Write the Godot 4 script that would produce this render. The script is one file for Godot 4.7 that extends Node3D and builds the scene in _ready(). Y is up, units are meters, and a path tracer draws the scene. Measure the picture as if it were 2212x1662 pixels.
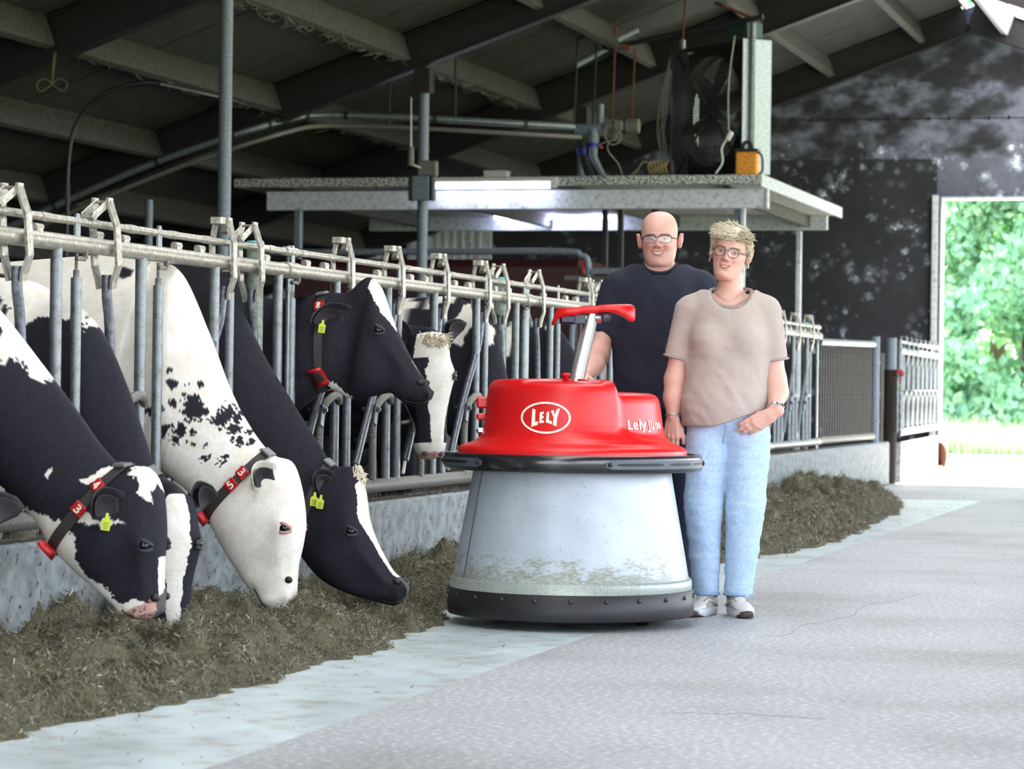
extends Node3D
# A cow barn: two people behind a feed-pushing robot, cows feeding through a head-lock fence.
# World: y up, floor y = 0, the feed fence stands in the plane x = 0, the barn runs along -z.

var M := {}
var taken := {}
var rng := RandomNumberGenerator.new()

func _ready():
	rng.seed = 7
	make_camera_and_light()
	make_materials()
	build_shell()
	build_roof()
	build_outside()
	build_fence()
	build_platform()
	build_feed_robot()
	build_people()
	build_cows()
	build_feed()
	build_small_things()

# ---------------------------------------------------------------- camera, sky, sun, exposure
func make_camera_and_light():
	var cam := Camera3D.new()
	cam.name = "camera"
	var yaw := atan(0.28)          # looks a little left of the barn's axis
	var roll := 0.013
	var right := Vector3(cos(yaw), 0, -sin(yaw))
	var fwd := Vector3(-sin(yaw), 0, -cos(yaw))
	var ri := right * cos(roll) + Vector3.UP * sin(roll)
	var ui := -right * sin(roll) + Vector3.UP * cos(roll)
	cam.transform = Transform3D(Basis(ri, ui, -fwd), Vector3(4.12, 1.008, 0))
	cam.fov = rad_to_deg(2.0 * atan(831.0 / 6000.0))
	cam.near = 0.1
	cam.far = 400.0
	var at := CameraAttributesPhysical.new()
	at.frustum_focal_length = 97.6
	at.frustum_focus_distance = 11.7
	at.exposure_aperture = 5.6
	cam.attributes = at
	add_child(cam)
	cam.fov = rad_to_deg(2.0 * atan(831.0 / 6000.0))
	cam.current = true
	var we := WorldEnvironment.new()
	we.name = "environment"
	var e := Environment.new()
	e.background_mode = Environment.BG_SKY
	var sky := Sky.new()
	var sm := ProceduralSkyMaterial.new()
	sm.sky_top_color = Color(0.80, 0.86, 0.95)
	sm.sky_horizon_color = Color(0.95, 0.96, 0.98)
	sm.sky_curve = 0.25
	sm.ground_horizon_color = Color(0.75, 0.77, 0.74)
	sm.ground_bottom_color = Color(0.45, 0.47, 0.42)
	sm.sun_angle_max = 1.0
	sky.sky_material = sm
	e.sky = sky
	e.background_energy_multiplier = 3.4
	e.tonemap_mode = Environment.TONE_MAPPER_LINEAR
	e.tonemap_exposure = 3.0
	e.sdfgi_enabled = true
	e.ssao_enabled = true
	e.ssil_enabled = true
	we.environment = e
	add_child(we)
	var sun := DirectionalLight3D.new()
	sun.name = "sun"
	sun.light_color = Color(1.0, 0.96, 0.88)
	sun.light_energy = 6.5
	sun.light_angular_distance = 0.6
	sun.shadow_enabled = true
	sun.basis = Basis.looking_at(Vector3(-0.33, -0.50, 0.94).normalized(), Vector3.UP)
	add_child(sun)

# ---------------------------------------------------------------- mesh helpers
func S() -> SurfaceTool:
	var s := SurfaceTool.new()
	s.begin(Mesh.PRIMITIVE_TRIANGLES)
	s.set_smooth_group(0)
	return s

func numbered(n: String) -> String:
	taken[n] = taken.get(n, -1) + 1
	return n if taken[n] == 0 else "%s_%03d" % [n, taken[n]]

func tag(o: Node, label := "", category := "", group := "", kind := ""):
	if label: o.set_meta("label", label)
	if category: o.set_meta("category", category)
	if group: o.set_meta("group", group)
	if kind: o.set_meta("kind", kind)
	return o

func thing(called: String, label := "", category := "", xf := Transform3D(), group := "", kind := "") -> Node3D:
	var o := Node3D.new()
	o.name = numbered(called)
	o.transform = xf
	add_child(o)
	tag(o, label, category, group, kind)
	return o

func done(s: SurfaceTool) -> ArrayMesh:
	s.generate_normals()
	return s.commit()

func part(called: String, mesh: Mesh, m: Material, parent: Node, xf := Transform3D()) -> MeshInstance3D:
	var o := MeshInstance3D.new()
	o.name = called if parent != self else numbered(called)
	o.mesh = mesh
	o.material_override = m
	o.transform = xf
	parent.add_child(o, true)
	return o

func put(called: String, s: SurfaceTool, m: Material, parent: Node, xf := Transform3D()) -> MeshInstance3D:
	return part(called, done(s), m, parent, xf)

func tri(s: SurfaceTool, a: Vector3, b: Vector3, c: Vector3, out: Vector3):
	if (b - a).cross(c - a).dot(out) > 0.0:
		var t := b; b = c; c = t
	s.add_vertex(a); s.add_vertex(b); s.add_vertex(c)

func quad(s: SurfaceTool, a: Vector3, b: Vector3, c: Vector3, d: Vector3, out: Vector3):
	tri(s, a, b, c, out)
	tri(s, a, c, d, out)

func T(x: float, y: float, z: float, b := Basis()) -> Transform3D:
	return Transform3D(b, Vector3(x, y, z))

func rx(d: float) -> Basis: return Basis(Vector3.RIGHT, deg_to_rad(d))
func ry(d: float) -> Basis: return Basis(Vector3.UP, deg_to_rad(d))
func rz(d: float) -> Basis: return Basis(Vector3.BACK, deg_to_rad(d))

# box with chamfered edges
func cbox(s: SurfaceTool, size: Vector3, xf := Transform3D(), ch := 0.004):
	s.set_smooth_group(-1)
	var h := size * 0.5
	ch = minf(ch, minf(h.x, minf(h.y, h.z)) * 0.9)
	for a in 3:
		var b := (a + 1) % 3
		var c := (a + 2) % 3
		for sa in [-1.0, 1.0]:
			var p := []
			for k in [[-1.0, -1.0], [1.0, -1.0], [1.0, 1.0], [-1.0, 1.0]]:
				var v := Vector3()
				v[a] = sa * h[a]; v[b] = k[0] * (h[b] - ch); v[c] = k[1] * (h[c] - ch)
				p.append(xf * v)
			var o := Vector3(); o[a] = sa
			quad(s, p[0], p[1], p[2], p[3], xf.basis * o)
			for sb in [-1.0, 1.0]:
				if ch <= 0.0: continue
				var q := []
				for sc in [-1.0, 1.0]:
					var v1 := Vector3(); v1[a] = sa * h[a]; v1[b] = sb * (h[b] - ch); v1[c] = sc * (h[c] - ch)
					var v2 := Vector3(); v2[a] = sa * (h[a] - ch); v2[b] = sb * h[b]; v2[c] = sc * (h[c] - ch)
					q.append(xf * v1); q.append(xf * v2)
				var oo := Vector3(); oo[a] = sa; oo[b] = sb
				quad(s, q[0], q[1], q[3], q[2], xf.basis * oo)
	if ch > 0.0:
		for sx in [-1.0, 1.0]:
			for sy in [-1.0, 1.0]:
				for sz in [-1.0, 1.0]:
					var o := Vector3(sx, sy, sz)
					tri(s, xf * (o * Vector3(h.x, h.y - ch, h.z - ch)), xf * (o * Vector3(h.x - ch, h.y, h.z - ch)), xf * (o * Vector3(h.x - ch, h.y - ch, h.z)), xf.basis * o)
	s.set_smooth_group(0)

func box_mesh(size: Vector3, ch := 0.004) -> ArrayMesh:
	var s := S(); cbox(s, size, Transform3D(), ch); return done(s)

# rings of equal length joined into a skin; uv is (angle, along) where uvs are asked for
func loft(s: SurfaceTool, rings: Array, cap0 := true, cap1 := true, uv := false, vs := [], closed := true):
	var n: int = rings[0].size()
	var flip := false
	var mi: int = rings.size() / 2
	mi = clampi(mi, 1, rings.size() - 1)
	var score := 0.0
	for i in range(1, rings.size()):
		var r0: PackedVector3Array = rings[i - 1]
		var r1: PackedVector3Array = rings[i]
		var c := Vector3()
		for p in r0: c += p
		c /= n
		for j in range(0, n, maxi(1, n / 6)):
			var nn := (r0[(j + 1) % n] - r0[j]).cross(r1[j] - r0[j])
			score += nn.dot(r0[j] - c)
	flip = score < 0.0
	s.set_smooth_group(0)
	var last := n if closed else n - 1
	for i in range(1, rings.size()):
		var a: PackedVector3Array = rings[i - 1]
		var b: PackedVector3Array = rings[i]
		var v0: float = vs[i - 1] if uv else 0.0
		var v1: float = vs[i] if uv else 0.0
		for j in last:
			var k := (j + 1) % n
			var u0 := float(j) / n
			var u1 := float(j + 1) / n
			if flip:
				if uv:
					s.set_uv(Vector2(u0, v0)); s.add_vertex(a[j])
					s.set_uv(Vector2(u1, v0)); s.add_vertex(a[k])
					s.set_uv(Vector2(u1, v1)); s.add_vertex(b[k])
					s.set_uv(Vector2(u0, v0)); s.add_vertex(a[j])
					s.set_uv(Vector2(u1, v1)); s.add_vertex(b[k])
					s.set_uv(Vector2(u0, v1)); s.add_vertex(b[j])
				else:
					s.add_vertex(a[j]); s.add_vertex(a[k]); s.add_vertex(b[k])
					s.add_vertex(a[j]); s.add_vertex(b[k]); s.add_vertex(b[j])
			else:
				if uv:
					s.set_uv(Vector2(u0, v0)); s.add_vertex(a[j])
					s.set_uv(Vector2(u1, v1)); s.add_vertex(b[k])
					s.set_uv(Vector2(u1, v0)); s.add_vertex(a[k])
					s.set_uv(Vector2(u0, v0)); s.add_vertex(a[j])
					s.set_uv(Vector2(u0, v1)); s.add_vertex(b[j])
					s.set_uv(Vector2(u1, v1)); s.add_vertex(b[k])
				else:
					s.add_vertex(a[j]); s.add_vertex(b[k]); s.add_vertex(a[k])
					s.add_vertex(a[j]); s.add_vertex(b[j]); s.add_vertex(b[k])
	for side in 2:
		if (side == 0 and not cap0) or (side == 1 and not cap1): continue
		var r: PackedVector3Array = rings[0] if side == 0 else rings[rings.size() - 1]
		var o: PackedVector3Array = rings[1] if side == 0 else rings[rings.size() - 2]
		var c := Vector3(); var co := Vector3()
		for p in r: c += p
		for p in o: co += p
		c /= n; co /= n
		if uv: s.set_uv(Vector2(0.5, vs[0] if side == 0 else vs[vs.size() - 1]))
		for j in n:
			tri(s, c, r[j], r[(j + 1) % n], c - co)

func circle(c: Vector3, ax: Vector3, bx: Vector3, n: int) -> PackedVector3Array:
	var r := PackedVector3Array()
	for j in n:
		var t := TAU * j / n
		r.append(c + ax * cos(t) + bx * sin(t))
	return r

# a tube along points; rad is a number or one number for each point
func tube(s: SurfaceTool, pts: Array, rad, seg := 10, caps := true):
	var rings := []
	var up := Vector3.ZERO
	for i in pts.size():
		var d: Vector3
		if i == 0: d = pts[1] - pts[0]
		elif i == pts.size() - 1: d = pts[i] - pts[i - 1]
		else: d = (pts[i + 1] - pts[i]).normalized() + (pts[i] - pts[i - 1]).normalized()
		d = d.normalized()
		if up == Vector3.ZERO:
			up = Vector3.UP if absf(d.y) < 0.9 else Vector3.RIGHT
		up = (up - d * up.dot(d)).normalized()
		var side := d.cross(up)
		var r: float = rad[i] if rad is Array else rad
		rings.append(circle(pts[i], up * r, side * r, seg))
	if caps:
		# hard edge at the ends
		loft(s, rings, false, false)
		s.set_smooth_group(-1)
		for e in 2:
			var ring: PackedVector3Array = rings[0] if e == 0 else rings[rings.size() - 1]
			var c: Vector3 = pts[0] if e == 0 else pts[pts.size() - 1]
			var out: Vector3 = (pts[0] - pts[1]) if e == 0 else (c - pts[pts.size() - 2])
			for j in seg:
				tri(s, c, ring[j], ring[(j + 1) % seg], out)
		s.set_smooth_group(0)
	else:
		loft(s, rings, false, false)

func tube_mesh(pts: Array, rad, seg := 10) -> ArrayMesh:
	var s := S(); tube(s, pts, rad, seg); return done(s)

# turned shape: profile of (radius, height) about the y axis
func lathe(s: SurfaceTool, prof: Array, seg := 24, xf := Transform3D(), hard := false):
	var rings := []
	for p in prof:
		rings.append(circle(xf * Vector3(0, p[1], 0), xf.basis.x * p[0], xf.basis.z * p[0], seg))
	if hard:
		for i in range(1, rings.size()):
			loft(s, [rings[i - 1], rings[i]], false, false)
			# break the smoothing between bands
			s.set_smooth_group(i)
	else:
		loft(s, rings, prof[0][0] > 0.0001, prof[prof.size() - 1][0] > 0.0001)
	s.set_smooth_group(0)

# flat outline pushed out along z by depth, lying from z = 0 to z = depth
func prism(s: SurfaceTool, poly: PackedVector2Array, depth: float, xf := Transform3D()):
	s.set_smooth_group(-1)
	var idx := Geometry2D.triangulate_polygon(poly)
	for k in range(0, idx.size(), 3):
		for side in 2:
			var z := depth if side == 1 else 0.0
			tri(s, xf * Vector3(poly[idx[k]].x, poly[idx[k]].y, z), xf * Vector3(poly[idx[k + 1]].x, poly[idx[k + 1]].y, z), xf * Vector3(poly[idx[k + 2]].x, poly[idx[k + 2]].y, z), xf.basis * Vector3(0, 0, 1.0 if side == 1 else -1.0))
	var cw := Geometry2D.is_polygon_clockwise(poly)
	for i in poly.size():
		var a := poly[i]
		var b := poly[(i + 1) % poly.size()]
		var nrm := Vector2(b.y - a.y, a.x - b.x) * (-1.0 if cw else 1.0)
		quad(s, xf * Vector3(a.x, a.y, 0), xf * Vector3(b.x, b.y, 0), xf * Vector3(b.x, b.y, depth), xf * Vector3(a.x, a.y, depth), xf.basis * Vector3(nrm.x, nrm.y, 0))
	s.set_smooth_group(0)

func ball(s: SurfaceTool, c: Vector3, r: Vector3, n := 10, b := Basis()):
	var rings := []
	for i in range(n + 1):
		var t := PI * i / n
		rings.append(circle(c + b * Vector3(0, -cos(t) * r.y, 0), b * Vector3(sin(t) * r.x + 0.00001, 0, 0), b * Vector3(0, 0, sin(t) * r.z + 0.00001), n * 2))
	loft(s, rings, false, false)

func spline(pts: Array, per := 6) -> Array:
	var out := []
	for i in pts.size() - 1:
		var a: Vector3 = pts[maxi(i - 1, 0)]
		var b: Vector3 = pts[i]
		var c: Vector3 = pts[i + 1]
		var d: Vector3 = pts[mini(i + 2, pts.size() - 1)]
		for k in per:
			out.append(b.cubic_interpolate(c, a, d, float(k) / per))
	out.append(pts[pts.size() - 1])
	return out

# ---------------------------------------------------------------- materials
func noise(sd: int, freq: float, oct := 4, type := FastNoiseLite.TYPE_SIMPLEX_SMOOTH) -> FastNoiseLite:
	var n := FastNoiseLite.new()
	n.seed = sd
	n.frequency = freq
	n.noise_type = type
	n.fractal_octaves = oct
	return n

func ntex(sd: int, freq: float, stops: Array, oct := 4, size := 512, type := FastNoiseLite.TYPE_SIMPLEX_SMOOTH) -> NoiseTexture2D:
	var t := NoiseTexture2D.new()
	t.width = size; t.height = size
	t.seamless = true
	t.noise = noise(sd, freq, oct, type)
	var g := Gradient.new()
	var offs := PackedFloat32Array(); var cols := PackedColorArray()
	for k in stops:
		offs.append(k[0]); cols.append(k[1])
	g.offsets = offs; g.colors = cols
	t.color_ramp = g
	return t

func mat(c: Color, rough := 0.6, metal := 0.0) -> StandardMaterial3D:
	var m := StandardMaterial3D.new()
	m.albedo_color = c
	m.roughness = rough
	m.metallic = metal
	return m

# noise-coloured material, mapped by place (world) or by the thing's own axes
func nmat(tex: Texture2D, per_metre: float, rough := 0.6, metal := 0.0, world := true) -> StandardMaterial3D:
	var m := mat(Color.WHITE, rough, metal)
	m.albedo_texture = tex
	m.uv1_triplanar = true
	m.uv1_world_triplanar = world
	m.uv1_scale = Vector3.ONE * per_metre
	return m

func relief(m: StandardMaterial3D, tex: Texture2D, cm: float):
	m.heightmap_enabled = true
	m.heightmap_texture = tex
	m.heightmap_scale = cm

func over(m: StandardMaterial3D, tex: Texture2D, per_metre: float, world := true):
	m.detail_enabled = true
	m.detail_albedo = tex
	m.detail_blend_mode = BaseMaterial3D.BLEND_MODE_MUL
	m.detail_uv_layer = BaseMaterial3D.DETAIL_UV_2
	m.uv2_triplanar = true
	m.uv2_world_triplanar = world
	m.uv2_scale = Vector3.ONE * per_metre

func make_materials():
	var g := func(v: float) -> Color: return Color(v, v, v)
	var patch := ntex(11, 0.008, [[0.0, Color(0.80, 0.79, 0.76)], [0.45, Color(0.93, 0.93, 0.93)], [1.0, Color(1, 1, 1)]], 5)
	var grit := ntex(3, 0.11, [[0.0, g.call(0.2)], [1.0, g.call(0.9)]], 3)
	# asphalt-like concrete with pale flecks
	M.floor = nmat(ntex(21, 0.055, [[0.0, Color(0.53, 0.54, 0.55)], [0.35, Color(0.61, 0.62, 0.63)], [0.62, Color(0.66, 0.67, 0.68)], [0.74, Color(0.71, 0.71, 0.71)], [0.86, Color(0.86, 0.86, 0.83)], [1.0, Color(0.93, 0.93, 0.90)]], 3, 1024), 0.55, 0.55)
	over(M.floor, patch, 0.16)
	relief(M.floor, grit, 0.12)
	M.strip = nmat(ntex(22, 0.012, [[0.0, Color(0.60, 0.60, 0.54)], [0.22, Color(0.71, 0.74, 0.73)], [0.42, Color(0.76, 0.81, 0.82)], [1.0, Color(0.81, 0.86, 0.87)]], 6, 1024), 0.5, 0.35)
	over(M.strip, patch, 0.3)
	M.concrete = nmat(ntex(23, 0.012, [[0.0, Color(0.35, 0.34, 0.33)], [0.3, Color(0.43, 0.45, 0.45)], [0.6, Color(0.49, 0.52, 0.53)], [1.0, Color(0.56, 0.59, 0.60)]], 6, 1024), 0.7, 0.7)
	over(M.concrete, ntex(24, 0.05, [[0.0, Color(0.36, 0.30, 0.26)], [0.17, Color(0.55, 0.50, 0.46)], [0.24, g.call(1.0)], [1.0, g.call(1.0)]], 4), 0.8)
	M.dust = nmat(ntex(25, 0.06, [[0.0, Color(0.30, 0.28, 0.22)], [0.5, Color(0.43, 0.41, 0.34)], [1.0, Color(0.55, 0.53, 0.45)]], 4), 1.3, 0.95)
	M.galv = nmat(ntex(26, 0.05, [[0.0, Color(0.41, 0.42, 0.42)], [0.4, Color(0.47, 0.50, 0.52)], [1.0, Color(0.55, 0.59, 0.63)]], 4), 3.2, 0.42, 0.55)
	over(M.galv, ntex(27, 0.03, [[0.0, Color(0.62, 0.58, 0.50)], [0.4, Color(0.92, 0.91, 0.88)], [1.0, g.call(1.0)]], 4), 1.1)
	M.galv_dirty = nmat(ntex(28, 0.06, [[0.0, Color(0.24, 0.22, 0.19)], [0.45, Color(0.40, 0.39, 0.36)], [1.0, Color(0.58, 0.58, 0.56)]], 4), 2.5, 0.6, 0.3)
	M.rail = nmat(ntex(29, 0.035, [[0.0, Color(0.42, 0.38, 0.32)], [0.35, Color(0.56, 0.54, 0.49)], [1.0, Color(0.72, 0.72, 0.70)]], 4), 2.0, 0.42, 0.5)
	M.arm = nmat(ntex(30, 0.04, [[0.0, Color(0.22, 0.22, 0.24)], [0.5, Color(0.36, 0.38, 0.41)], [1.0, Color(0.5, 0.52, 0.55)]], 4), 2.0, 0.4, 0.6)
	M.galv_post = nmat(ntex(38, 0.06, [[0.0, Color(0.30, 0.31, 0.32)], [0.45, Color(0.42, 0.46, 0.50)], [1.0, Color(0.55, 0.60, 0.65)]], 4), 1.6, 0.55, 0.3)
	M.steel = mat(Color(0.72, 0.74, 0.76), 0.28, 0.9)
	M.rafter = nmat(ntex(31, 0.03, [[0.0, Color(0.07, 0.05, 0.06)], [1.0, Color(0.115, 0.085, 0.095)]], 3), 0.8, 0.6)
	M.purlin = nmat(ntex(32, 0.03, [[0.0, Color(0.13, 0.12, 0.11)], [0.45, Color(0.225, 0.215, 0.21)], [1.0, Color(0.31, 0.30, 0.29)]], 5), 0.9, 0.85)
	M.roof = nmat(ntex(33, 0.014, [[0.0, Color(0.115, 0.105, 0.09)], [0.35, Color(0.165, 0.17, 0.165)], [1.0, Color(0.23, 0.245, 0.24)]], 6, 1024), 0.35, 0.85)
	M.white_paint = nmat(ntex(34, 0.03, [[0.0, Color(0.42, 0.42, 0.40)], [0.3, Color(0.70, 0.72, 0.74)], [1.0, Color(0.80, 0.82, 0.84)]], 5), 0.8, 0.6)
	M.platform = nmat(ntex(35, 0.05, [[0.0, Color(0.22, 0.21, 0.18)], [0.42, Color(0.42, 0.42, 0.38)], [0.55, Color(0.72, 0.74, 0.73)], [1.0, Color(0.82, 0.84, 0.84)]], 5), 1.2, 0.8)
	M.rust = nmat(ntex(36, 0.05, [[0.0, Color(0.22, 0.11, 0.06)], [0.5, Color(0.42, 0.24, 0.14)], [1.0, Color(0.55, 0.36, 0.22)]], 4), 2.0, 0.85)
	M.milky = mat(Color(0.92, 0.93, 0.93), 0.6)
	M.milky.backlight_enabled = true
	M.milky.backlight = Color(0.9, 0.9, 0.9)
	M.galv_green = nmat(ntex(51, 0.04, [[0.0, Color(0.36, 0.38, 0.33)], [0.5, Color(0.50, 0.55, 0.50)], [1.0, Color(0.60, 0.66, 0.62)]], 4), 1.6, 0.6, 0.2)
	M.galv_light = nmat(ntex(52, 0.04, [[0.0, Color(0.58, 0.61, 0.63)], [1.0, Color(0.80, 0.85, 0.88)]], 4), 1.6, 0.45, 0.15)
	M.teal = mat(Color(0.30, 0.62, 0.62), 0.5)
	M.rust_dark = nmat(ntex(53, 0.04, [[0.0, Color(0.08, 0.06, 0.05)], [1.0, Color(0.22, 0.18, 0.15)]], 4), 1.6, 0.8)
	M.white_boards = nmat(ntex(54, 0.03, [[0.0, Color(0.42, 0.42, 0.40)], [0.4, Color(0.60, 0.62, 0.64)], [1.0, Color(0.70, 0.73, 0.76)]], 5), 0.9, 0.6)
	M.apron = nmat(ntex(61, 0.03, [[0.0, Color(0.70, 0.70, 0.68)], [1.0, Color(0.82, 0.82, 0.80)]], 4), 0.5, 0.8)
	M.soil = nmat(ntex(62, 0.03, [[0.0, Color(0.48, 0.54, 0.32)], [1.0, Color(0.62, 0.66, 0.42)]], 4), 0.5, 0.9)
	M.bark = nmat(ntex(63, 0.03, [[0.0, Color(0.20, 0.16, 0.12)], [1.0, Color(0.36, 0.30, 0.25)]], 4), 1.0, 0.9)
	M.blue = mat(Color(0.06, 0.12, 0.55), 0.4)
	M.yellow = nmat(ntex(64, 0.03, [[0.0, Color(0.50, 0.30, 0.06)], [0.5, Color(0.80, 0.52, 0.10)], [1.0, Color(0.88, 0.62, 0.16)]], 4), 2.0, 0.5)
	M.rope = nmat(ntex(65, 0.08, [[0.0, Color(0.36, 0.32, 0.22)], [1.0, Color(0.62, 0.56, 0.42)]], 3), 4.0, 0.95)
	M.maroon = mat(Color(0.20, 0.05, 0.06), 0.5)
	M.galv_teal = mat(Color(0.28, 0.36, 0.33), 0.6, 0.2)
	M.hood = mat(Color(0.80, 0.06, 0.075), 0.36)
	M.print_white = mat(Color(0.93, 0.90, 0.82), 0.5)
	M.rubber = mat(Color(0.105, 0.10, 0.115), 0.5)
	M.robot_rim = nmat(ntex(66, 0.06, [[0.0, Color(0.40, 0.41, 0.34)], [0.35, Color(0.58, 0.61, 0.57)], [1.0, Color(0.70, 0.74, 0.75)]], 4), 2.5, 0.4, 0.2, false)
	M.bumper = mat(Color(0.03, 0.03, 0.05), 0.16)
	M.bumper.clearcoat_enabled = true
	M.bumper.clearcoat = 0.6
	M.plate_grey = mat(Color(0.30, 0.33, 0.36), 0.45, 0.2)
	M.steel_dark = mat(Color(0.24, 0.25, 0.27), 0.4, 0.7)
	M.brushed = mat(Color(0.80, 0.81, 0.82), 0.26, 0.9)
	M.sensor = mat(Color(0.10, 0.08, 0.20), 0.3)
	M.eye = mat(Color(0.03, 0.025, 0.03), 0.08)
	M.cow_black = mat(Color(0.13, 0.13, 0.155), 0.62)
	M.cow_white = mat(Color(0.80, 0.78, 0.73), 0.7)
	M.cow_cream = mat(Color(0.86, 0.82, 0.72), 0.8)
	M.cow_pink = mat(Color(0.66, 0.48, 0.45), 0.6)
	M.nostril = mat(Color(0.05, 0.045, 0.05), 0.5)
	M.nostril_pink = mat(Color(0.35, 0.22, 0.22), 0.5)
	M.collar = mat(Color(0.19, 0.18, 0.18), 0.6)
	M.collar_grey = mat(Color(0.34, 0.34, 0.35), 0.5)
	M.tag_red = mat(Color(0.66, 0.07, 0.10), 0.45)
	M.tag_yellow = mat(Color(0.70, 0.74, 0.14), 0.5)
	M.eye_white = mat(Color(0.86, 0.84, 0.82), 0.2)
	M.iris = mat(Color(0.20, 0.28, 0.30), 0.15)
	M.iris_dark = mat(Color(0.16, 0.15, 0.16), 0.15)
	M.lid = mat(Color(0.72, 0.54, 0.48), 0.5)
	M.lip = mat(Color(0.68, 0.42, 0.40), 0.4)
	M.brow_light = mat(Color(0.52, 0.43, 0.36), 0.8)
	M.nostril_skin = mat(Color(0.36, 0.20, 0.18), 0.7)
	M.teeth = mat(Color(0.86, 0.83, 0.76), 0.25)
	M.lens = mat(Color(0.9, 0.95, 0.95, 0.06), 0.02)
	M.lens.transparency = BaseMaterial3D.TRANSPARENCY_ALPHA
	M.frame_round = mat(Color(0.36, 0.30, 0.28), 0.35, 0.3)
	M.frame_metal = mat(Color(0.36, 0.36, 0.42), 0.3, 0.7)
	M.frame_blue = mat(Color(0.09, 0.08, 0.22), 0.35)
	M.hair = nmat(ntex(67, 0.09, [[0.0, Color(0.56, 0.53, 0.48)], [0.45, Color(0.78, 0.74, 0.65)], [1.0, Color(0.92, 0.88, 0.78)]], 3), 7.0, 0.55, 0.0, false)
	M.knit = nmat(ntex(68, 0.14, [[0.0, Color(0.55, 0.50, 0.47)], [0.5, Color(0.67, 0.62, 0.59)], [1.0, Color(0.78, 0.73, 0.70)]], 4), 4.0, 0.9, 0.0, false)
	relief(M.knit, grit, 0.12)
	M.knit_rib = nmat(ntex(69, 0.16, [[0.0, Color(0.52, 0.47, 0.44)], [1.0, Color(0.68, 0.63, 0.60)]], 3), 6.0, 0.9, 0.0, false)
	M.denim = nmat(ntex(70, 0.07, [[0.0, Color(0.58, 0.68, 0.80)], [0.5, Color(0.66, 0.75, 0.85)], [1.0, Color(0.72, 0.80, 0.89)]], 5), 1.2, 0.85, 0.0, false)
	M.denim_seam = mat(Color(0.53, 0.63, 0.77), 0.85)
	M.denim_dark = mat(Color(0.08, 0.10, 0.19), 0.85)
	M.navy = nmat(ntex(74, 0.1, [[0.0, Color(0.085, 0.095, 0.16)], [1.0, Color(0.115, 0.125, 0.20)]], 3), 3.0, 0.9, 0.0, false)
	M.shoe = mat(Color(0.78, 0.78, 0.76), 0.6)
	M.shoe_sole = mat(Color(0.74, 0.75, 0.76), 0.55)
	M.shoe_toe = mat(Color(0.26, 0.22, 0.19), 0.6)
	M.shoe_grey = mat(Color(0.60, 0.58, 0.55), 0.6)
	M.silage = nmat(ntex(75, 0.08, [[0.0, Color(0.16, 0.15, 0.11)], [0.5, Color(0.32, 0.30, 0.22)], [1.0, Color(0.48, 0.45, 0.35)]], 4), 3.0, 0.95)
	M.ear_inside = mat(Color(0.16, 0.14, 0.15), 0.8)
	M.cobweb = mat(Color(0.50, 0.48, 0.44), 0.95)
	M.black = mat(Color(0.06, 0.06, 0.07), 0.55)
	M.dark = mat(Color(0.11, 0.11, 0.12), 0.7)
	M.cable = mat(Color(0.50, 0.50, 0.47), 0.7)
	M.white_plastic = mat(Color(0.78, 0.78, 0.76), 0.5)
	M.red = mat(Color(0.78, 0.05, 0.06), 0.42)
	M.dirt_floor = nmat(ntex(37, 0.02, [[0.0, Color(0.12, 0.11, 0.10)], [1.0, Color(0.25, 0.24, 0.22)]], 5), 0.5, 0.5)


# ---------------------------------------------------------------- the shell of the barn
func wall_texture() -> ImageTexture:
	# painted black wall with pale mould blooms and worn bands; 12 m by 6 m
	var w := 1536; var h := 768
	var im := Image.create(w, h, false, Image.FORMAT_RGB8)
	var n1 := noise(41, 0.006, 5); var n2 := noise(42, 0.05, 4); var n3 := noise(43, 0.015, 4)
	for y in h:
		var my := 6.0 - 6.0 * y / h
		for x in w:
			var mx := -11.0 + 12.0 * x / w
			var a := n1.get_noise_2d(x, y); var b := n2.get_noise_2d(x, y)
			var c := n3.get_noise_2d(x, y * 1.6)
			var v := 0.135 + 0.05 * a + 0.03 * b
			if my > 4.0 + 0.015 * b:
				# worn bands of the upper boards
				var worn := smoothstep(-0.45, 0.75, c + 0.5 * a + (0.28 if my < 4.53 else 0.20 if my < 4.95 + 0.35 * a else -0.22) + 0.06 * (mx + 1.0))
				v += 0.30 * worn + 0.05 * b * worn
			elif mx > -0.30 and my > 3.4:
				v += 0.24 + 0.06 * a
			im.set_pixel(x, y, Color(v * 0.96, v * 0.98, v * 1.13))
	var r := RandomNumberGenerator.new(); r.seed = 5
	for k in 5200:
		var px := r.randf() * w; var py := h * (0.30 + 0.70 * r.randf())
		if n3.get_noise_2d(px * 0.6, py * 0.6) + 0.12 < r.randf() * 0.42: continue
		if px < w * 0.68 and r.randf() < 0.55: continue
		var rad := 2.5 + 9.0 * pow(r.randf(), 2.2)
		var amt := 0.14 + 0.32 * r.randf()
		for yy in range(int(py - rad), int(py + rad) + 1):
			for xx in range(int(px - rad), int(px + rad) + 1):
				if xx < 0 or yy < 0 or xx >= w or yy >= h: continue
				var d := Vector2(xx - px, yy - py).length() / rad + 0.6 * n2.get_noise_2d(xx * 3.0, yy * 3.0)
				if d < 1.0:
					var cc := im.get_pixel(xx, yy)
					var f := amt * (1.0 - d * d) * (0.7 + n2.get_noise_2d(xx * 6.0, yy * 6.0))
					im.set_pixel(xx, yy, Color(cc.r + f * 0.92, cc.g + f * 0.98, cc.b + f * 1.05))
	return ImageTexture.create_from_image(im)

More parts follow.
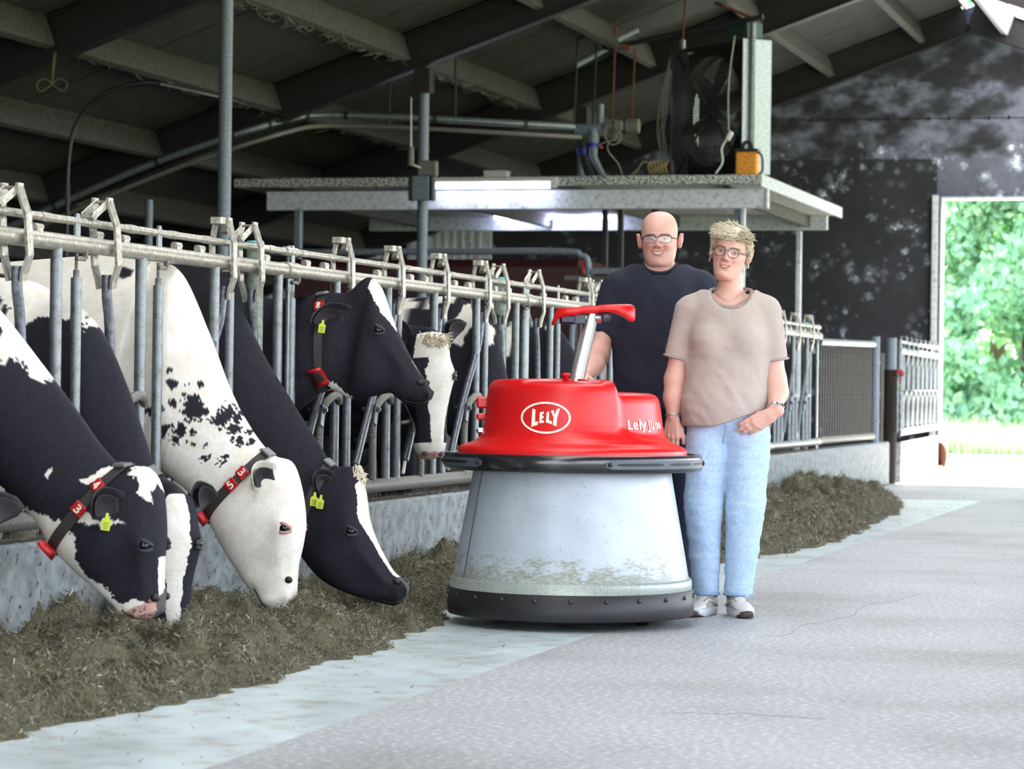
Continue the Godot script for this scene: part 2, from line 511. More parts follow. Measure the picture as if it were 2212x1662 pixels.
# upright slab in the plane z, textured by its own x and y (12 m by 6 m print)
func wall_piece(parent: Node, poly: Array, z0: float, depth: float, m: Material, called := "wall_board"):
	var s := S()
	var pv := PackedVector2Array(poly)
	var idx := Geometry2D.triangulate_polygon(pv)
	s.set_smooth_group(-1)
	for side in 2:
		var z := z0 if side == 0 else z0 - depth
		for k in range(0, idx.size(), 3):
			var p := []
			for q in 3: p.append(pv[idx[k + q]])
			var a := Vector3(p[0].x, p[0].y, z); var b := Vector3(p[1].x, p[1].y, z); var c := Vector3(p[2].x, p[2].y, z)
			var flip := (b - a).cross(c - a).z > 0.0
			if side == 1: flip = not flip
			for v in ([a, c, b] if flip else [a, b, c]):
				s.set_uv(Vector2((v.x + 11.0) / 12.0, 1.0 - v.y / 6.0)); s.add_vertex(v)
	var cw := Geometry2D.is_polygon_clockwise(pv)
	for i in pv.size():
		var a := pv[i]; var b := pv[(i + 1) % pv.size()]
		var nrm := Vector2(b.y - a.y, a.x - b.x) * (-1.0 if cw else 1.0)
		s.set_uv(Vector2((a.x + 11.0) / 12.0, 1.0 - a.y / 6.0))
		quad(s, Vector3(a.x, a.y, z0), Vector3(b.x, b.y, z0), Vector3(b.x, b.y, z0 - depth), Vector3(a.x, a.y, z0 - depth), Vector3(nrm.x, nrm.y, 0))
	return put(called, s, m, parent)

func roof_y(x: float) -> float:
	return 5.956 + 0.355 * (x - 0.18) if x < 0.18 else 5.956 - 0.355 * (x - 0.18)

func slab(called: String, m: Material, x0: float, x1: float, y0: float, y1: float, z0: float, z1: float, parent: Node = self, ch := 0.0):
	var s := S()
	cbox(s, Vector3(x1 - x0, y1 - y0, z1 - z0), T((x0 + x1) / 2, (y0 + y1) / 2, (z0 + z1) / 2), ch)
	var o := put(called, s, m, parent)
	if parent == self: o.set_meta("kind", "structure")
	return o

func build_shell():
	# feed alley floor, coated strip along the fence, cow side floor
	slab("floor", M.floor, 1.42, 7.0, -0.3, 0.0, -36.3, 18.0)
	slab("floor", M.strip, -0.12, 1.42, -0.3, -0.001, -25.6, 18.0)
	slab("floor", M.floor, -0.12, 1.42, -0.3, 0.0, -36.3, -25.6)
	slab("floor", M.dirt_floor, -11.2, -0.12, -0.3, 0.05, -36.3, 18.0)
	# low feed wall that carries the fence
	slab("trim_1", M.concrete, -0.12, 0.055, 0.0, 0.455, -29.35, 6.0, self, 0.012)
	# end wall with the tall doorway
	var wm := mat(Color.WHITE, 0.75)
	wm.albedo_texture = wall_texture()
	var w := thing("wall_end", "", "", Transform3D(), "", "structure")
	wall_piece(w, [Vector2(-11.2, 0), Vector2(-0.23, 0), Vector2(-0.23, 4.505), Vector2(-3.9, 4.505), Vector2(-11.2, 1.9)], -36.0, 0.25, wm)
	wall_piece(w, [Vector2(-0.23, 3.475), Vector2(7.0, 3.475), Vector2(7.0, 3.53), Vector2(4.28, 4.505), Vector2(-0.23, 4.505)], -36.0, 0.25, wm)
	wall_piece(w, [Vector2(4.3, 0), Vector2(7.0, 0), Vector2(7.0, 3.475), Vector2(4.3, 3.475)], -36.0, 0.25, wm)
	wall_piece(w, [Vector2(4.2, 4.52), Vector2(0.18, 5.97), Vector2(-3.85, 4.52)], -36.0, 0.25, wm)
	slab("backing_strip", M.dark, -3.8, 4.2, 4.50, 4.525, -36.2, -36.03, w)
	var clip := box_mesh(Vector3(0.03, 0.05, 0.03), 0.005)
	for k in 18:
		part("joint_clip", clip, M.dark, w, T(-3.72 + 0.255 * k, 4.515, -35.99))
	# steel jamb of the doorway
	var j := thing("door_1", "", "", Transform3D(), "", "structure")
	slab("jamb", M.white_paint, -0.345, -0.27, 0.0, 3.52, -35.99, -35.9, j, 0.006)
	slab("jamb", M.galv, -0.265, -0.225, 0.0, 3.50, -36.26, -35.93, j, 0.006)
	slab("lintel_angle", M.white_paint, -0.23, 4.3, 3.47, 3.50, -36.26, -35.95, j, 0.004)
	# long walls and the near end
	slab("wall_left", M.dirt_floor, -11.35, -11.1, 0.0, 2.3, -36.3, 18.0)
	slab("wall_right", M.concrete, 6.6, 6.85, 0.0, 0.9, -36.3, 18.0)
	for k in 11:
		slab("trim_2", M.galv_post, 6.65, 6.78, 0.9, 3.75, -36.2 + 5.0 * k, -36.07 + 5.0 * k)
	# pale ribbed doors far back on the cow side
	var ribbed := thing("door_2", "", "", Transform3D(), "", "structure")
	for d in [[-9.6, -7.72], [-7.43, -6.25]]:
		slab("door_leaf", M.white_paint, d[0], d[1], 0.1, 3.25, -35.95, -35.88, ribbed)
		var rib := box_mesh(Vector3(0.05, 3.1, 0.015), 0.005)
		for k in int((d[1] - d[0]) / 0.12):
			part("rib", rib, M.white_paint, ribbed, T(d[0] + 0.06 + 0.12 * k, 1.68, -35.875))

func build_roof():
	var roof := thing("ceiling", "", "", Transform3D(), "", "structure")
	var slope := atan(0.355)
	var len_l := 11.6 / cos(slope)
	# boards of the left slope, each about a metre wide, running up to the ridge
	var s := S()
	cbox(s, Vector3(len_l, 0.06, 1.028), Transform3D(), 0.012)
	var pm := done(s)
	for k in 52:
		var z := -35.7 + 1.04 * k
		part("roof_panel", pm, M.roof, roof, T(-5.75, roof_y(-5.75) + 0.034 + 0.004 * ((k * 7) % 3), z, Basis(Vector3.BACK, slope)))
	# sheet over the boards keeps daylight out of the joints
	s = S()
	cbox(s, Vector3(len_l, 0.03, 55.0), Transform3D(), 0.0)
	put("roof_cover", s, M.dark, roof, T(-5.75, roof_y(-5.75) + 0.09, -9.0, Basis(Vector3.BACK, slope)))
	# right slope: a narrow strip, the open ridge slot, then the rest
	for d in [[0.16, 0.66], [2.4, 7.4]]:
		s = S()
		var cx: float = (d[0] + d[1]) / 2.0
		cbox(s, Vector3((d[1] - d[0]) / cos(slope), 0.08, 55.0), Transform3D(), 0.0)
		put("roof_cover", s, M.roof, roof, T(cx, roof_y(cx) + 0.045, -9.0, Basis(Vector3.BACK, -slope)))
	# light ridge: sheets of milky plastic along the roof
	for k in 26:
		s = S()
		quad(s, Vector3(-0.93, 0, -1.03), Vector3(0.93, 0, -1.03), Vector3(0.93, 0, 1.03), Vector3(-0.93, 0, 1.03), Vector3.UP)
		put("skylight_sheet", s, M.milky, roof, T(1.53, roof_y(1.53) + 0.06, -35.4 + 2.08 * k, Basis(Vector3.BACK, -slope)))
	# purlins: pale timbers between the rafters
	var zs := [-35.95, -30.6, -25.7, -20.5, -15.3, -10.1, -4.9, 0.3, 5.5, 10.7, 18.0]
	for x in [-0.5, -1.66, -2.87, -4.2, -5.52, -6.77, -8.0, -9.3, -10.6]:
		for k in zs.size() - 1:
			var z0: float = zs[k] + 0.06; var z1: float = zs[k + 1] - 0.06
			s = S()
			cbox(s, Vector3(0.085, 0.27, z1 - z0), Transform3D(), 0.008)
			put("purlin", s, M.purlin, roof, T(x, roof_y(x) - 0.145, (z0 + z1) / 2, Basis(Vector3.BACK, slope)))
	for x in [0.62, 2.42, 3.4, 4.8, 6.2]:
		s = S()
		cbox(s, Vector3(0.085, 0.27, 54.0), Transform3D(), 0.008)
		put("purlin", s, M.purlin if x > 1.0 else M.white_paint, roof, T(x, roof_y(x) - 0.145, -9.0, Basis(Vector3.BACK, -slope)))
	# rafters: dark brown steel I-beams
	for z in zs.slice(0, 10):
		if z == -35.95: z = -35.6
		for side in [-1.0, 1.0]:
			var cx: float = -5.7 if side < 0 else 3.6
			var l: float = (11.6 if side < 0 else 6.9) / cos(slope)
			s = S()
			var b := Basis(Vector3.BACK, slope * -side)
			cbox(s, Vector3(l, 0.34, 0.012), Transform3D(), 0.0)
			cbox(s, Vector3(l, 0.016, 0.16), T(0, -0.17, 0), 0.002)
			cbox(s, Vector3(l, 0.016, 0.16), T(0, 0.17, 0), 0.002)
			put("rafter", s, M.rafter, roof, T(cx, roof_y(cx) - 0.205, z, b))
	# round posts of the cow side
	for z in [-20.5, -25.7, -30.5]:
		s = S()
		var low := 3.15 if z < -30.0 else 0.0
		tube(s, [Vector3(0, low, 0), Vector3(0, 4.0, 0)], 0.052, 20)
		var post := thing("barn_post", "", "post", T(-4.0 if low == 0.0 else -3.64, 0.04 if low == 0.0 else 0.14, z), "round galvanised barn posts")
		put("pole", s, M.galv_post, post)
		s = S()
		cbox(s, Vector3(0.16, 0.03 if z > -21.0 else 0.24, 0.15), T(0, 4.0 if z > -21.0 else 3.90, 0), 0.004)
		put("head_plate", s, M.rafter, post)
		post.set_meta("label", {-20.5: "tall round grey post left of the lamp platform, reaching out of the top", -25.7: "round grey post with a control box, in front of the lamp platform", -30.5: "short grey post standing on the platform behind the pump"}.get(z, "round galvanised post under the roof left of the picture"))


# ---------------------------------------------------------------- feed fence
# flat bar bent along points, w wide (along z), t thick (along x)
func flat_bar(s: SurfaceTool, pts: Array, w: float, t: float):
	var rings := []
	for i in pts.size():
		var d: Vector3 = (pts[mini(i + 1, pts.size() - 1)] - pts[maxi(i - 1, 0)]).normalized()
		var ax := Vector3.RIGHT
		var bx := d.cross(ax).normalized()
		ax = bx.cross(d).normalized()
		var p: Vector3 = pts[i]
		rings.append(PackedVector3Array([p + ax * t / 2 + bx * w / 2, p - ax * t / 2 + bx * w / 2, p - ax * t / 2 - bx * w / 2, p + ax * t / 2 - bx * w / 2]))
	for j in 4:
		s.set_smooth_group(-1)
		var k := (j + 1) % 4
		for i in range(1, rings.size()):
			var c: Vector3 = (rings[i][0] + rings[i][2]) / 2
			var m: Vector3 = (rings[i][j] + rings[i][k]) / 2
			quad(s, rings[i - 1][j], rings[i][j], rings[i][k], rings[i - 1][k], m - c)
	for e in [0, rings.size() - 1]:
		var r: PackedVector3Array = rings[e]
		quad(s, r[0], r[1], r[2], r[3], pts[e] - pts[1 if e == 0 else e - 1])
	s.set_smooth_group(0)

func lever_mesh(top_shift: float) -> ArrayMesh:
	var s := S()
	for x in [0.047, -0.047]:
		flat_bar(s, [Vector3(x * 0.55, 1.335, 0.0), Vector3(x * 0.62, 1.36, 0.004), Vector3(x, 1.42, 0.0), Vector3(x, 1.56, top_shift * 0.45), Vector3(x * 0.82, 1.60, top_shift * 0.8), Vector3(x * 0.6, 1.645, top_shift), Vector3(x * 0.6, 1.66, top_shift)], 0.044, 0.010)
	tube(s, [Vector3(-0.036, 1.645, top_shift), Vector3(0.036, 1.645, top_shift)], 0.006, 8)
	return done(s)

func link_mesh(shift: float, open: bool) -> ArrayMesh:
	var s := S()
	if open:      # link lies flat above the bar
		cbox(s, Vector3(0.05, 0.03, 0.085), T(0, 1.645, shift + 0.035), 0.004)
		cbox(s, Vector3(0.03, 0.02, 0.08), T(0, 1.625, shift - 0.045, rx(38)), 0.004)
	else:         # link slopes down to the bar
		for x in [-0.022, 0.022]:
			cbox(s, Vector3(0.006, 0.03, 0.15), T(x, 1.615, shift + 0.06, rx(24)), 0.002)
		cbox(s, Vector3(0.05, 0.012, 0.03), T(0, 1.585, shift + 0.12), 0.003)
	return done(s)

func build_fence():
	var top_y := 1.483
	var up := tube_mesh([Vector3(0, 0.545, 0), Vector3(0, 1.47, 0)], 0.021, 14)
	var pin := tube_mesh([Vector3(0, 0.545, 0), Vector3(0, 1.365, 0)], 0.0195, 14)
	var s := S()
	tube(s, [Vector3(0, 1.365, 0), Vector3(0, 1.392, 0)], 0.0125, 6)
	tube(s, [Vector3(0, 1.39, 0), Vector3(0, 1.45, 0)], 0.0065, 8)
	cbox(s, Vector3(0.016, 0.016, 0.07), T(0.012, 1.432, -0.012), 0.004)
	cbox(s, Vector3(0.02, 0.028, 0.012), T(0.014, 1.446, -0.044), 0.003)
	var bolt := done(s)
	var cane := tube_mesh(spline([Vector3(0.012, 0.55, 0.23), Vector3(0.012, 0.80, 0.23), Vector3(0.022, 0.90, 0.205), Vector3(0.034, 0.945, 0.12), Vector3(0.034, 0.945, 0.05), Vector3(0.02, 0.92, 0.0)], 5), 0.0185, 12)
	var arm_a := tube_mesh(spline([Vector3(0, 1.385, 0.31), Vector3(0, 1.30, 0.305), Vector3(0, 1.20, 0.28), Vector3(0, 0.9, 0.255), Vector3(0, 0.64, 0.25)], 4), 0.0185, 12)
	var arm_b := tube_mesh(spline([Vector3(0, 1.385, -0.095), Vector3(0, 1.30, -0.08), Vector3(0, 1.2, -0.03), Vector3(0, 0.9, 0.24), Vector3(0, 0.63, 0.44)], 4), 0.0185, 12)
	var foot_a := tube_mesh([Vector3(0, 0.65, 0.25), Vector3(0, 0.56, 0.25)], 0.009, 8)
	var foot_b := tube_mesh([Vector3(0, 0.64, 0.435), Vector3(0, 0.57, 0.47)], 0.009, 8)
	s = S()
	cbox(s, Vector3(0.008, 0.10, 0.045), T(0.028, 0.86, 0.235, rx(-20)), 0.003)
	tube(s, [Vector3(-0.04, 0.885, 0.235), Vector3(0.05, 0.885, 0.235)], 0.009, 8)
	tube(s, [Vector3(0.03, 0.885, 0.235), Vector3(0.042, 0.885, 0.235)], 0.015, 6)
	var pivot := done(s)
	var lev_a := lever_mesh(0.045)
	var lev_b := lever_mesh(0.015)
	var lnk_a := link_mesh(0.045, false)
	var lnk_b := link_mesh(0.015, true)
	s = S()
	prism(s, PackedVector2Array([Vector2(-0.021, 1.49), Vector2(0.021, 1.49), Vector2(0.019, 1.575), Vector2(0.01, 1.59), Vector2(-0.01, 1.59), Vector2(-0.019, 1.575)]), 0.008, T(0.004, 0, 0, ry(90)))
	var plate := done(s)
	s = S()
	tube(s, [Vector3(0, 1.525, -0.03), Vector3(0, 1.525, 0.03)], 0.014, 10)
	cbox(s, Vector3(0.03, 0.02, 0.045), T(0, 1.512, 0), 0.003)
	var stub := done(s)
	var sleeve := tube_mesh([Vector3(0, 1.563, -0.035), Vector3(0, 1.563, 0.035)], 0.0165, 12)

	var units := [[8.84, 9.575, 10.31, 11.03], [11.77, 12.51, 13.25, 14.0, 14.77], [15.51, 16.25, 16.99, 17.73, 18.47], [19.25, 19.99, 20.73, 21.47, 22.2], [22.95, 23.66, 24.36]]
	var ends := [[7.2, 11.15], [11.25, 14.97], [15.06, 18.72], [18.82, 22.5], [22.58, 24.94]]
	var leaning := [10.31, 11.77, 12.51, 13.25, 14.0, 16.25, 17.73, 19.25, 19.99, 22.95, 23.66, 24.36]
	var names := ["grey tubular head-lock fence the numbered-collar cows at left feed through", "grey head-lock fence section with the black and white-faced cows looking through", "grey head-lock fence section behind the robot's steering head", "grey head-lock fence section behind the two people", "short grey head-lock fence section right of the beige top"]
	for i in units.size():
		var f := thing("feed_fence", names[i], "fence", Transform3D(), "head-lock fence sections")
		var z0: float = -ends[i][0]; var z1: float = -ends[i][1]
		put("top_rail", tubes([Vector3(0, top_y, z0), Vector3(0, top_y, z1)], 0.030, 18), M.rail, f)
		put("bottom_rail", tubes([Vector3(0, 0.525, z0), Vector3(0, 0.525, z1)], 0.033, 18), M.galv_dirty if i < 2 else M.galv, f)
		put("locking_bar", tubes([Vector3(0, 1.563, z0), Vector3(0, 1.563, z1)], 0.0145, 12), M.rail, f)
		for u in units[i]:
			var at := T(0, 0, -u)
			part("upright", up, M.galv, f, at)
			var p := part("pin_tube", pin, M.galv, f, T(0, 0, -u - 0.165))
			part("pin_bolt", bolt, M.galv_dirty, p)
			part("hooked_tube", cane, M.galv_dirty if i < 2 else M.galv, f, at)
			var lean: bool = u in leaning
			var arm := part("locking_arm", arm_b if lean else arm_a, M.arm, f, at)
			part("arm_foot", foot_b if lean else foot_a, M.white_plastic, arm)
			part("pivot_bracket", pivot, M.arm, arm)
			var lev := part("lever", lev_b if lean else lev_a, M.rail, f, T(0, 0, -u + (-0.095 if lean else 0.31)))
			part("lever_link", lnk_b if lean else lnk_a, M.rail, lev)
			part("bar_plate", plate, M.galv, f, T(0, 0, -u - 0.15))
			part("rail_stub", stub, M.rail, f, T(0, 0, -u + 0.16))
			part("bar_sleeve", sleeve, M.rail, f, T(0, 0, -u + 0.10))
			if rng.randf() < 0.8:
				part("rail_stub", stub, M.rail, f, T(0, 0, -u - 0.34))
				part("bar_sleeve", sleeve, M.rail, f, T(0, 0, -u - 0.30))
		# flat clamp post at the joint of two sections
		s = S()
		cbox(s, Vector3(0.02, 1.14, 0.07), T(0.005, 1.02, 0), 0.006)
		put("joint_post", s, M.galv, f, T(-0.012, 0, z1 - 0.045))
		for yy in [top_y, 0.525, 1.563]:
			put("rail_clamp", tubes([Vector3(0, yy, z1 + 0.05), Vector3(0, yy, z1 - 0.09)], 0.036 if yy < 1.5 else 0.02, 16), M.rail, f)
	# round support posts with blue-green caps, behind the fence
	var pl := ["round post with a blue-green cap left of the cow wearing tag 8", "round post with a blue-green cap behind the fence above the robot", "round post with a blue-green cap hidden behind the man", "round post with a blue-green cap behind the woman", "round post with a blue-green cap where the barred panel begins"]
	var pz := [10.95, 14.72, 18.5, 22.25, 24.72]
	for i in pz.size():
		var p := thing("fence_post", pl[i], "post", T(-0.075, 0.05, -pz[i]), "capped fence posts")
		put("tube", tubes([Vector3(0, 0, 0), Vector3(0, 1.53, 0)], 0.037, 20), M.galv_green, p)
		s = S()
		lathe(s, [[0.039, 1.52], [0.039, 1.54], [0.034, 1.548], [0.0, 1.55]], 20)
		put("cap", s, M.teal, p)

	# panel of close upright bars
	var bp := thing("barred_panel", "low fence panel of close upright grey bars right of the woman", "fence")
	put("top_rail", tubes([Vector3(0, 1.43, -25.06), Vector3(0, 1.47, -28.45)], 0.032, 16), M.galv, bp)
	put("bottom_rail", tubes([Vector3(0, 0.53, -25.06), Vector3(0, 0.525, -28.45)], 0.034, 16), M.galv_dirty, bp)
	var bar := tube_mesh([Vector3(0, 0.54, 0), Vector3(0, 1.43, 0)], 0.009, 10)
	for k in 22:
		part("bar", bar, M.galv_dirty, bp, T(0, 0, -25.15 - 0.148 * k))
	var ep := thing("fence_post", "thick round grey post at the far end of the barred panel", "post", T(0, 0.45, -28.56), "capped fence posts")
	put("tube", tubes([Vector3(0, 0, 0), Vector3(0, 1.10, 0)], 0.052, 18), M.galv_post, ep)
	for yy in [0.22, 0.5, 0.82]:
		put("band", tubes([Vector3(0, yy, 0), Vector3(0, yy + 0.02, 0)], 0.058, 18), M.galv, ep)
	# post of the gate, with the bent latch and the coloured rope
	var gp := thing("gate_post", "dark upright post with a grey head between barred panel and gate", "post", T(0.0, 0, -29.75))
	put("stem", tubes([Vector3(0, 0, 0), Vector3(0, 1.22, 0)], 0.07, 18), M.rust_dark, gp)
	put("head", tubes([Vector3(0, 1.15, 0), Vector3(0, 1.56, 0)], 0.062, 18), M.galv_post, gp)
	put("latch", tubes(spline([Vector3(0.09, 0.55, 0.12), Vector3(0.09, 1.05, 0.12), Vector3(0.09, 1.16, 0.08), Vector3(0.09, 1.18, -0.02)], 5), 0.02, 10), M.galv, gp)
	s = S()
	cbox(s, Vector3(0.2, 1.4, 0.5), T(-0.2, 0.7, -0.2), 0.01)
	put("backing_plate", s, M.rust_dark, gp)
	var rope := thing("rope", "colourful knotted rope hanging on the dark gate post", "rope", T(0.11, 0, -29.66))
	var cols := [Color(0.62, 0.08, 0.12), Color(0.55, 0.62, 0.14), Color(0.12, 0.42, 0.5), Color(0.6, 0.1, 0.3), Color(0.14, 0.2, 0.5), Color(0.5, 0.08, 0.1), Color(0.2, 0.35, 0.6)]
	for k in 7:
		var y0 := 1.16 - 0.095 * k
		put("strand", tubes(spline([Vector3(0.0, y0, 0.0), Vector3(0.008, y0 - 0.05, 0.01 * (k % 2)), Vector3(0.0, y0 - 0.1, 0.0)], 4), 0.011, 8), mat(cols[k].lerp(Color(0.12, 0.12, 0.16), 0.45), 0.85), rope)
	put("knot", tubes(spline([Vector3(-0.03, 1.20, 0.10), Vector3(0.02, 1.19, 0.03), Vector3(0.02, 1.17, -0.05), Vector3(-0.01, 1.21, -0.10)], 4), 0.024, 8), mat(Color(0.5, 0.06, 0.12), 0.85), rope)

	# swinging gate at the far end
	var a := Vector3(0.05, 0, -30.05); var b := Vector3(-0.18, 0, -35.25)
	var gl := (b - a).length()
	var gate := thing("feed_gate", "bright grey swing gate with bars beside the tall doorway", "gate", Transform3D(Basis.looking_at(b - a, Vector3.UP), a))
	put("top_rail", tubes([Vector3(0, 1.43, 0), Vector3(0, 1.43, -gl)], 0.034, 14), M.galv, gate)
	put("locking_bar", tubes([Vector3(0, 1.53, 0), Vector3(0, 1.53, -gl)], 0.016, 10), M.galv, gate)
	put("bottom_rail", tubes([Vector3(0, 0.54, 0), Vector3(0, 0.54, -gl)], 0.036, 14), M.galv, gate)
	put("end_bar", tubes([Vector3(0, 0.5, -gl), Vector3(0, 1.55, -gl)], 0.03, 14), M.galv, gate)
	put("end_bar", tubes([Vector3(0, 0.5, -0.02), Vector3(0, 1.55, -0.02)], 0.03, 14), M.galv, gate)
	for k in 8:
		var z := -0.35 - k * (gl - 0.5) / 7.6
		part("bar", tube_mesh([Vector3(0, 0.55, 0), Vector3(0, 1.43, 0)], 0.024, 12), M.galv, gate, T(0, 0, z))
		put("locking_arm", tubes(spline([Vector3(0, 1.36, -0.22), Vector3(0, 1.2, -0.19), Vector3(0, 0.9, -0.08), Vector3(0, 0.6, 0.14)], 4), 0.021, 10), M.galv, gate, T(0, 0, z))
		put("hooked_tube", tubes(spline([Vector3(0, 0.55, -0.16), Vector3(0, 0.85, -0.16), Vector3(0.03, 0.97, -0.1), Vector3(0.03, 0.98, 0.0)], 4), 0.02, 10), M.galv, gate, T(0, 0, z))
		part("lever", lev_b, M.galv, gate, T(0, -0.06, z - 0.22))
	for k in 2:
		s = S()
		cbox(s, Vector3(0.06, 0.205, gl - 0.1), T(0.0, 0.115 + 0.21 * k, -gl / 2), 0.006)
		put("board", s, M.white_boards, gate)
	var wheel := thing("guide_roller", "round brown roller on the floor at the far end of the gate", "roller", T(-0.16, 0.175, -35.62, ry(20)))
	s = S()
	lathe(s, [[0.0, -0.06], [0.10, -0.06], [0.145, -0.05], [0.170, -0.025], [0.175, 0.0], [0.170, 0.025], [0.145, 0.05], [0.10, 0.06], [0.0, 0.06]], 28, T(0, 0, 0, rz(90)))
	put("tyre", s, M.rust, wheel)
	s = S()
	lathe(s, [[0.0, -0.075], [0.05, -0.07], [0.05, 0.07], [0.0, 0.075]], 16, T(0, 0, 0, rz(90)))
	put("hub", s, M.galv_dirty, wheel)

func tubes(pts: Array, rad, seg := 10) -> SurfaceTool:
	var s := S(); tube(s, pts, rad, seg); return s


# ---------------------------------------------------------------- platform on the cow side and what hangs there
func lamp_tube(called: String, label: String, at: Vector3, length: float):
	var l := thing(called, label, "lamp", Transform3D(Basis(), at), "fluorescent tube lamps")
	var s := S()
	cbox(s, Vector3(length + 0.14, 0.05, 0.09), T(0, 0.045, -0.01), 0.01)
	put("housing", s, M.white_plastic, l)
	s = S()
	tube(s, [Vector3(-length / 2, -0.01, 0), Vector3(length / 2, -0.01, 0)], 0.033, 16)
	var gm := mat(Color(0.95, 0.97, 1.0), 0.3)
	gm.emission_enabled = true
	gm.emission = Color(0.93, 0.95, 1.0)
	gm.emission_energy_multiplier = 3.0
	put("tube_light", s, gm, l)
	for e in [-1.0, 1.0]:
		s = S()
		tube(s, [Vector3(e * length / 2, -0.01, 0), Vector3(e * (length / 2 + 0.06), -0.01, 0)], 0.034, 14)
		put("end_cap", s, M.white_plastic, l)
	for e in [-0.36, 0.0, 0.36]:
		var a := OmniLight3D.new()
		a.name = "lamp_light"
		a.light_color = Color(0.80, 0.82, 1.0)
		a.light_energy = 0.025 if at.z > -30.0 else 0.07
		a.light_size = 0.03
		a.omni_range = 60.0
		a.omni_attenuation = 2.0
		a.shadow_enabled = true
		a.position = Vector3(length * e, -0.085, 0.02 if at.z > -30.0 else 0.12)
		l.add_child(a, true)

func build_platform():
	var p := thing("lamp_platform", "white wooden loft platform on posts under the roof behind the people", "platform")
	var s := S()
	for k in 5:
		s = S()
		cbox(s, Vector3(1.14, 0.095, 5.3), T(-6.29 + 1.148 * k, 3.14, -30.65), 0.006)
		put("deck_board", s, M.platform, p)
	s = S(); cbox(s, Vector3(0.03, 0.13, 5.3), T(-1.112, 3.13, -30.65), 0.005); put("edge_board", s, M.white_boards, p)
	s = S(); cbox(s, Vector3(5.44, 0.20, 0.09), T(-3.795, 2.95, -28.13), 0.006); put("beam", s, M.white_paint, p)
	s = S(); cbox(s, Vector3(0.03, 0.21, 0.12), T(-1.065, 2.95, -28.13), 0.004); put("beam_end", s, M.white_boards, p)
	s = S(); cbox(s, Vector3(5.8, 0.235, 0.09), T(-4.16, 3.035, -33.2), 0.006); put("beam", s, M.white_paint, p)
	for k in 4:
		s = S(); cbox(s, Vector3(0.07, 0.14, 5.0), T(-6.3 + 1.6 * k, 3.02, -30.7), 0.005); put("joist", s, M.purlin, p)
	for q in [[-1.40, -28.3, 0.07, M.galv_post], [-1.335, -28.25, 0.045, M.white_paint], [-1.585, -33.1, 0.06, M.white_paint], [-6.19, -28.2, 0.07, M.galv_post], [-2.91, -28.7, 0.055, M.dark], [-2.74, -28.7, 0.055, M.dark], [-2.43, -29.0, 0.07, M.dark]]:
		s = S(); cbox(s, Vector3(q[2], 2.85, q[2] * 1.3), T(q[0], 0.05 + 1.425, q[1]), 0.006)
		put("post", s, q[3], p)
	lamp_tube("tube_lamp", "lit fluorescent tube on the front edge of the platform", Vector3(-3.96, 3.10, -27.92), 1.3)
	lamp_tube("tube_lamp", "lit fluorescent tube under the platform in front of the white rear beam", Vector3(-4.6, 3.09, -33.02), 1.55)

	# switch box on the round post
	var b := thing("control_box", "grey and black control box on the round post", "box", T(-3.97, 2.89, -25.58))
	s = S(); cbox(s, Vector3(0.17, 0.235, 0.09), T(0, 0, 0.005), 0.008); put("cover", s, M.galv_post, b)
	for e in [-1.0, 1.0]:
		s = S(); cbox(s, Vector3(0.042, 0.24, 0.10), T(0.105 * e, 0, 0), 0.01); put("end_block", s, M.black, b)
	s = S(); cbox(s, Vector3(0.20, 0.16, 0.06), T(0.05, 0.19, -0.02), 0.015); put("bracket", s, M.galv_dirty, b)
	s = S(); tube(s, [Vector3(-0.11, 0.22, 0.02), Vector3(-0.11, 0.40, 0.02)], [0.035, 0.028], 12); put("insulator", s, M.galv_dirty, b)
	s = S(); tube(s, [Vector3(-0.11, 0.38, 0.02), Vector3(-0.115, 0.88, 0.02)], [0.009, 0.005], 8); put("rod", s, M.white_plastic, b)
	s = S(); cbox(s, Vector3(0.12, 0.02, 0.04), T(-0.07, 0.22, 0.02, rz(-20)), 0.004); put("rod_arm", s, M.white_plastic, b)

	# curved milk pipe under the roof
	var mp := thing("milk_pipe", "long pale pipe bending below the roof towards the pumps", "pipe")
	var path := spline([Vector3(-8.227, 2.521, -25.38), Vector3(-7.901, 2.658, -25.38), Vector3(-6.836, 3.088, -25.38), Vector3(-5.969, 3.376, -25.40), Vector3(-5.623, 3.495, -25.50), Vector3(-5.505, 3.566, -25.70), Vector3(-5.374, 3.644, -26.00), Vector3(-5.104, 3.673, -26.20), Vector3(-4.263, 3.644, -26.30), Vector3(-3.364, 3.600, -26.50), Vector3(-2.803, 3.594, -26.90)], 5)
	put("main_pipe", tubes(path, 0.036, 14), M.galv, mp)
	put("second_pipe", tubes(path.map(func(v): return v + Vector3(0.06, -0.10, -0.06)), 0.024, 12), M.galv_dirty, mp)
	for k in [6, 11, 16, 22, 26, 31, 36, 41, 46]:
		var c: Vector3 = path[k]; var d: Vector3 = (path[k + 1] - c).normalized()
		put("pipe_clamp", tubes([c - d * 0.02, c + d * 0.02], 0.043, 14), M.dark, mp)
	for h in [[-3.91, 3.70, 4.25], [-4.6, 3.70, 4.05]]:
		put("hanger", tubes([Vector3(h[0], h[1] - 0.1, -26.45), Vector3(h[0], h[2], -26.45)], 0.012, 8), M.dark, mp)

	# pump set standing above the platform
	var pu := thing("pump", "grey pump with motor and blue bands standing on the platform", "pump", T(-2.8, 3.19, -28.3))
	put("motor", tubes([Vector3(0.18, 0.47, 0.7), Vector3(0.5, 0.47, 0.7)], 0.075, 18), M.galv_dirty, pu)
	put("motor_cap", tubes([Vector3(0.34, 0.47, 0.7), Vector3(0.37, 0.47, 0.7)], 0.08, 18), M.dark, pu)
	s = S(); cbox(s, Vector3(0.10, 0.10, 0.09), T(0.3, 0.47, 0.75), 0.01); put("terminal_box", s, M.galv_dirty, pu)
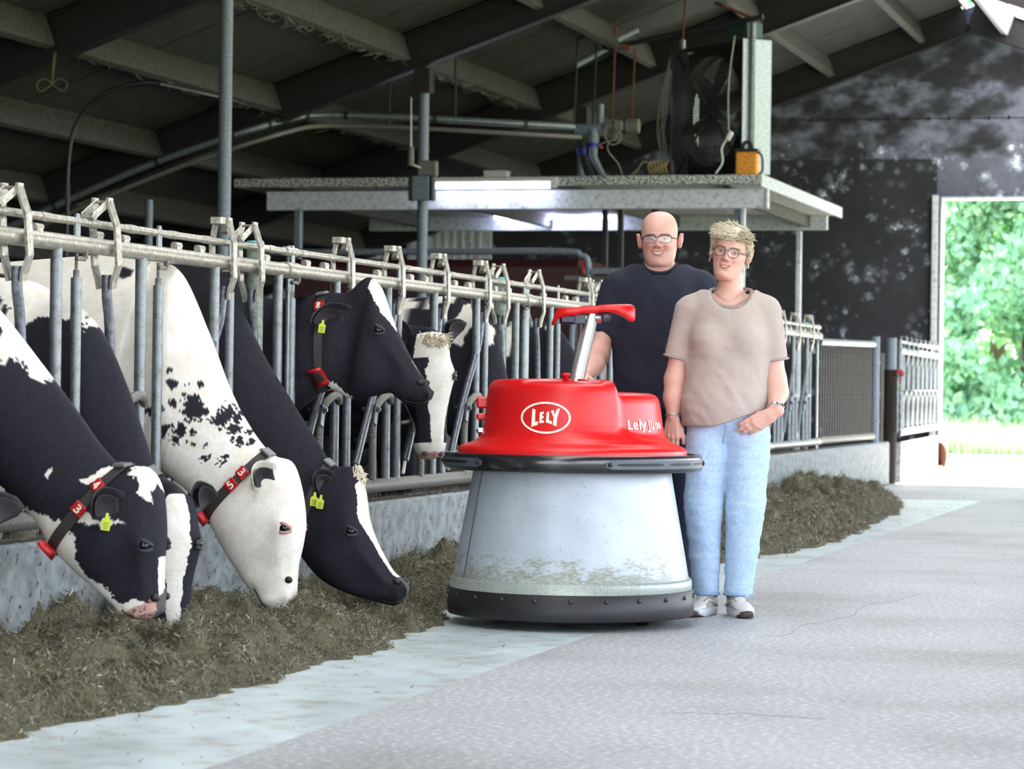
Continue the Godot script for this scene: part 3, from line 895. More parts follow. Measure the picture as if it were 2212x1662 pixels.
	put("tee", tubes([Vector3(-0.16, 0.44, 0.7), Vector3(0.12, 0.44, 0.7)], 0.062, 16), M.galv_post, pu)
	put("riser", tubes([Vector3(0.09, 0.44, 0.68), Vector3(0.09, 0.70, 0.68)], 0.035, 14), M.galv_post, pu)
	put("filter", tubes([Vector3(0.03, 0.44, 0.72), Vector3(0.03, 0.30, 0.72), Vector3(0.03, 0.27, 0.72), Vector3(0.03, 0.16, 0.72), Vector3(0.06, 0.02, 0.5), Vector3(0.07, -0.02, 0.35)], [0.058, 0.058, 0.05, 0.04, 0.03, 0.02], 16), M.galv_post, pu)
	put("blue_band", tubes([Vector3(0.03, 0.30, 0.72), Vector3(0.03, 0.255, 0.72)], 0.06, 16), M.blue, pu)
	put("second_filter", tubes([Vector3(-0.13, 0.44, 0.6), Vector3(-0.13, 0.24, 0.6), Vector3(-0.13, 0.0, 0.2)], 0.05, 16), M.dark, pu)
	put("blue_band", tubes([Vector3(-0.13, 0.27, 0.6), Vector3(-0.13, 0.215, 0.58)], 0.055, 16), M.blue, pu)
	put("red_valve", tubes([Vector3(0.09, 0.27, 0.74), Vector3(0.13, 0.25, 0.76)], 0.012, 8), M.red, pu)
	put("stand", tubes([Vector3(-0.1, 0.0, 0.0), Vector3(-0.1, 0.44, 0.64)], 0.02, 8), M.dark, pu)
	var loop := []
	for k in 22:
		var t := TAU * k / 16.0
		loop.append(Vector3(0.2 + 0.065 * cos(t) + 0.004 * k, 0.40 + 0.09 * sin(t) - 0.003 * k, 0.78))
	put("cable", tubes(loop, 0.006, 6), M.cable, pu)
	put("cable", tubes(spline([Vector3(0.3, 0.42, 0.78), Vector3(0.27, 0.33, 0.78), Vector3(0.16, 0.30, 0.78), Vector3(0.1, 0.27, 0.77)], 5), 0.006, 6), M.cable, pu)
	put("cable", tubes(spline([Vector3(0.19, 0.31, 0.74), Vector3(0.18, 0.22, 0.7), Vector3(0.26, 0.1, 0.6), Vector3(0.26, 0.0, 0.4)], 5), 0.006, 6), M.cable, pu)

	# big square fan
	var er := Vector3(-2.35 + 1.39, 0, -29.35 + 28.4)
	var wdt := er.length()
	er = er.normalized()                      # along the face, towards its right edge
	var back := er.cross(Vector3.UP).normalized()   # out of the back
	var nb := Basis(er, Vector3.UP, er.cross(Vector3.UP))
	nb = Basis(-er, Vector3.UP, (-er).cross(Vector3.UP))
	if (nb.z.dot(Vector3(0.2, 0, 1.0))) < 0.0: nb = Basis(nb.x, nb.y, nb.z) * ry(180)
	var mid := Vector3((-2.35 - 1.39) / 2, 3.235, (-29.35 - 28.4) / 2)
	var f := thing("barn_fan", "big square barn fan with dark mesh and pale metal side", "fan", Transform3D(nb, mid))
	var hh := 1.40
	var hw := wdt / 2
	var dp := 0.36
	for q in [[Vector3(0.012, hh, dp), Vector3(hw, hh / 2, -dp / 2), M.galv_light, "side_panel"], [Vector3(0.012, hh, dp), Vector3(-hw, hh / 2, -dp / 2), M.galv_light, "side_panel"], [Vector3(hw * 2, 0.012, dp), Vector3(0, hh, -dp / 2), M.galv_dirty, "top_panel"], [Vector3(hw * 2, 0.012, dp), Vector3(0, 0, -dp / 2), M.galv_dirty, "bottom_panel"]]:
		s = S(); cbox(s, q[0], T(q[1].x, q[1].y, q[1].z), 0.003); put(q[3], s, q[2], f)
	# round shroud in a dark square plate
	s = S()
	var rr := minf(hw, hh / 2) * 0.86
	for k in 40:
		var t0 := TAU * k / 40.0; var t1 := TAU * (k + 1) / 40.0
		var pts := []
		for t in [t0, t1]:
			var d := Vector3(cos(t), sin(t), 0)
			var m2: float = 1.0 / maxf(absf(d.x) / hw, absf(d.y) / (hh / 2))
			pts.append([Vector3(0, hh / 2, -0.22) + d * rr, Vector3(0, hh / 2, -0.22) + d * m2, Vector3(0, hh / 2, -0.06) + d * rr])
		quad(s, pts[0][0], pts[0][1], pts[1][1], pts[1][0], Vector3.BACK)
		quad(s, pts[0][0], pts[0][2], pts[1][2], pts[1][0], Vector3(0, hh / 2, 0) - pts[0][0])
	put("shroud", s, M.dark, f)
	for k in 6:
		s = S()
		var bl := Basis(Vector3.BACK, TAU * k / 6.0 + 0.3)
		var rings := []
		for j in 6:
			var r := 0.09 + (rr - 0.12) * j / 5.0
			var wd := 0.09 + 0.13 * sin(PI * (0.2 + 0.7 * j / 5.0))
			var tw := Basis(Vector3.RIGHT, deg_to_rad(38.0 - 16.0 * j / 5.0))
			rings.append(PackedVector3Array([bl * (Vector3(r, 0, 0) + tw * Vector3(0, wd / 2, 0.004)), bl * (Vector3(r, 0, 0) + tw * Vector3(0, -wd / 2, 0.004)), bl * (Vector3(r, 0, 0) + tw * Vector3(0, -wd / 2, -0.004)), bl * (Vector3(r, 0, 0) + tw * Vector3(0, wd / 2, -0.004))]))
		loft(s, rings)
		put("blade", s, M.arm, f, T(0, hh / 2, -0.17))
	put("hub_motor", tubes([Vector3(0, hh / 2, -0.10), Vector3(0, hh / 2, -0.30)], 0.12, 20), M.galv_teal, f)
	for k in 4:
		var a := PI / 4 + PI / 2 * k
		put("strut", tubes([Vector3(0, hh / 2, -0.05), Vector3(cos(a) * hw * 1.35, hh / 2 + sin(a) * hh * 0.66, -0.05)], 0.014, 8), M.galv_dirty, f)
	var wv := tube_mesh([Vector3(0, 0.01, 0), Vector3(0, hh - 0.01, 0)], 0.004, 5)
	var wh := tube_mesh([Vector3(-hw, 0, 0), Vector3(hw, 0, 0)], 0.004, 5)
	for k in 46:
		part("mesh_wire", wv, M.black, f, T(-hw + 2 * hw * (k + 0.5) / 46.0, 0, 0.0))
	for k in 46:
		part("mesh_wire", wh, M.black, f, T(0, hh * (k + 0.5) / 46.0, 0.004))
	s = S(); cbox(s, Vector3(0.35, 0.17, 0.2), T(hw - 0.25, hh + 0.1, -0.2), 0.01); put("junction_box", s, M.galv_teal, f)
	# upright that carries the fan
	put("carrier_tube", tubes([Vector3(hw + 0.03, -0.02, -0.10), Vector3(hw + 0.03, hh + 0.16, -0.10)], 0.032, 14), M.galv, f)
	put("carrier_tube", tubes([Vector3(-hw + 0.05, hh, -0.1), Vector3(-hw + 0.05, hh + 0.12, -0.1)], 0.03, 12), M.galv_light, f)
	for c in [[0.1, 0.3, 0.52], [0.14, 0.12, 0.7], [0.2, 0.34, 0.3], [0.05, 0.2, 0.4]]:
		put("cable", tubes(spline([Vector3(-hw - 0.02, hh * 0.95, 0.02), Vector3(-hw - c[0], hh * 0.55, 0.03), Vector3(-hw - c[1] * 0.6, hh * 0.3, 0.03), Vector3(-hw + 0.03, 0.02, 0.03)], 6), 0.006, 5), M.cable, f)

	# rack of bars above the fan
	var rk := thing("hanging_rack", "dark bar with bright pipe ends hung below the roof beside the fan", "rack")
	put("bar", tubes([Vector3(-3.0, 4.62, -28.9), Vector3(-1.22, 4.88, -28.6)], 0.03, 12), M.dark, rk)
	put("pipe_end", tubes([Vector3(-3.3, 4.442, -28.9), Vector3(-2.92, 4.64, -28.9)], 0.026, 12), M.galv_light, rk)
	put("pipe_end", tubes([Vector3(-2.9, 4.66, -28.8), Vector3(-2.6, 4.80, -28.8)], 0.028, 12), M.galv_light, rk)
	put("strap", tubes([Vector3(-3.25, 4.70, -28.7), Vector3(-2.63, 5.10, -28.7)], 0.018, 6), M.black, rk)
	put("strap", tubes([Vector3(-1.75, 5.05, -28.7), Vector3(-1.30, 4.86, -28.6)], 0.018, 6), M.rust, rk)
	put("brace", tubes([Vector3(-2.95, 4.66, -28.85), Vector3(-2.7, 4.62, -28.85)], 0.03, 8), M.rust, rk)
	for h in [[-2.84, 3.65, 4.95, M.rust], [-2.63, 3.68, 4.6, M.rust], [-3.26, 3.6, 4.68, M.black], [-2.09, 4.55, 5.1, M.rust], [-3.05, 3.7, 4.64, M.dark]]:
		put("hanger_rod", tubes([Vector3(h[0], h[1], -28.65), Vector3(h[0] + 0.02, h[2], -28.7)], 0.011, 7), h[3], rk)

	# things lying on the platform
	var yb := thing("battery_box", "yellow box with a dark lid on the right corner of the platform", "box", T(-1.29, 3.19, -28.2))
	s = S(); cbox(s, Vector3(0.22, 0.25, 0.16), T(0, 0.125, 0), 0.015); put("body", s, M.yellow, yb)
	s = S(); cbox(s, Vector3(0.25, 0.03, 0.19), T(0, 0.26, 0), 0.01); put("lid", s, M.black, yb)
	put("handle", tubes(spline([Vector3(-0.05, 0.27, 0), Vector3(-0.03, 0.34, 0), Vector3(0.03, 0.34, 0), Vector3(0.05, 0.27, 0)], 4), 0.02, 8), M.dark, yb)
	put("cable", tubes(spline([Vector3(0.1, 0.24, 0.06), Vector3(0.16, 0.2, 0.06), Vector3(0.17, 0.05, 0.06), Vector3(0.13, 0.01, 0.06)], 5), 0.012, 7), M.black, yb)
	var wb := thing("white_box", "small white box lying on the platform above the front lamp", "box", T(-4.0, 3.19, -28.3))
	s = S(); cbox(s, Vector3(0.25, 0.075, 0.16), T(0, 0.0375, 0), 0.006); put("carton", s, M.white_plastic, wb)
	s = S(); cbox(s, Vector3(0.256, 0.02, 0.166), T(0, 0.07, 0), 0.004); put("lid", s, M.white_plastic, wb)
	var rp := thing("rope_coil", "coil of beige rope on a reel on the platform", "rope", T(-2.2, 3.19, -28.15))
	s = S(); tube(s, [Vector3(-0.12, 0.085, 0), Vector3(0.12, 0.085, 0)], 0.055, 16); put("reel", s, M.dark, rp)
	for k in 7:
		s = S()
		var ring := []
		for j in 17: ring.append(Vector3(-0.10 + 0.03 * k + 0.008 * sin(j * 1.3 + k), 0.085 + 0.066 * cos(TAU * j / 16.0), 0.066 * sin(TAU * j / 16.0)))
		tube(s, ring, 0.013, 7, false)
		put("turn", s, M.rope, rp)
	for e in [-1.0, 1.0]:
		put("flange", tubes([Vector3(0.125 * e, 0.085, 0), Vector3(0.135 * e, 0.085, 0)], 0.085, 18), M.dark, rp)
	put("loose_end", tubes(spline([Vector3(-0.1, 0.13, 0.06), Vector3(-0.16, 0.14, 0.08), Vector3(-0.22, 0.06, 0.08), Vector3(-0.28, 0.01, 0.08)], 5), 0.008, 7), M.rope, rp)
	var pc := thing("plug_cable", "white cable with a plug hanging in front of the fan", "cable", T(-1.44, 3.62, -28.05))
	put("upper_cable", tubes(spline([Vector3(0.03, 1.0, 0), Vector3(-0.02, 0.6, 0.0), Vector3(-0.03, 0.3, 0), Vector3(-0.02, 0.02, 0)], 5), 0.009, 7), M.cable, pc)
	s = S(); cbox(s, Vector3(0.05, 0.10, 0.04), T(-0.01, -0.03, 0, rz(-30)), 0.01); put("plug", s, M.white_plastic, pc)
	put("lower_cable", tubes(spline([Vector3(-0.04, -0.07, 0), Vector3(-0.09, -0.16, 0), Vector3(-0.08, -0.3, 0), Vector3(-0.15, -0.415, 0)], 5), 0.01, 7), M.white_plastic, pc)

	# maroon wagon with a tubular rim, far back among the cows
	var wg := thing("feed_wagon", "dark maroon wagon with a round tube rim behind the cows", "wagon", T(-4.3, 0.05, -27.6))
	s = S(); cbox(s, Vector3(3.2, 1.35, 1.2), T(0, 1.55, 0), 0.08); put("body", s, M.maroon, wg)
	put("rim", tubes(spline([Vector3(-2.0, 2.29, 0.62), Vector3(0, 2.30, 0.62), Vector3(1.35, 2.30, 0.62), Vector3(1.56, 2.26, 0.62), Vector3(1.64, 2.16, 0.62), Vector3(1.64, 1.6, 0.62)], 6), 0.034, 14), M.galv_post, wg)
	for e in [-1.0, 1.0]:
		s = S(); lathe(s, [[0.0, -0.1], [0.38, -0.1], [0.44, -0.05], [0.44, 0.05], [0.38, 0.1], [0.0, 0.1]], 24, T(e * 1.0, 0.44, 0.5, rx(90)))
		put("wheel", s, M.black, wg)
	s = S(); cbox(s, Vector3(3.0, 0.12, 0.8), T(0, 0.83, 0), 0.02); put("chassis", s, M.dark, wg)
	s = S(); cbox(s, Vector3(0.03, 0.14, 0.05), T(1.59, 2.15, 0.6), 0.005); put("red_reflector", s, M.red, wg)
	# low pen frame beside it
	var pf := thing("pen_frame", "grey tube pen frame with a crossbar behind the steering head", "frame", T(-2.55, 0.05, -27.0))
	put("crossbar", tubes([Vector3(-0.35, 2.03, 0), Vector3(0.45, 2.03, 0)], 0.035, 12), M.galv_dirty, pf)
	put("arch", tubes(spline([Vector3(-0.25, 0.0, 0.1), Vector3(-0.25, 1.5, 0.1), Vector3(-0.15, 1.8, 0.1), Vector3(0.1, 1.88, 0.1), Vector3(0.5, 1.88, 0.1)], 5), 0.035, 12), M.galv_post, pf)
	put("leg", tubes([Vector3(0.4, 0, 0), Vector3(0.4, 2.03, 0)], 0.035, 12), M.galv_dirty, pf)
	s = S(); cbox(s, Vector3(0.4, 0.07, 0.2), T(0.15, 2.10, 0), 0.01); put("tray", s, M.galv, pf)

	# black hose at the left
	var hz := thing("black_hose", "black hose hanging in an arch under the roof at left", "hose")
	put("hose", tubes(spline([Vector3(-5.14, 1.5, -20), Vector3(-5.115, 2.289, -20), Vector3(-5.118, 2.525, -20), Vector3(-5.095, 2.851, -20), Vector3(-5.008, 3.067, -20), Vector3(-4.795, 3.245, -20), Vector3(-4.523, 3.32, -20.05), Vector3(-4.40, 3.318, -20.1)], 6), 0.017, 10), M.black, hz)
	put("wrap", tubes([Vector3(-5.118, 2.42, -20), Vector3(-5.12, 2.53, -20)], 0.024, 10), M.dark, hz)
	put("run", tubes(spline([Vector3(-4.40, 3.318, -20.1), Vector3(-4.4, 3.35, -21.5), Vector3(-5.46, 3.64, -24.6), Vector3(-5.47, 3.64, -25.6)], 6), 0.016, 8), M.black, hz)
	# bow of twine under the first rafter
	var tw := thing("twine", "bow of thin beige twine tied under the rafter at upper left", "twine", T(-5.45, 3.62, -20.5))
	for k in 2:
		put("hanging_string", tubes([Vector3(0.01 + 0.02 * k, 0.0, 0.09), Vector3(0.0, -0.25, 0.09)], 0.004, 5), M.rope, tw)
	for e in [-1.0, 1.0]:
		put("loop", tubes(spline([Vector3(0, -0.25, 0.09), Vector3(0.07 * e, -0.21, 0.09), Vector3(0.13 * e, -0.25, 0.09), Vector3(0.11 * e, -0.31, 0.09), Vector3(0.05 * e, -0.29, 0.09), Vector3(0, -0.25, 0.09)], 5), 0.004, 5), M.rope, tw)

# ---------------------------------------------------------------- outside the doorway
func leaf_mesh(w: float, l: float) -> ArrayMesh:
	var s := S()
	s.set_smooth_group(-1)
	var a := Vector3(0, 0, 0); var b := Vector3(w / 2, l * 0.45, 0.02 * l); var c := Vector3(0, l, -0.1 * l); var d := Vector3(-w / 2, l * 0.45, 0.02 * l)
	tri(s, a, b, c, Vector3.BACK); tri(s, a, c, d, Vector3.BACK)
	return done(s)

func scatter(called: String, mesh: Mesh, m: Material, xfs: Array, cols: Array, parent: Node) -> MultiMeshInstance3D:
	var mm := MultiMesh.new()
	mm.transform_format = MultiMesh.TRANSFORM_3D
	mm.use_colors = cols.size() > 0
	mm.mesh = mesh
	mm.instance_count = xfs.size()
	for i in xfs.size():
		mm.set_instance_transform(i, xfs[i])
		if cols.size(): mm.set_instance_color(i, cols[i])
	var o := MultiMeshInstance3D.new()
	o.name = called
	o.multimesh = mm
	o.material_override = m
	parent.add_child(o, true)
	return o

func rand_basis(r: RandomNumberGenerator) -> Basis:
	return Basis(Vector3(r.randfn(), r.randfn(), r.randfn()).normalized(), r.randf() * TAU)

func build_outside():
	slab("ground", M.apron, -14.0, 16.0, -0.4, -0.02, -45.0, -36.25)
	slab("ground", M.soil, -30.0, 30.0, -0.4, -0.03, -85.0, -45.0)
	slab("ground", M.soil, 7.0, 60.0, -0.4, -0.06, -45.0, 40.0)
	slab("ground", M.apron, -14.0, 16.0, -0.4, -0.02, 18.0, 40.0)
	var r := RandomNumberGenerator.new(); r.seed = 31
	var lm := mat(Color.WHITE, 0.6)
	lm.vertex_color_use_as_albedo = true
	lm.backlight_enabled = true
	lm.backlight = Color(0.75, 0.85, 0.7)
	# tall grass
	var blade := S()
	blade.set_smooth_group(-1)
	tri(blade, Vector3(-0.012, 0, 0), Vector3(0.012, 0, 0), Vector3(0.05, 0.5, 0.03), Vector3.BACK)
	tri(blade, Vector3(0, 0, -0.012), Vector3(0, 0, 0.012), Vector3(-0.04, 0.42, -0.05), Vector3.RIGHT)
	var xfs := []; var cols := []
	for k in 14000:
		var z := -45.0 - 9.0 * pow(r.randf(), 1.4)
		var x := -4.0 + 10.0 * r.randf()
		var h := 0.5 + 0.8 * r.randf() * (0.6 + 0.4 * sin(x * 1.7 + z))
		xfs.append(Transform3D(Basis(Vector3.UP, r.randf() * TAU).scaled(Vector3(1.3, h, 1.3)), Vector3(x, -0.03, z)))
		var q := r.randf()
		cols.append(Color(0.42 + 0.2 * q, 0.52 + 0.14 * q, 0.26 + 0.16 * q))
	var gr := thing("tall_grass", "tall bright grass on the verge beyond the doorway", "grass", Transform3D(), "", "stuff")
	scatter("blades", done(blade), lm, xfs, cols, gr)
	# trees and shrubs behind the verge
	var leaf := leaf_mesh(0.11, 0.17)
	var spots := [[-1.0, -57.0, 8.5, 3.0], [2.2, -55.5, 9.0, 2.6], [1.0, -59.0, 10.0, 3.0], [5.0, -58.0, 9.0, 3.2], [-4.6, -58.5, 9.0, 3.0], [0.6, -54.0, 3.0, 1.7], [3.2, -53.6, 2.6, 1.6], [-1.9, -53.8, 2.8, 1.6], [3.0, -64.0, 11.0, 3.6], [-2.4, -64.5, 11.0, 3.6]]
	var tl := ["leafy green tree left in the view through the doorway", "leafy green tree filling the view through the doorway", "tall green tree behind the others beyond the doorway", "green tree right of the view through the doorway", "green tree hidden left of the doorway", "rounded green shrub low in front of the trees beyond the doorway", "rounded shrub right of the view through the doorway", "rounded shrub left of the view through the doorway", "farthest tall tree right, behind the row beyond the doorway", "farthest tall tree left, behind the row beyond the doorway"]
	for i in spots.size():
		var sp: Array = spots[i]
		var t := thing("leafy_tree" if sp[2] > 4 else "leafy_shrub", tl[i], "tree" if sp[2] > 4 else "shrub", T(sp[0], -0.03, sp[1]), "trees beyond the doorway")
		put("trunk", tubes([Vector3.ZERO, Vector3(0.1, sp[2] * 0.4, 0), Vector3(-0.1, sp[2] * 0.85, 0.1)], [0.22, 0.15, 0.04] if sp[2] > 4 else [0.06, 0.05, 0.02], 8), M.bark, t)
		var lx := []; var lc := []
		var blobs := []
		for b in (26 if sp[2] > 4 else 10):
			var yy: float = sp[2] * (0.06 + 0.9 * r.randf())
			var rad: float = sp[3] * sqrt(maxf(0.12, 1.0 - pow((yy / sp[2] - 0.45) / 0.62, 2)))
			var an := r.randf() * TAU
			blobs.append([Vector3(cos(an) * rad * 0.7 * r.randf(), yy, sin(an) * rad * 0.7 * r.randf()), 0.55 + 0.65 * r.randf() if sp[2] > 4 else 0.35 + 0.3 * r.randf(), r.randf()])
		for k in (24000 if i < 3 else 9000 if sp[2] > 4 else 5000):
			var bl: Array = blobs[r.randi() % blobs.size()]
			var d: Vector3 = Vector3(r.randfn(), r.randfn(), r.randfn()).normalized() * bl[1] * pow(r.randf(), 0.4)
			var sc := 0.8 + 0.9 * r.randf()
			lx.append(Transform3D(rand_basis(r).scaled(Vector3.ONE * sc), bl[0] + d))
			var q: float = 0.6 * bl[2] + 0.4 * r.randf()
			lc.append(Color(0.13 + 0.15 * q, 0.31 + 0.17 * q, 0.19 + 0.10 * q) if r.randf() < 0.85 else Color(0.36, 0.55, 0.30))
		scatter("foliage", leaf, lm, lx, lc, t).set_meta("kind", "stuff")


# ---------------------------------------------------------------- feed-pushing robot
# hood radius and height; angle from the front towards the right
func hood_point(phi: float, t: float) -> Vector3:
	var ys := [0.655, 0.668, 0.70, 0.735, 0.748, 0.757, 0.768, 0.785, 0.81, 0.85, 0.90, 0.95, 0.985, 1.008, 1.022, 1.030, 1.034, 1.036]
	var rs := [0.455, 0.478, 0.487, 0.486, 0.476, 0.452, 0.420, 0.394, 0.381, 0.374, 0.369, 0.364, 0.359, 0.352, 0.339, 0.314, 0.20, 0.0]
	var k := t * (ys.size() - 1)
	var i := clampi(int(k), 0, ys.size() - 2)
	var f := k - i
	var y: float = lerpf(ys[i], ys[i + 1], f)
	var r: float = lerpf(rs[i], rs[i + 1], f)
	var deg := rad_to_deg(phi)
	# raised front block ends at a bevel on the right, which sweeps out into the flange
	var edge := 27.0 + 38.0 * pow(clampf((0.84 - y) / 0.075, 0.0, 1.0), 2.0)
	var blk := (1.0 - smoothstep(edge - 1.5, edge + 5.0, deg)) * smoothstep(-100.0, -82.0, deg)
	var body := smoothstep(0.752, 0.785, y)
	r += 0.020 * blk * body - 0.004 * body
	if y > 0.79:
		var low := 1.0 - blk
		y -= low * 0.052 * smoothstep(0.79, 1.03, y)
	# shallow dip in the top of the block behind the badge
	y -= 0.010 * smoothstep(1.0, 1.03, y) * smoothstep(19.0, 16.0, deg) * smoothstep(-40.0, -36.0, deg) * blk
	return Vector3(sin(phi) * r + 0.012 * body, y, cos(phi) * r)

func hood_out(x: float, y: float, proud: float) -> Vector3:
	# point of the hood's front skin at the place (x, y), a little proud of it
	var best := Vector3(); var bd := 9.0
	var lo := 0.25; var hi := 0.85
	var phi := asin(clampf((x - 0.012) / 0.385, -0.999, 0.999))
	for it in 3:
		lo = 0.25; hi = 0.88
		for k in 18:
			var m := (lo + hi) / 2
			if hood_point(phi, m).y < y: lo = m
			else: hi = m
		best = hood_point(phi, lo)
		var rad := Vector2(best.x - 0.012, best.z).length()
		phi = asin(clampf((x - 0.012) / rad, -0.999, 0.999))
	best = hood_point(phi, lo)
	return best + Vector3(sin(phi), 0.08, cos(phi)) * proud

# print laid on the hood: a flat outline cut into triangles and wrapped on the skin
func hood_print(called: String, polys: Array, m: Material, parent: Node):
	var s := S()
	s.set_smooth_group(-1)
	for poly in polys:
		var pv := PackedVector2Array(poly)
		var idx := Geometry2D.triangulate_polygon(pv)
		for k in range(0, idx.size(), 3):
			tri(s, hood_out(pv[idx[k]].x, pv[idx[k]].y, 0.0022), hood_out(pv[idx[k + 1]].x, pv[idx[k + 1]].y, 0.0022), hood_out(pv[idx[k + 2]].x, pv[idx[k + 2]].y, 0.0022), Vector3(pv[idx[k]].x, 0, 0.3))
	return put(called, s, m, parent)

func skirt_texture() -> ImageTexture:
	var w := 1024; var h := 384
	var im := Image.create(w, h, false, Image.FORMAT_RGB8)
	var n1 := noise(71, 0.02, 4); var n2 := noise(72, 0.09, 3); var n3 := noise(73, 0.006, 3)
	for y in h:
		var v := float(y) / h              # 0 at the bottom of the cone
		for x in w:
			var a := n1.get_noise_2d(x, y); var b := n2.get_noise_2d(x, y)
			var c := Color(0.66, 0.70, 0.735)
			c = c * (1.0 + 0.05 * n3.get_noise_2d(x * 2.0, y))
			# caked feed dust low on the cone, in patches
			var d := smoothstep(0.05, 0.55, 0.62 - v * 2.6 + 0.55 * a + 0.25 * b)
			c = c.lerp(Color(0.47, 0.47, 0.38), d * (0.55 + 0.4 * b))
			im.set_pixel(x, y, c)
	var r := RandomNumberGenerator.new(); r.seed = 4
	for k in 1500:
		var px := r.randi() % w; var py := r.randi() % h
		var l := 1 + int(3.0 * pow(r.randf(), 3.0))
		var col := Color(0.30, 0.29, 0.24).lerp(im.get_pixel(px, py), 0.25 + 0.5 * r.randf())
		for q in l:
			var yy := clampi(py + q, 0, h - 1)
			im.set_pixel(px, yy, col)
			if r.randf() < 0.4: im.set_pixel(mini(px + 1, w - 1), yy, col)
	return ImageTexture.create_from_image(im)

func build_feed_robot():
	var zf := Vector3(0.2480, 0, 0.9688).normalized()
	var xr := Vector3(zf.z, 0, -zf.x)
	var R := thing("feed_robot", "red and grey round feed-pushing robot with a steering head", "robot", Transform3D(Basis(xr, Vector3.UP, zf), Vector3(1.19, 0, -11.43)))
	# cone
	var s := S()
	var rings := []; var vs := []
	var prof := [[0.503, 0.196], [0.500, 0.20], [0.482, 0.30], [0.464, 0.40], [0.446, 0.50], [0.428, 0.60], [0.418, 0.66]]
	for p in prof:
		var ring := PackedVector3Array()
		for j in 96:
			var a := TAU * j / 96.0
			ring.append(Vector3(-cos(a) * p[0], p[1], -sin(a) * p[0] * -1.0))
		rings.append(ring)
		vs.append((p[1] - 0.19) / 0.48)
	loft(s, rings, false, false, true, vs)
	var sk := mat(Color.WHITE, 0.38, 0.06)
	sk.albedo_texture = skirt_texture()
	put("cone", s, sk, R)
	# pale rim, dark rubber skirt
	s = S(); lathe(s, [[0.40, 0.15], [0.513, 0.15], [0.513, 0.188], [0.507, 0.197], [0.49, 0.199]], 96, Transform3D(), true)
	put("rim", s, M.robot_rim, R)
	s = S(); lathe(s, [[0.42, 0.042], [0.519, 0.042], [0.522, 0.046], [0.524, 0.10], [0.521, 0.106], [0.521, 0.148], [0.515, 0.152], [0.42, 0.152]], 96, Transform3D(), true)
	var sr := put("skirt", s, M.rubber, R)
	var bolt_m := S()
	ball(bolt_m, Vector3.ZERO, Vector3(0.010, 0.010, 0.008), 5)
	var bm := done(bolt_m)
	for k in 22:
		var a := TAU * k / 22.0
		part("bolt", bm, M.steel_dark, sr, T(sin(a) * 0.5215, 0.128, cos(a) * 0.5215, Basis(Vector3.UP, a)))
	# seam with rivets on the left
	var sa := deg_to_rad(-63.0)
	s = S(); tube(s, [Vector3(sin(sa) * 0.5015, 0.20, cos(sa) * 0.5015), Vector3(sin(sa) * 0.4205, 0.65, cos(sa) * 0.4205)], 0.0022, 6)
	put("seam", s, M.steel_dark, R)
	var rv := S(); ball(rv, Vector3.ZERO, Vector3(0.006, 0.006, 0.005), 5)
	var rm := done(rv)
	for k in 6:
		var y := 0.235 + 0.075 * k
		var rr := 0.500 - (y - 0.20) * 0.18
		var a2 := sa - 0.025
		part("rivet", rm, M.steel, R, T(sin(a2) * rr, y, cos(a2) * rr, Basis(Vector3.UP, a2)))
	# underside and wheels
	s = S(); lathe(s, [[0.0, 0.14], [0.43, 0.14], [0.43, 0.07], [0.0, 0.07]], 40); put("base_plate", s, M.dark, R)
	for q in [[0.30, 0.10], [-0.30, -0.05], [0.0, -0.32]]:
		s = S(); lathe(s, [[0.0, -0.03], [0.06, -0.03], [0.068, -0.02], [0.068, 0.02], [0.06, 0.03], [0.0, 0.03]], 20, T(q[0], 0.068, q[1], rz(90) * ry(0)))
		put("wheel", s, M.rubber, R)

	# hood
	s = S()
	rings = []
	var nt := 52
	for i in nt:
		var ring := PackedVector3Array()
		for j in 180:
			ring.append(hood_point(TAU * j / 180.0 - PI, minf(float(i) / (nt - 1), 0.9995)))
		rings.append(ring)
	loft(s, rings, false, false)
	var hood := put("hood", s, M.hood, R)
	# badge: oval and letters
	var C := Vector2(-0.111, 0.873)
	var K := 3.95 * 522.0
	var oval := []
	for k in 64:
		var a := TAU * k / 64.0; var b := TAU * (k + 1) / 64.0
		oval.append([C + Vector2(cos(a) * 0.103, sin(a) * 0.0655), C + Vector2(cos(b) * 0.103, sin(b) * 0.0655), C + Vector2(cos(b) * 0.0945, sin(b) * 0.0575), C + Vector2(cos(a) * 0.0945, sin(a) * 0.0575)])
	hood_print("badge_oval", oval, M.print_white, hood)
	var letters := [[[712, 960], [738, 970], [736, 1075], [762, 1068], [760, 1098], [704, 1118]],
		[[776, 992], [810, 985], [810, 1005], [795, 1008], [795, 1024], [808, 1022], [808, 1042], [794, 1044], [793, 1062], [812, 1060], [811, 1080], [772, 1084]],
		[[834, 990], [854, 985], [852, 1058], [880, 1066], [879, 1092], [828, 1076]],
		[[868, 978], [892, 973], [904, 1012], [918, 965], [946, 955], [922, 1040], [918, 1108], [888, 1098], [893, 1032]]]
	for l in letters:
		var poly := []
		for p in l: poly.append(C + Vector2((p[0] - 826.0) / K, -(p[1] - 1037.0) / K))
		hood_print("badge_letter", [poly], M.print_white, hood)
	# name on the right side
	var tm := TextMesh.new()
	var font := SystemFont.new()
	font.font_names = PackedStringArray(["Droid Sans"])
	font.font_weight = 700
	tm.font = font
	tm.text = "Lely Juno"
	tm.font_size = 32
	tm.pixel_size = 0.001
	tm.depth = 0.0
	var arr := tm.get_mesh_arrays()
	var tv: PackedVector3Array = arr[Mesh.ARRAY_VERTEX]
	var ti: PackedInt32Array = arr[Mesh.ARRAY_INDEX] if arr[Mesh.ARRAY_INDEX] != null else PackedInt32Array(range(tv.size()))
	var lo := Vector3(9, 9, 9); var hi := -lo
	for v in tv:
		lo = lo.min(v); hi = hi.max(v)
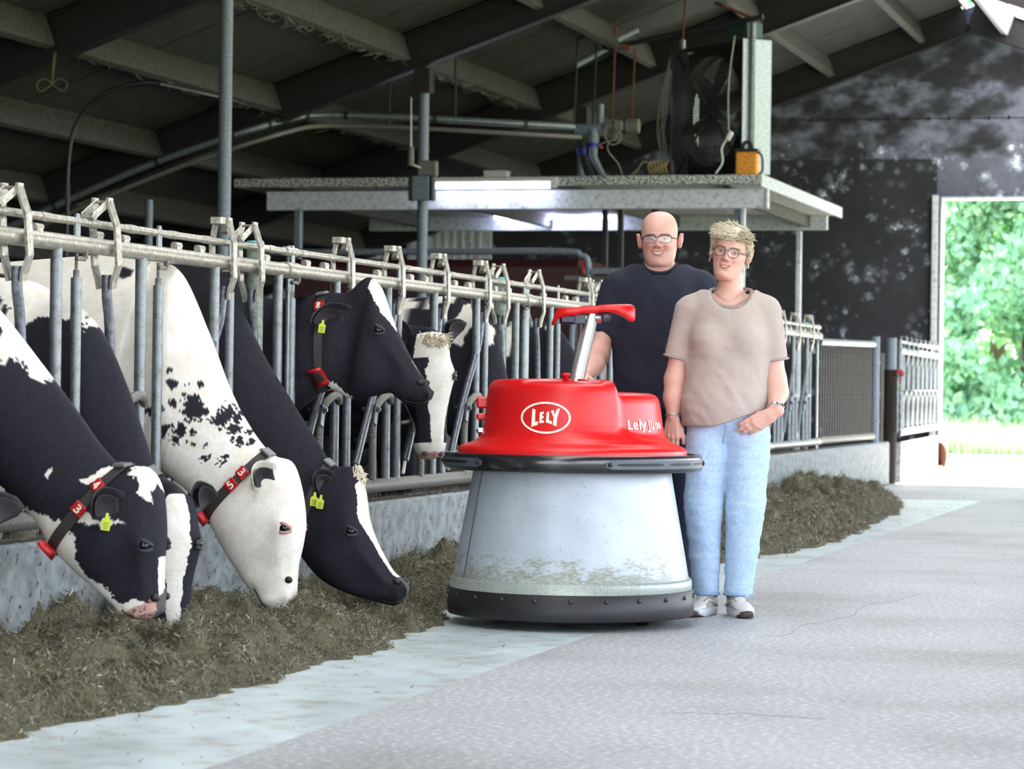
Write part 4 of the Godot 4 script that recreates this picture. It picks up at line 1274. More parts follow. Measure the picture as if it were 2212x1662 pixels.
	s = S()
	s.set_smooth_group(-1)
	var phi0 := deg_to_rad(35.5); var phi1 := deg_to_rad(73.0)
	for k2 in range(0, ti.size() * 2, 3):
		# the strokes are printed twice, a hair apart, which makes them bold
		var k := k2 % ti.size()
		var bold := 0.0 if k2 < ti.size() else 0.0011
		var p := []
		for q in 3:
			var v: Vector3 = tv[ti[k + q]]
			var u := (v.x - lo.x) / (hi.x - lo.x)
			var ph := lerpf(phi0, phi1, u) + bold / 0.37
			var yy := 0.815 + (v.y - lo.y) / (hi.y - lo.y) * 0.054
			var r0 := 0.3665 + 0.07 * (0.84 - yy)
			var base := Vector3()
			var tl := 0.3; var th := 0.8
			for it in 14:
				var mm := (tl + th) / 2
				if hood_point(ph, mm).y < yy: tl = mm
				else: th = mm
			base = hood_point(ph, tl)
			p.append(base + Vector3(sin(ph), 0, cos(ph)) * 0.0025)
		tri(s, p[0], p[1], p[2], Vector3(sin(phi0), 0, cos(phi0)) * 0.5 + Vector3(sin(phi1), 0, cos(phi1)))
	put("name_print", s, M.print_white, hood)
	# catches at the left of the hood
	for q in [[-1.53, 0.93, 0.05], [-1.50, 0.87, 0.03], [-1.47, 0.81, 0.025]]:
		var hp := Vector3(sin(q[0]) * 0.385, q[1], cos(q[0]) * 0.385)
		s = S(); cbox(s, Vector3(0.03, q[2], 0.05), Transform3D(Basis(Vector3.UP, q[0]), hp), 0.008)
		put("catch", s, M.hood if q[2] > 0.028 else M.steel, R)

	# bumper ring with slotted plates
	s = S()
	rings = []
	for k in 121:
		var a := TAU * k / 120.0
		var d := Vector3(sin(a), 0, cos(a))
		var c := Vector3(0.003, 0, 0)
		var ring := PackedVector3Array()
		for q in [[0.519, 0.656], [0.519, 0.716], [0.523, 0.721], [0.541, 0.721], [0.547, 0.717], [0.550, 0.702], [0.550, 0.672], [0.547, 0.657], [0.541, 0.651], [0.523, 0.651]]:
			ring.append(c + d * q[0] + Vector3(0, q[1], 0))
		rings.append(ring)
	loft(s, rings, false, false)
	var ring_o := put("bumper_ring", s, M.bumper, R)
	for k in 4:
		var a := deg_to_rad([45.0, 135.0, 225.0, 315.0][k])
		s = S(); cbox(s, Vector3(0.05, 0.03, 0.09), Transform3D(Basis(Vector3.UP, a), Vector3(sin(a) * 0.49, 0.68, cos(a) * 0.49)), 0.005)
		put("ring_bracket", s, M.black, ring_o)
	for seg in [[14.0, 82.0, [[19.0, 42.0], [46.0, 62.0], [65.0, 78.0]]], [-84.0, -43.0, [[-80.0, -52.0]]]]:
		s = S()
		arc_plate(s, seg[0], seg[1], 0.549, 0.5545, 0.668, 0.704)
		var pl := put("slotted_plate", s, M.plate_grey, ring_o)
		for sl in seg[2]:
			s = S()
			arc_plate(s, sl[0], sl[1], 0.552, 0.5552, 0.681, 0.692)
			put("slot", s, M.black, pl)
		for e in [seg[0] + 1.8, seg[1] - 1.8]:
			var a := deg_to_rad(e)
			var bs := S(); ball(bs, Vector3.ZERO, Vector3(0.010, 0.010, 0.007), 5)
			put("bolt", bs, M.black, pl, T(sin(a) * 0.556 + 0.003, 0.6865, cos(a) * 0.556, Basis(Vector3.UP, a)))

	# mast and steering head
	put("mast", tubes([Vector3(0.008, 1.0, -0.02), Vector3(0.075, 1.315, -0.02)], 0.031, 24), M.brushed, R)
	s = S(); lathe(s, [[0.0, 1.02], [0.012, 1.02], [0.012, 1.052], [0.018, 1.053], [0.019, 1.06], [0.014, 1.065], [0.0, 1.065]], 18, T(-0.032, -0.005, 0.12)); put("stop_knob", s, M.red, R)
	var hd := put("head_joint", tubes([Vector3(0.03, 1.296, -0.02), Vector3(0.115, 1.30, -0.02)], 0.026, 18), M.steel, R)
	s = S(); cbox(s, Vector3(0.075, 0.04, 0.10), T(-0.022, 1.288, -0.01), 0.008); put("sensor_block", s, M.sensor, hd)
	s = S(); cbox(s, Vector3(0.05, 0.042, 0.09), T(0.022, 1.29, -0.005), 0.004); put("mount_plate", s, M.plate_grey, hd)
	s = S(); cbox(s, Vector3(0.045, 0.04, 0.09), T(0.136, 1.302, -0.01), 0.012); put("mount_plate", s, M.plate_grey, hd)
	s = S()
	rings = []
	for q in [[-0.096, 1.272, 1.264, 0.05], [-0.09, 1.288, 1.262, 0.062], [-0.080, 1.322, 1.275, 0.075], [-0.070, 1.332, 1.290, 0.085], [-0.03, 1.337, 1.302, 0.10], [0.018, 1.338, 1.306, 0.104], [0.030, 1.344, 1.312, 0.105], [0.10, 1.346, 1.316, 0.106], [0.106, 1.350, 1.320, 0.106], [0.175, 1.353, 1.318, 0.104], [0.215, 1.354, 1.300, 0.10], [0.232, 1.354, 1.284, 0.096], [0.25, 1.350, 1.282, 0.085], [0.258, 1.335, 1.29, 0.07]]:
		var cy: float = (q[1] + q[2]) / 2; var hy: float = (q[1] - q[2]) / 2
		var ring := PackedVector3Array()
		for c in [[-1, 1.0], [-0.86, 1.0], [0.80, 1.0], [1, 0.72], [1, -0.8], [0.93, -1.0], [-0.86, -1.0], [-1, -0.8]]:
			ring.append(Vector3(q[0], cy + hy * c[1], q[3] * c[0] - 0.02))
		rings.append(ring)
	loft(s, rings)
	put("steering_cover", s, M.hood, R)

func arc_plate(s: SurfaceTool, a0: float, a1: float, r0: float, r1: float, y0: float, y1: float):
	var rings := []
	var n := maxi(4, int(absf(a1 - a0) / 3.0))
	for k in n + 1:
		var t := float(k) / n
		var a := deg_to_rad(lerpf(a0, a1, t))
		var d := Vector3(sin(a), 0, cos(a))
		# rounded ends
		var e := minf(t, 1.0 - t) * absf(a1 - a0)
		var sh := 1.0 if e > 1.6 else 0.55 + 0.45 * sqrt(e / 1.6)
		var ym := (y0 + y1) / 2; var hy := (y1 - y0) / 2 * sh
		rings.append(PackedVector3Array([d * r0 + Vector3(0.003, ym - hy, 0), d * r1 + Vector3(0.003, ym - hy, 0), d * r1 + Vector3(0.003, ym + hy, 0), d * r0 + Vector3(0.003, ym + hy, 0)]))
	s.set_smooth_group(-1)
	for i in range(1, rings.size()):
		for j in 4:
			var k := (j + 1) % 4
			var c: Vector3 = (rings[i][0] + rings[i][2]) / 2
			quad(s, rings[i - 1][j], rings[i][j], rings[i][k], rings[i - 1][k], (rings[i][j] + rings[i][k]) / 2 - c)
	for e in [0, rings.size() - 1]:
		quad(s, rings[e][0], rings[e][1], rings[e][2], rings[e][3], rings[e][0] - rings[1 if e == 0 else e - 1][0])
	s.set_smooth_group(0)


# ---------------------------------------------------------------- people
# Smooth bodies: tapered capsules joined with a smooth minimum and meshed as surface nets.
class Field:
	var a := PackedVector3Array()
	var ba := PackedVector3Array()
	var bb := PackedFloat32Array()
	var ra := PackedFloat32Array()
	var rb := PackedFloat32Array()
	var zs := PackedFloat32Array()
	var flat := PackedInt32Array()
	var mid := PackedVector3Array()
	var reach := PackedFloat32Array()
	var cut := []
	var k := 0.02
	var clip = null
	func add(p: Vector3, q: Vector3, r0: float, r1: float, z := 1.0, fl := 0):
		a.append(p); ba.append(q - p); bb.append(maxf((q - p).length_squared(), 1e-9)); ra.append(r0); rb.append(r1); zs.append(z); flat.append(fl)
		mid.append((p + q) / 2); reach.append((q - p).length() / 2 + maxf(r0, r1))
	func chain(pts: Array, rs: Array, z := 1.0):
		for i in pts.size() - 1: add(pts[i], pts[i + 1], rs[i], rs[i + 1], z)
	func d(p: Vector3) -> float:
		var m := 1e9
		for i in a.size():
			if (p - mid[i]).length() - reach[i] > m + k: continue
			var pa := p - a[i]
			var h := clampf(pa.dot(ba[i]) / bb[i], 0.0, 1.0)
			var e := pa - ba[i] * h
			e.z *= zs[i]
			var di := e.length() - lerpf(ra[i], rb[i], h)
			if flat[i]: di = maxf(di, (pa - ba[i]).dot(ba[i]) / sqrt(bb[i]))
			if m > 1e8: m = di
			else:
				var t := clampf(0.5 + 0.5 * (m - di) / k, 0.0, 1.0)
				m = lerpf(m, di, t) - k * t * (1.0 - t)
		for c in cut:
			var pa: Vector3 = p - c[0]
			var h := clampf(pa.dot(c[1]) / c[1].length_squared(), 0.0, 1.0)
			m = maxf(m, c[2] - (pa - c[1] * h).length())
		if clip != null: m = maxf(m, clip.call(p))
		return m

# meshes the field into s; moved places each vertex; col gives its colour
func net(s: SurfaceTool, f: Field, lo: Vector3, hi: Vector3, cell: float, xf := Transform3D(), moved = null, col = null):
	var n := Vector3i(((hi - lo) / cell).ceil()) + Vector3i.ONE
	var val := PackedFloat32Array()
	val.resize(n.x * n.y * n.z)
	val.fill(1e9)
	var known := PackedByteArray()
	known.resize(n.x * n.y * n.z)
	var B := 4
	var half := cell * B / 2.0
	var cells := []
	for bz in range(0, n.z - 1, B):
		for by in range(0, n.y - 1, B):
			for bx in range(0, n.x - 1, B):
				var c := lo + Vector3(bx, by, bz) * cell + Vector3.ONE * half
				if absf(f.d(c)) > half * 2.3 + 0.006: continue
				for z in range(bz, mini(bz + B, n.z - 1) + 1):
					for y in range(by, mini(by + B, n.y - 1) + 1):
						for x in range(bx, mini(bx + B, n.x - 1) + 1):
							var i := x + n.x * (y + n.y * z)
							if known[i] == 0:
								known[i] = 1
								val[i] = f.d(lo + Vector3(x, y, z) * cell)
							if x < bx + B and y < by + B and z < bz + B and x < n.x - 1 and y < n.y - 1 and z < n.z - 1:
								cells.append(Vector3i(x, y, z))
	var vid := {}
	var verts := []
	var cols := []
	var off := [Vector3i(0, 0, 0), Vector3i(1, 0, 0), Vector3i(0, 1, 0), Vector3i(1, 1, 0), Vector3i(0, 0, 1), Vector3i(1, 0, 1), Vector3i(0, 1, 1), Vector3i(1, 1, 1)]
	var edges := [[0, 1], [2, 3], [4, 5], [6, 7], [0, 2], [1, 3], [4, 6], [5, 7], [0, 4], [1, 5], [2, 6], [3, 7]]
	for c in cells:
		var v8 := []
		var inn := 0
		for o in off:
			var q: Vector3i = c + o
			var w := val[q.x + n.x * (q.y + n.y * q.z)]
			v8.append(w)
			if w < 0.0: inn += 1
		if inn == 0 or inn == 8: continue
		var sum := Vector3(); var cnt := 0
		for e in edges:
			var p: float = v8[e[0]]; var q: float = v8[e[1]]
			if (p < 0.0) != (q < 0.0):
				var t := p / (p - q)
				sum += Vector3(off[e[0]]).lerp(Vector3(off[e[1]]), t)
				cnt += 1
		var pos := lo + (Vector3(c) + sum / cnt) * cell
		cols.append(col.call(pos) if col != null else Color.WHITE)
		if moved != null: pos = moved.call(pos)
		vid[c.x + n.x * (c.y + n.y * c.z)] = verts.size()
		verts.append(xf * pos)
	s.set_smooth_group(0)
	var ax := [[Vector3i(1, 0, 0), Vector3i(0, 1, 0), Vector3i(0, 0, 1)], [Vector3i(0, 1, 0), Vector3i(0, 0, 1), Vector3i(1, 0, 0)], [Vector3i(0, 0, 1), Vector3i(1, 0, 0), Vector3i(0, 1, 0)]]
	for c in cells:
		var i0: int = c.x + n.x * (c.y + n.y * c.z)
		if not vid.has(i0): continue
		var v0 := val[i0]
		for t in ax:
			var e: Vector3i = c + t[0]
			var v1 := val[e.x + n.x * (e.y + n.y * e.z)]
			if (v0 < 0.0) == (v1 < 0.0): continue
			var p1: Vector3i = c - t[1]; var p2: Vector3i = c - t[1] - t[2]; var p3: Vector3i = c - t[2]
			var q := [i0, p1.x + n.x * (p1.y + n.y * p1.z), p2.x + n.x * (p2.y + n.y * p2.z), p3.x + n.x * (p3.y + n.y * p3.z)]
			var ok := true
			for w in q:
				if not vid.has(w): ok = false
			if not ok: continue
			var id := [vid[q[0]], vid[q[1]], vid[q[2]], vid[q[3]]]
			if v0 >= 0.0: id.reverse()
			for w in [id[0], id[2], id[1], id[0], id[3], id[2]]:
				s.set_color(cols[w]); s.add_vertex(verts[w])

func gauss(x: float, y: float, g: Array) -> float:
	var dx: float = (x - g[0]) / g[2]; var dy: float = (y - g[1]) / g[3]
	var q := dx * dx + dy * dy
	return g[4] * exp(-q) if q < 8.0 else 0.0

# a head: rings from under the chin to the crown, the face pushed in and out; chin at y = 0
func head_skin(s: SurfaceTool, xf: Transform3D, prof: Array, bumps: Array, paint: Callable):
	var rows := 76; var n := 88
	var P := []; var K := []
	for i in rows:
		var t := float(i) / (rows - 1) * (prof.size() - 1)
		var k := clampi(int(t), 0, prof.size() - 2)
		var f := t - k
		var v := []
		for q in 4:
			v.append(cubic_interpolate(prof[k][q], prof[k + 1][q], prof[maxi(k - 1, 0)][q], prof[mini(k + 2, prof.size() - 1)][q], f))
		var ring := PackedVector3Array(); var kc := PackedColorArray()
		for j in n:
			var a := TAU * j / n
			var ca := cos(a); var sa := sin(a)
			var x: float = v[1] * signf(sa) * pow(absf(sa), 0.92)
			var z: float = (v[2] if ca > 0 else -v[3]) * signf(ca) * pow(absf(ca), 0.92)
			var y: float = v[0]
			var w := smoothstep(-0.02, 0.03, z)
			if w > 0.0:
				var dz := 0.0
				for g in bumps: dz += gauss(x, y, g)
				z += dz * w
			ring.append(xf * Vector3(x, y, z)); kc.append(paint.call(Vector3(x, y, z)))
		P.append(ring); K.append(kc)
	s.set_smooth_group(0)
	for i in range(1, rows):
		for j in n:
			var k := (j + 1) % n
			for q in [[i - 1, j], [i, k], [i - 1, k], [i - 1, j], [i, j], [i, k]]:
				s.set_color(K[q[0]][q[1]]); s.add_vertex(P[q[0]][q[1]])

func face_z(prof: Array, bumps: Array, x: float, y: float) -> float:
	var k := 0
	while k < prof.size() - 2 and prof[k + 1][0] < y: k += 1
	var f: float = clampf((y - prof[k][0]) / (prof[k + 1][0] - prof[k][0]), 0, 1)
	var w: float = lerpf(prof[k][1], prof[k + 1][1], f); var fr: float = lerpf(prof[k][2], prof[k + 1][2], f)
	var sa := pow(clampf(absf(x) / w, 0, 0.999), 1.0 / 0.92)
	var z := fr * pow(sqrt(1.0 - sa * sa), 0.92)
	for g in bumps: z += gauss(x, y, g)
	return z

const FACE_BUMPS := [[0.0, 0.120, 0.009, 0.016, 0.009], [0.0, 0.104, 0.0095, 0.014, 0.015], [0.0, 0.089, 0.0115, 0.010, 0.024], [0.013, 0.083, 0.0075, 0.0075, 0.011], [-0.013, 0.083, 0.0075, 0.0075, 0.011],
	[0.031, 0.121, 0.017, 0.0105, -0.011], [-0.031, 0.121, 0.017, 0.0105, -0.011], [0.028, 0.1375, 0.022, 0.0075, 0.005], [-0.028, 0.1375, 0.022, 0.0075, 0.005],
	[0.039, 0.091, 0.019, 0.016, 0.007], [-0.039, 0.091, 0.019, 0.016, 0.007], [0.0, 0.064, 0.022, 0.0055, 0.005], [0.0, 0.0475, 0.019, 0.006, 0.005], [0.029, 0.070, 0.005, 0.015, -0.004], [-0.029, 0.070, 0.005, 0.015, -0.004],
	[0.0, 0.036, 0.016, 0.006, -0.004], [0.0, 0.016, 0.018, 0.012, 0.006], [0.0, 0.075, 0.004, 0.006, -0.002]]

func arc_pts(x0: float, x1: float, y0: float, sag: float, n: int, prof: Array, bumps: Array, proud: float) -> Array:
	var o := []
	for i in n + 1:
		var t := -1.0 + 2.0 * i / n
		var x := lerpf(x0, x1, (t + 1.0) / 2.0)
		var y := y0 + sag * t * t
		o.append(Vector3(x, y, face_z(prof, bumps, x, y) + proud))
	return o

func ribbon(s: SurfaceTool, top: Array, bot: Array):
	s.set_smooth_group(0)
	for i in top.size() - 1:
		quad(s, top[i], top[i + 1], bot[i + 1], bot[i], Vector3.BACK)

func face_parts(o: Node3D, xf: Transform3D, prof: Array, bumps: Array, smile: float, lip: Material, brow: Material, iris: Material):
	for e in [-1.0, 1.0]:
		var ez := face_z(prof, bumps, 0.031, 0.121)
		var s := S()
		ball(s, Vector3(0.0315 * e, 0.120, ez - 0.0065), Vector3(0.0122, 0.0080, 0.0115), 9)
		var ey := put("eye", s, M.eye_white, o, xf)
		s = S(); ball(s, Vector3(0.0315 * e, 0.1195, ez + 0.0008), Vector3(0.0058, 0.0058, 0.0048), 7); put("iris", s, iris, ey)
		s = S()
		tube(s, arc_pts((0.0315 - 0.0145) * e, (0.0315 + 0.0145) * e, 0.1258, -0.0065, 8, prof, bumps, 0.0035), 0.0034, 6)
		tube(s, arc_pts((0.0315 - 0.0135) * e, (0.0315 + 0.0135) * e, 0.1145, 0.0050, 8, prof, bumps, 0.0025), 0.0028, 6)
		put("eyelids", s, M.lid, ey)
		s = S()
		tube(s, arc_pts((0.031 - 0.02) * e, (0.031 + 0.022) * e, 0.1405, -0.004, 8, prof, bumps, 0.001), 0.0032, 6)
		put("eyebrow", s, brow, o, xf)
	for e in [-1.0, 1.0]:
		var sn := S()
		ball(sn, Vector3(0.0075 * e, 0.0795, face_z(prof, bumps, 0.0075, 0.0795) - 0.0008), Vector3(0.0034, 0.0022, 0.0022), 5)
		put("nostril", sn, M.nostril_skin, o, xf)
	# lips and teeth
	var w := 0.030 * smile
	var open := 0.0054 * smile * smile
	var s := S()
	var up := arc_pts(-w, w, 0.0575 - 0.004 + open, 0.0075 * smile, 12, prof, bumps, 0.001)
	var dn := arc_pts(-w, w, 0.0575 - 0.004 - open, 0.0075 * smile + open * 1.7, 12, prof, bumps, 0.001)
	ribbon(s, up.map(func(v): return v + Vector3(0, 0, -0.0005)), dn.map(func(v): return v + Vector3(0, 0, -0.0005)))
	put("teeth", s, M.teeth, o, xf)
	s = S()
	tube(s, up.map(func(v): return v + Vector3(0, 0.0015, 0)), 0.0026, 7)
	tube(s, dn.map(func(v): return v + Vector3(0, -0.002, 0)), 0.0034, 7)
	put("lips", s, lip, o, xf)

func ear_on(s: SurfaceTool, xf: Transform3D, x: float, col: Color):
	s.set_color(col.lerp(Color(0.36, 0.15, 0.12), 0.55))
	var e := signf(x)
	var rings := []
	for i in 9:
		var t := i / 8.0
		var y := 0.080 + 0.068 * t
		var w := 0.017 * sin(PI * clampf(0.12 + 0.8 * t, 0, 1)) + 0.003
		rings.append(circle(xf * Vector3(x + e * (0.005 + 0.013 * t), y, -0.012 - 0.004 * t), xf.basis * Vector3(e * 0.0075, 0, 0.007), xf.basis * Vector3(-e * w * 0.45, 0, w), 10))
	loft(s, rings)
	s.set_color(col)
	rings = []
	for i in 12:
		var t := TAU * (0.02 + 0.75 * i / 11.0)
		rings.append(Vector3(x + e * 0.014, 0.117 + 0.029 * sin(t + 0.4), -0.014 - 0.012 * cos(t + 0.4)))
	tube(s, rings.map(func(v): return xf * v), 0.0042, 7)

# hand: wrist at the origin, fingers along -y, back of the hand towards +z; thumb on the side x * e
func hand_field(e: float, curl: float, spread: float, thumb_out: float) -> Field:
	var f := Field.new()
	f.k = 0.008
	f.add(Vector3(0, 0.03, 0), Vector3(0, -0.01, 0), 0.026, 0.024, 1.25)
	var kn := [Vector3(0.030, -0.083, 0.002), Vector3(0.010, -0.088, 0.005), Vector3(-0.010, -0.084, 0.004), Vector3(-0.028, -0.074, 0.0)]
	var ln := [0.074, 0.082, 0.077, 0.060]
	for i in 4:
		var p: Vector3 = kn[i] * Vector3(e, 1, 1)
		f.add(Vector3(kn[i].x * 0.55 * e, -0.008, 0), p, 0.017, 0.0115, 1.1)
	for i in 4:
		var p: Vector3 = kn[i] * Vector3(e, 1, 1)
		var dir := Vector3(kn[i].x * e * spread * 5.0, -1.0, 0).normalized()
		var r := 0.0092 if i < 3 else 0.0078
		var a := curl * (0.7 + 0.12 * i)
		for j in 3:
			var l: float = ln[i] * [0.44, 0.31, 0.25][j]
			var d := dir.rotated(Vector3.RIGHT, a)
			var q := p + d * l
			f.add(p, q, r - 0.0009 * j, r - 0.0009 * (j + 1))
			p = q
			a += curl * 0.8
	f.add(Vector3(0.014 * e, -0.018, -0.006), Vector3((0.034 + 0.012 * thumb_out) * e, -0.052, -0.012), 0.016, 0.0125)
	f.add(Vector3((0.034 + 0.012 * thumb_out) * e, -0.052, -0.012), Vector3((0.040 + 0.03 * thumb_out) * e, -0.085, -0.016), 0.0115, 0.0100)
	f.add(Vector3((0.040 + 0.03 * thumb_out) * e, -0.085, -0.016), Vector3((0.040 + 0.035 * thumb_out) * e, -0.110, -0.020), 0.0098, 0.0075)
	return f

func add_hand(s: SurfaceTool, xf: Transform3D, e: float, curl: float, spread: float, thumb: float, col: Color):
	net(s, hand_field(e, curl, spread, thumb), Vector3(-0.085, -0.19, -0.09), Vector3(0.085, 0.065, 0.05), 0.0034, xf, null, func(_p): return col)

func sneaker(parent: Node, at: Vector3, turn: float, m: Material, sole_m: Material, toe_m: Material, lace_m: Material):
	var sh := Node3D.new()
	sh.name = "shoe"
	sh.transform = Transform3D(Basis(Vector3.UP, turn), at)
	parent.add_child(sh, true)
	# sole outline (x, z), toe towards +z
	var ol := [[-0.030, -0.095], [-0.037, -0.06], [-0.036, 0.0], [-0.044, 0.07], [-0.045, 0.11], [-0.034, 0.15], [-0.010, 0.172], [0.016, 0.170], [0.038, 0.145], [0.045, 0.10], [0.040, 0.04], [0.036, -0.02], [0.037, -0.06], [0.030, -0.095], [0.0, -0.112]]
	var rings := []
	for q in [[0.0, 0.90], [0.004, 0.97], [0.016, 1.0], [0.026, 0.985], [0.034, 0.955]]:
		var r := PackedVector3Array()
		for p in ol:
			var lift: float = 0.012 * smoothstep(0.10, 0.17, p[1]) * (1.0 - q[0] / 0.05) + 0.010 * smoothstep(-0.02, -0.1, p[1]) * (q[0] / 0.034)
			r.append(Vector3(p[0] * q[1], q[0] + lift, 0.03 + (p[1] - 0.03) * q[1]))
		rings.append(r)
	var s := S(); loft(s, rings); put("sole", s, sole_m, sh)
	s = S()
	rings = []
	for q in [[-0.108, 0.018, 0.030, 0.075], [-0.100, 0.030, 0.028, 0.098], [-0.075, 0.035, 0.028, 0.104], [-0.04, 0.036, 0.028, 0.100], [-0.005, 0.036, 0.028, 0.098], [0.035, 0.039, 0.028, 0.084], [0.075, 0.043, 0.028, 0.066], [0.11, 0.043, 0.028, 0.055], [0.14, 0.036, 0.028, 0.050], [0.160, 0.022, 0.030, 0.044], [0.167, 0.008, 0.032, 0.038]]:
		var r := PackedVector3Array()
		for j in 20:
			var a := TAU * j / 20.0
			var yy := cos(a); var xx := sin(a)
			var c: float = (q[2] + q[3]) / 2; var h: float = (q[3] - q[2]) / 2
			r.append(Vector3(signf(xx) * pow(absf(xx), 0.8) * q[1] * (1.0 - 0.25 * maxf(0.0, yy)), c + h * signf(yy) * pow(absf(yy), 0.8), q[0]))
		rings.append(r)
	loft(s, rings); put("upper", s, m, sh)
	# overlays, laces, toe cap
	s = S()
	for e in [-1.0, 1.0]:
		tube(s, spline([Vector3(0.036 * e, 0.040, -0.07), Vector3(0.040 * e, 0.055, -0.02), Vector3(0.038 * e, 0.062, 0.03), Vector3(0.041 * e, 0.045, 0.08)], 4), 0.0065, 6)
		tube(s, spline([Vector3(0.033 * e, 0.085, -0.075), Vector3(0.036 * e, 0.072, -0.03), Vector3(0.028 * e, 0.078, 0.02), Vector3(0.024 * e, 0.066, 0.065)], 4), 0.005, 6)
	put("overlay", s, lace_m, sh)
	s = S()
	for i in 5:
		var z := 0.0 + 0.018 * i
		var y := 0.100 - 0.0085 * i - 0.0004 * i * i
		tube(s, spline([Vector3(-0.024, y - 0.006, z), Vector3(0.0, y + 0.003, z + 0.006), Vector3(0.024, y - 0.006, z)], 3), 0.0035, 6)
	tube(s, spline([Vector3(0, 0.104, 0.0), Vector3(0.018, 0.112, 0.012), Vector3(0.030, 0.100, 0.018), Vector3(0.008, 0.102, 0.008)], 4), 0.003, 6)
	tube(s, spline([Vector3(0, 0.104, 0.0), Vector3(-0.018, 0.112, 0.012), Vector3(-0.030, 0.100, 0.018), Vector3(-0.008, 0.102, 0.008)], 4), 0.003, 6)
	put("laces", s, m, sh)
	s = S()
	var tr := []
	for q in [[0.128, 0.038, 0.012], [0.150, 0.030, 0.016], [0.168, 0.014, 0.022]]:
		tr.append(PackedVector3Array([Vector3(-q[1], 0.006, q[0] + 0.005), Vector3(0, 0.006, q[0] + 0.010), Vector3(q[1], 0.006, q[0] + 0.005), Vector3(q[1], q[2] + 0.012, q[0] + 0.007), Vector3(0, q[2] + 0.014, q[0] + 0.012), Vector3(-q[1], q[2] + 0.012, q[0] + 0.007)]))
	loft(s, tr); put("toe_guard", s, toe_m, sh)

func glasses(parent: Node, xf: Transform3D, round: bool, fm: Material, prof: Array, bumps: Array, temple: Material):
	var g := Node3D.new(); g.name = "glasses"; g.transform = xf
	parent.add_child(g, true)
	var zc := face_z(prof, bumps, 0.0, 0.112) + 0.006
	var hx := 0.0235 if round else 0.0285
	var hy := 0.0215 if round else 0.0165
	for e in [-1.0, 1.0]:
		var cx: float = (0.0305 if round else 0.0345) * e
		var cy := 0.117 if round else 0.1165
		var ring := []
		for i in 33:
			var a := TAU * i / 32.0
			var p := 1.0 if round else 0.55
			var x := cx + hx * signf(cos(a)) * pow(absf(cos(a)), p)
			var y := cy + hy * signf(sin(a)) * pow(absf(sin(a)), p)
			ring.append(Vector3(x, y, zc - 3.2 * x * x))
		var s := S(); tube(s, ring, 0.0019 if round else 0.0013, 7, false); put("lens_rim", s, fm, g)
		if not round:
			s = S(); tube(s, ring.slice(1, 16), 0.0023, 7); put("brow_bar", s, temple, g)
		s = S()
		var mid := Vector3(cx, cy, zc - 3.2 * cx * cx)
		for i in 32: tri(s, mid, ring[i], ring[i + 1], Vector3.BACK)
		put("lens", s, M.lens, g)
		s = S()
		tube(s, [Vector3((absf(cx) + hx) * e, cy + 0.006, zc - 3.2 * pow(absf(cx) + hx, 2)), Vector3(0.075 * e, cy + 0.006, zc - 0.035), Vector3(0.080 * e, cy + 0.004, 0.0), Vector3(0.081 * e, cy - 0.010, -0.028)], 0.0021, 7)
		put("temple", s, temple, g)
	var s := S(); tube(s, spline([Vector3(-0.0095, 0.122, zc), Vector3(0, 0.1265, zc + 0.002), Vector3(0.0095, 0.122, zc)], 4), 0.0017, 7); put("bridge", s, fm, g)

func hair_strands(s: SurfaceTool, xf: Transform3D, prof: Array, sd: int):
	var r := RandomNumberGenerator.new(); r.seed = sd
	for i in 2600:
		# a point of the scalp, above the hairline
		var a := r.randf() * TAU
		var y := 0.075 + 0.165 * sqrt(r.randf())
		var front := cos(a)
		var low := 0.172 if front > 0.55 else lerpf(0.172, 0.125, clampf((0.55 - front) / 0.35, 0, 1)) if front > 0.2 else 0.105 if front > -0.3 else 0.045
		if y < low: continue
		var k := 0
		while k < prof.size() - 2 and prof[k + 1][0] < y: k += 1
		var f: float = clampf((y - prof[k][0]) / (prof[k + 1][0] - prof[k][0]), 0, 1)
		var w: float = lerpf(prof[k][1], prof[k + 1][1], f); var fr: float = lerpf(prof[k][2], prof[k + 1][2], f); var bk: float = lerpf(prof[k][3], prof[k + 1][3], f)
		var p := Vector3(sin(a) * w, y, (fr if front > 0 else bk) * absf(front) * (1.0 if front > 0 else -1.0 * -1.0))
		if front < 0: p.z = bk * absf(front)
		var nrm := Vector3(sin(a) / maxf(w, 0.03), (y - 0.13) / 0.012 * 0.9, cos(a) / 0.09).normalized()
		var sweep := Vector3(-0.6, 0.15, 0.75) if y > 0.19 else Vector3(0.12 * signf(p.x), -0.85, -0.25)
		if front > 0.3 and y > 0.165: sweep = Vector3(-0.85 if p.x < 0.02 else 0.6, -0.25, 0.55)
		sweep = (sweep + Vector3(r.randfn(), r.randfn(), r.randfn()) * 0.22).normalized()
		var l := (0.026 + 0.014 * r.randf()) * (1.1 if y > 0.185 else 0.62)
		var b0 := p + nrm * 0.002
		var b1 := p + nrm * (0.010 + 0.005 * r.randf()) + sweep * l * 0.5
		var b2 := p + nrm * (0.008 + 0.007 * r.randf()) + sweep * l
		tube(s, [xf * b0, xf * b1, xf * b2], [0.0030, 0.0027, 0.0004], 4, false)

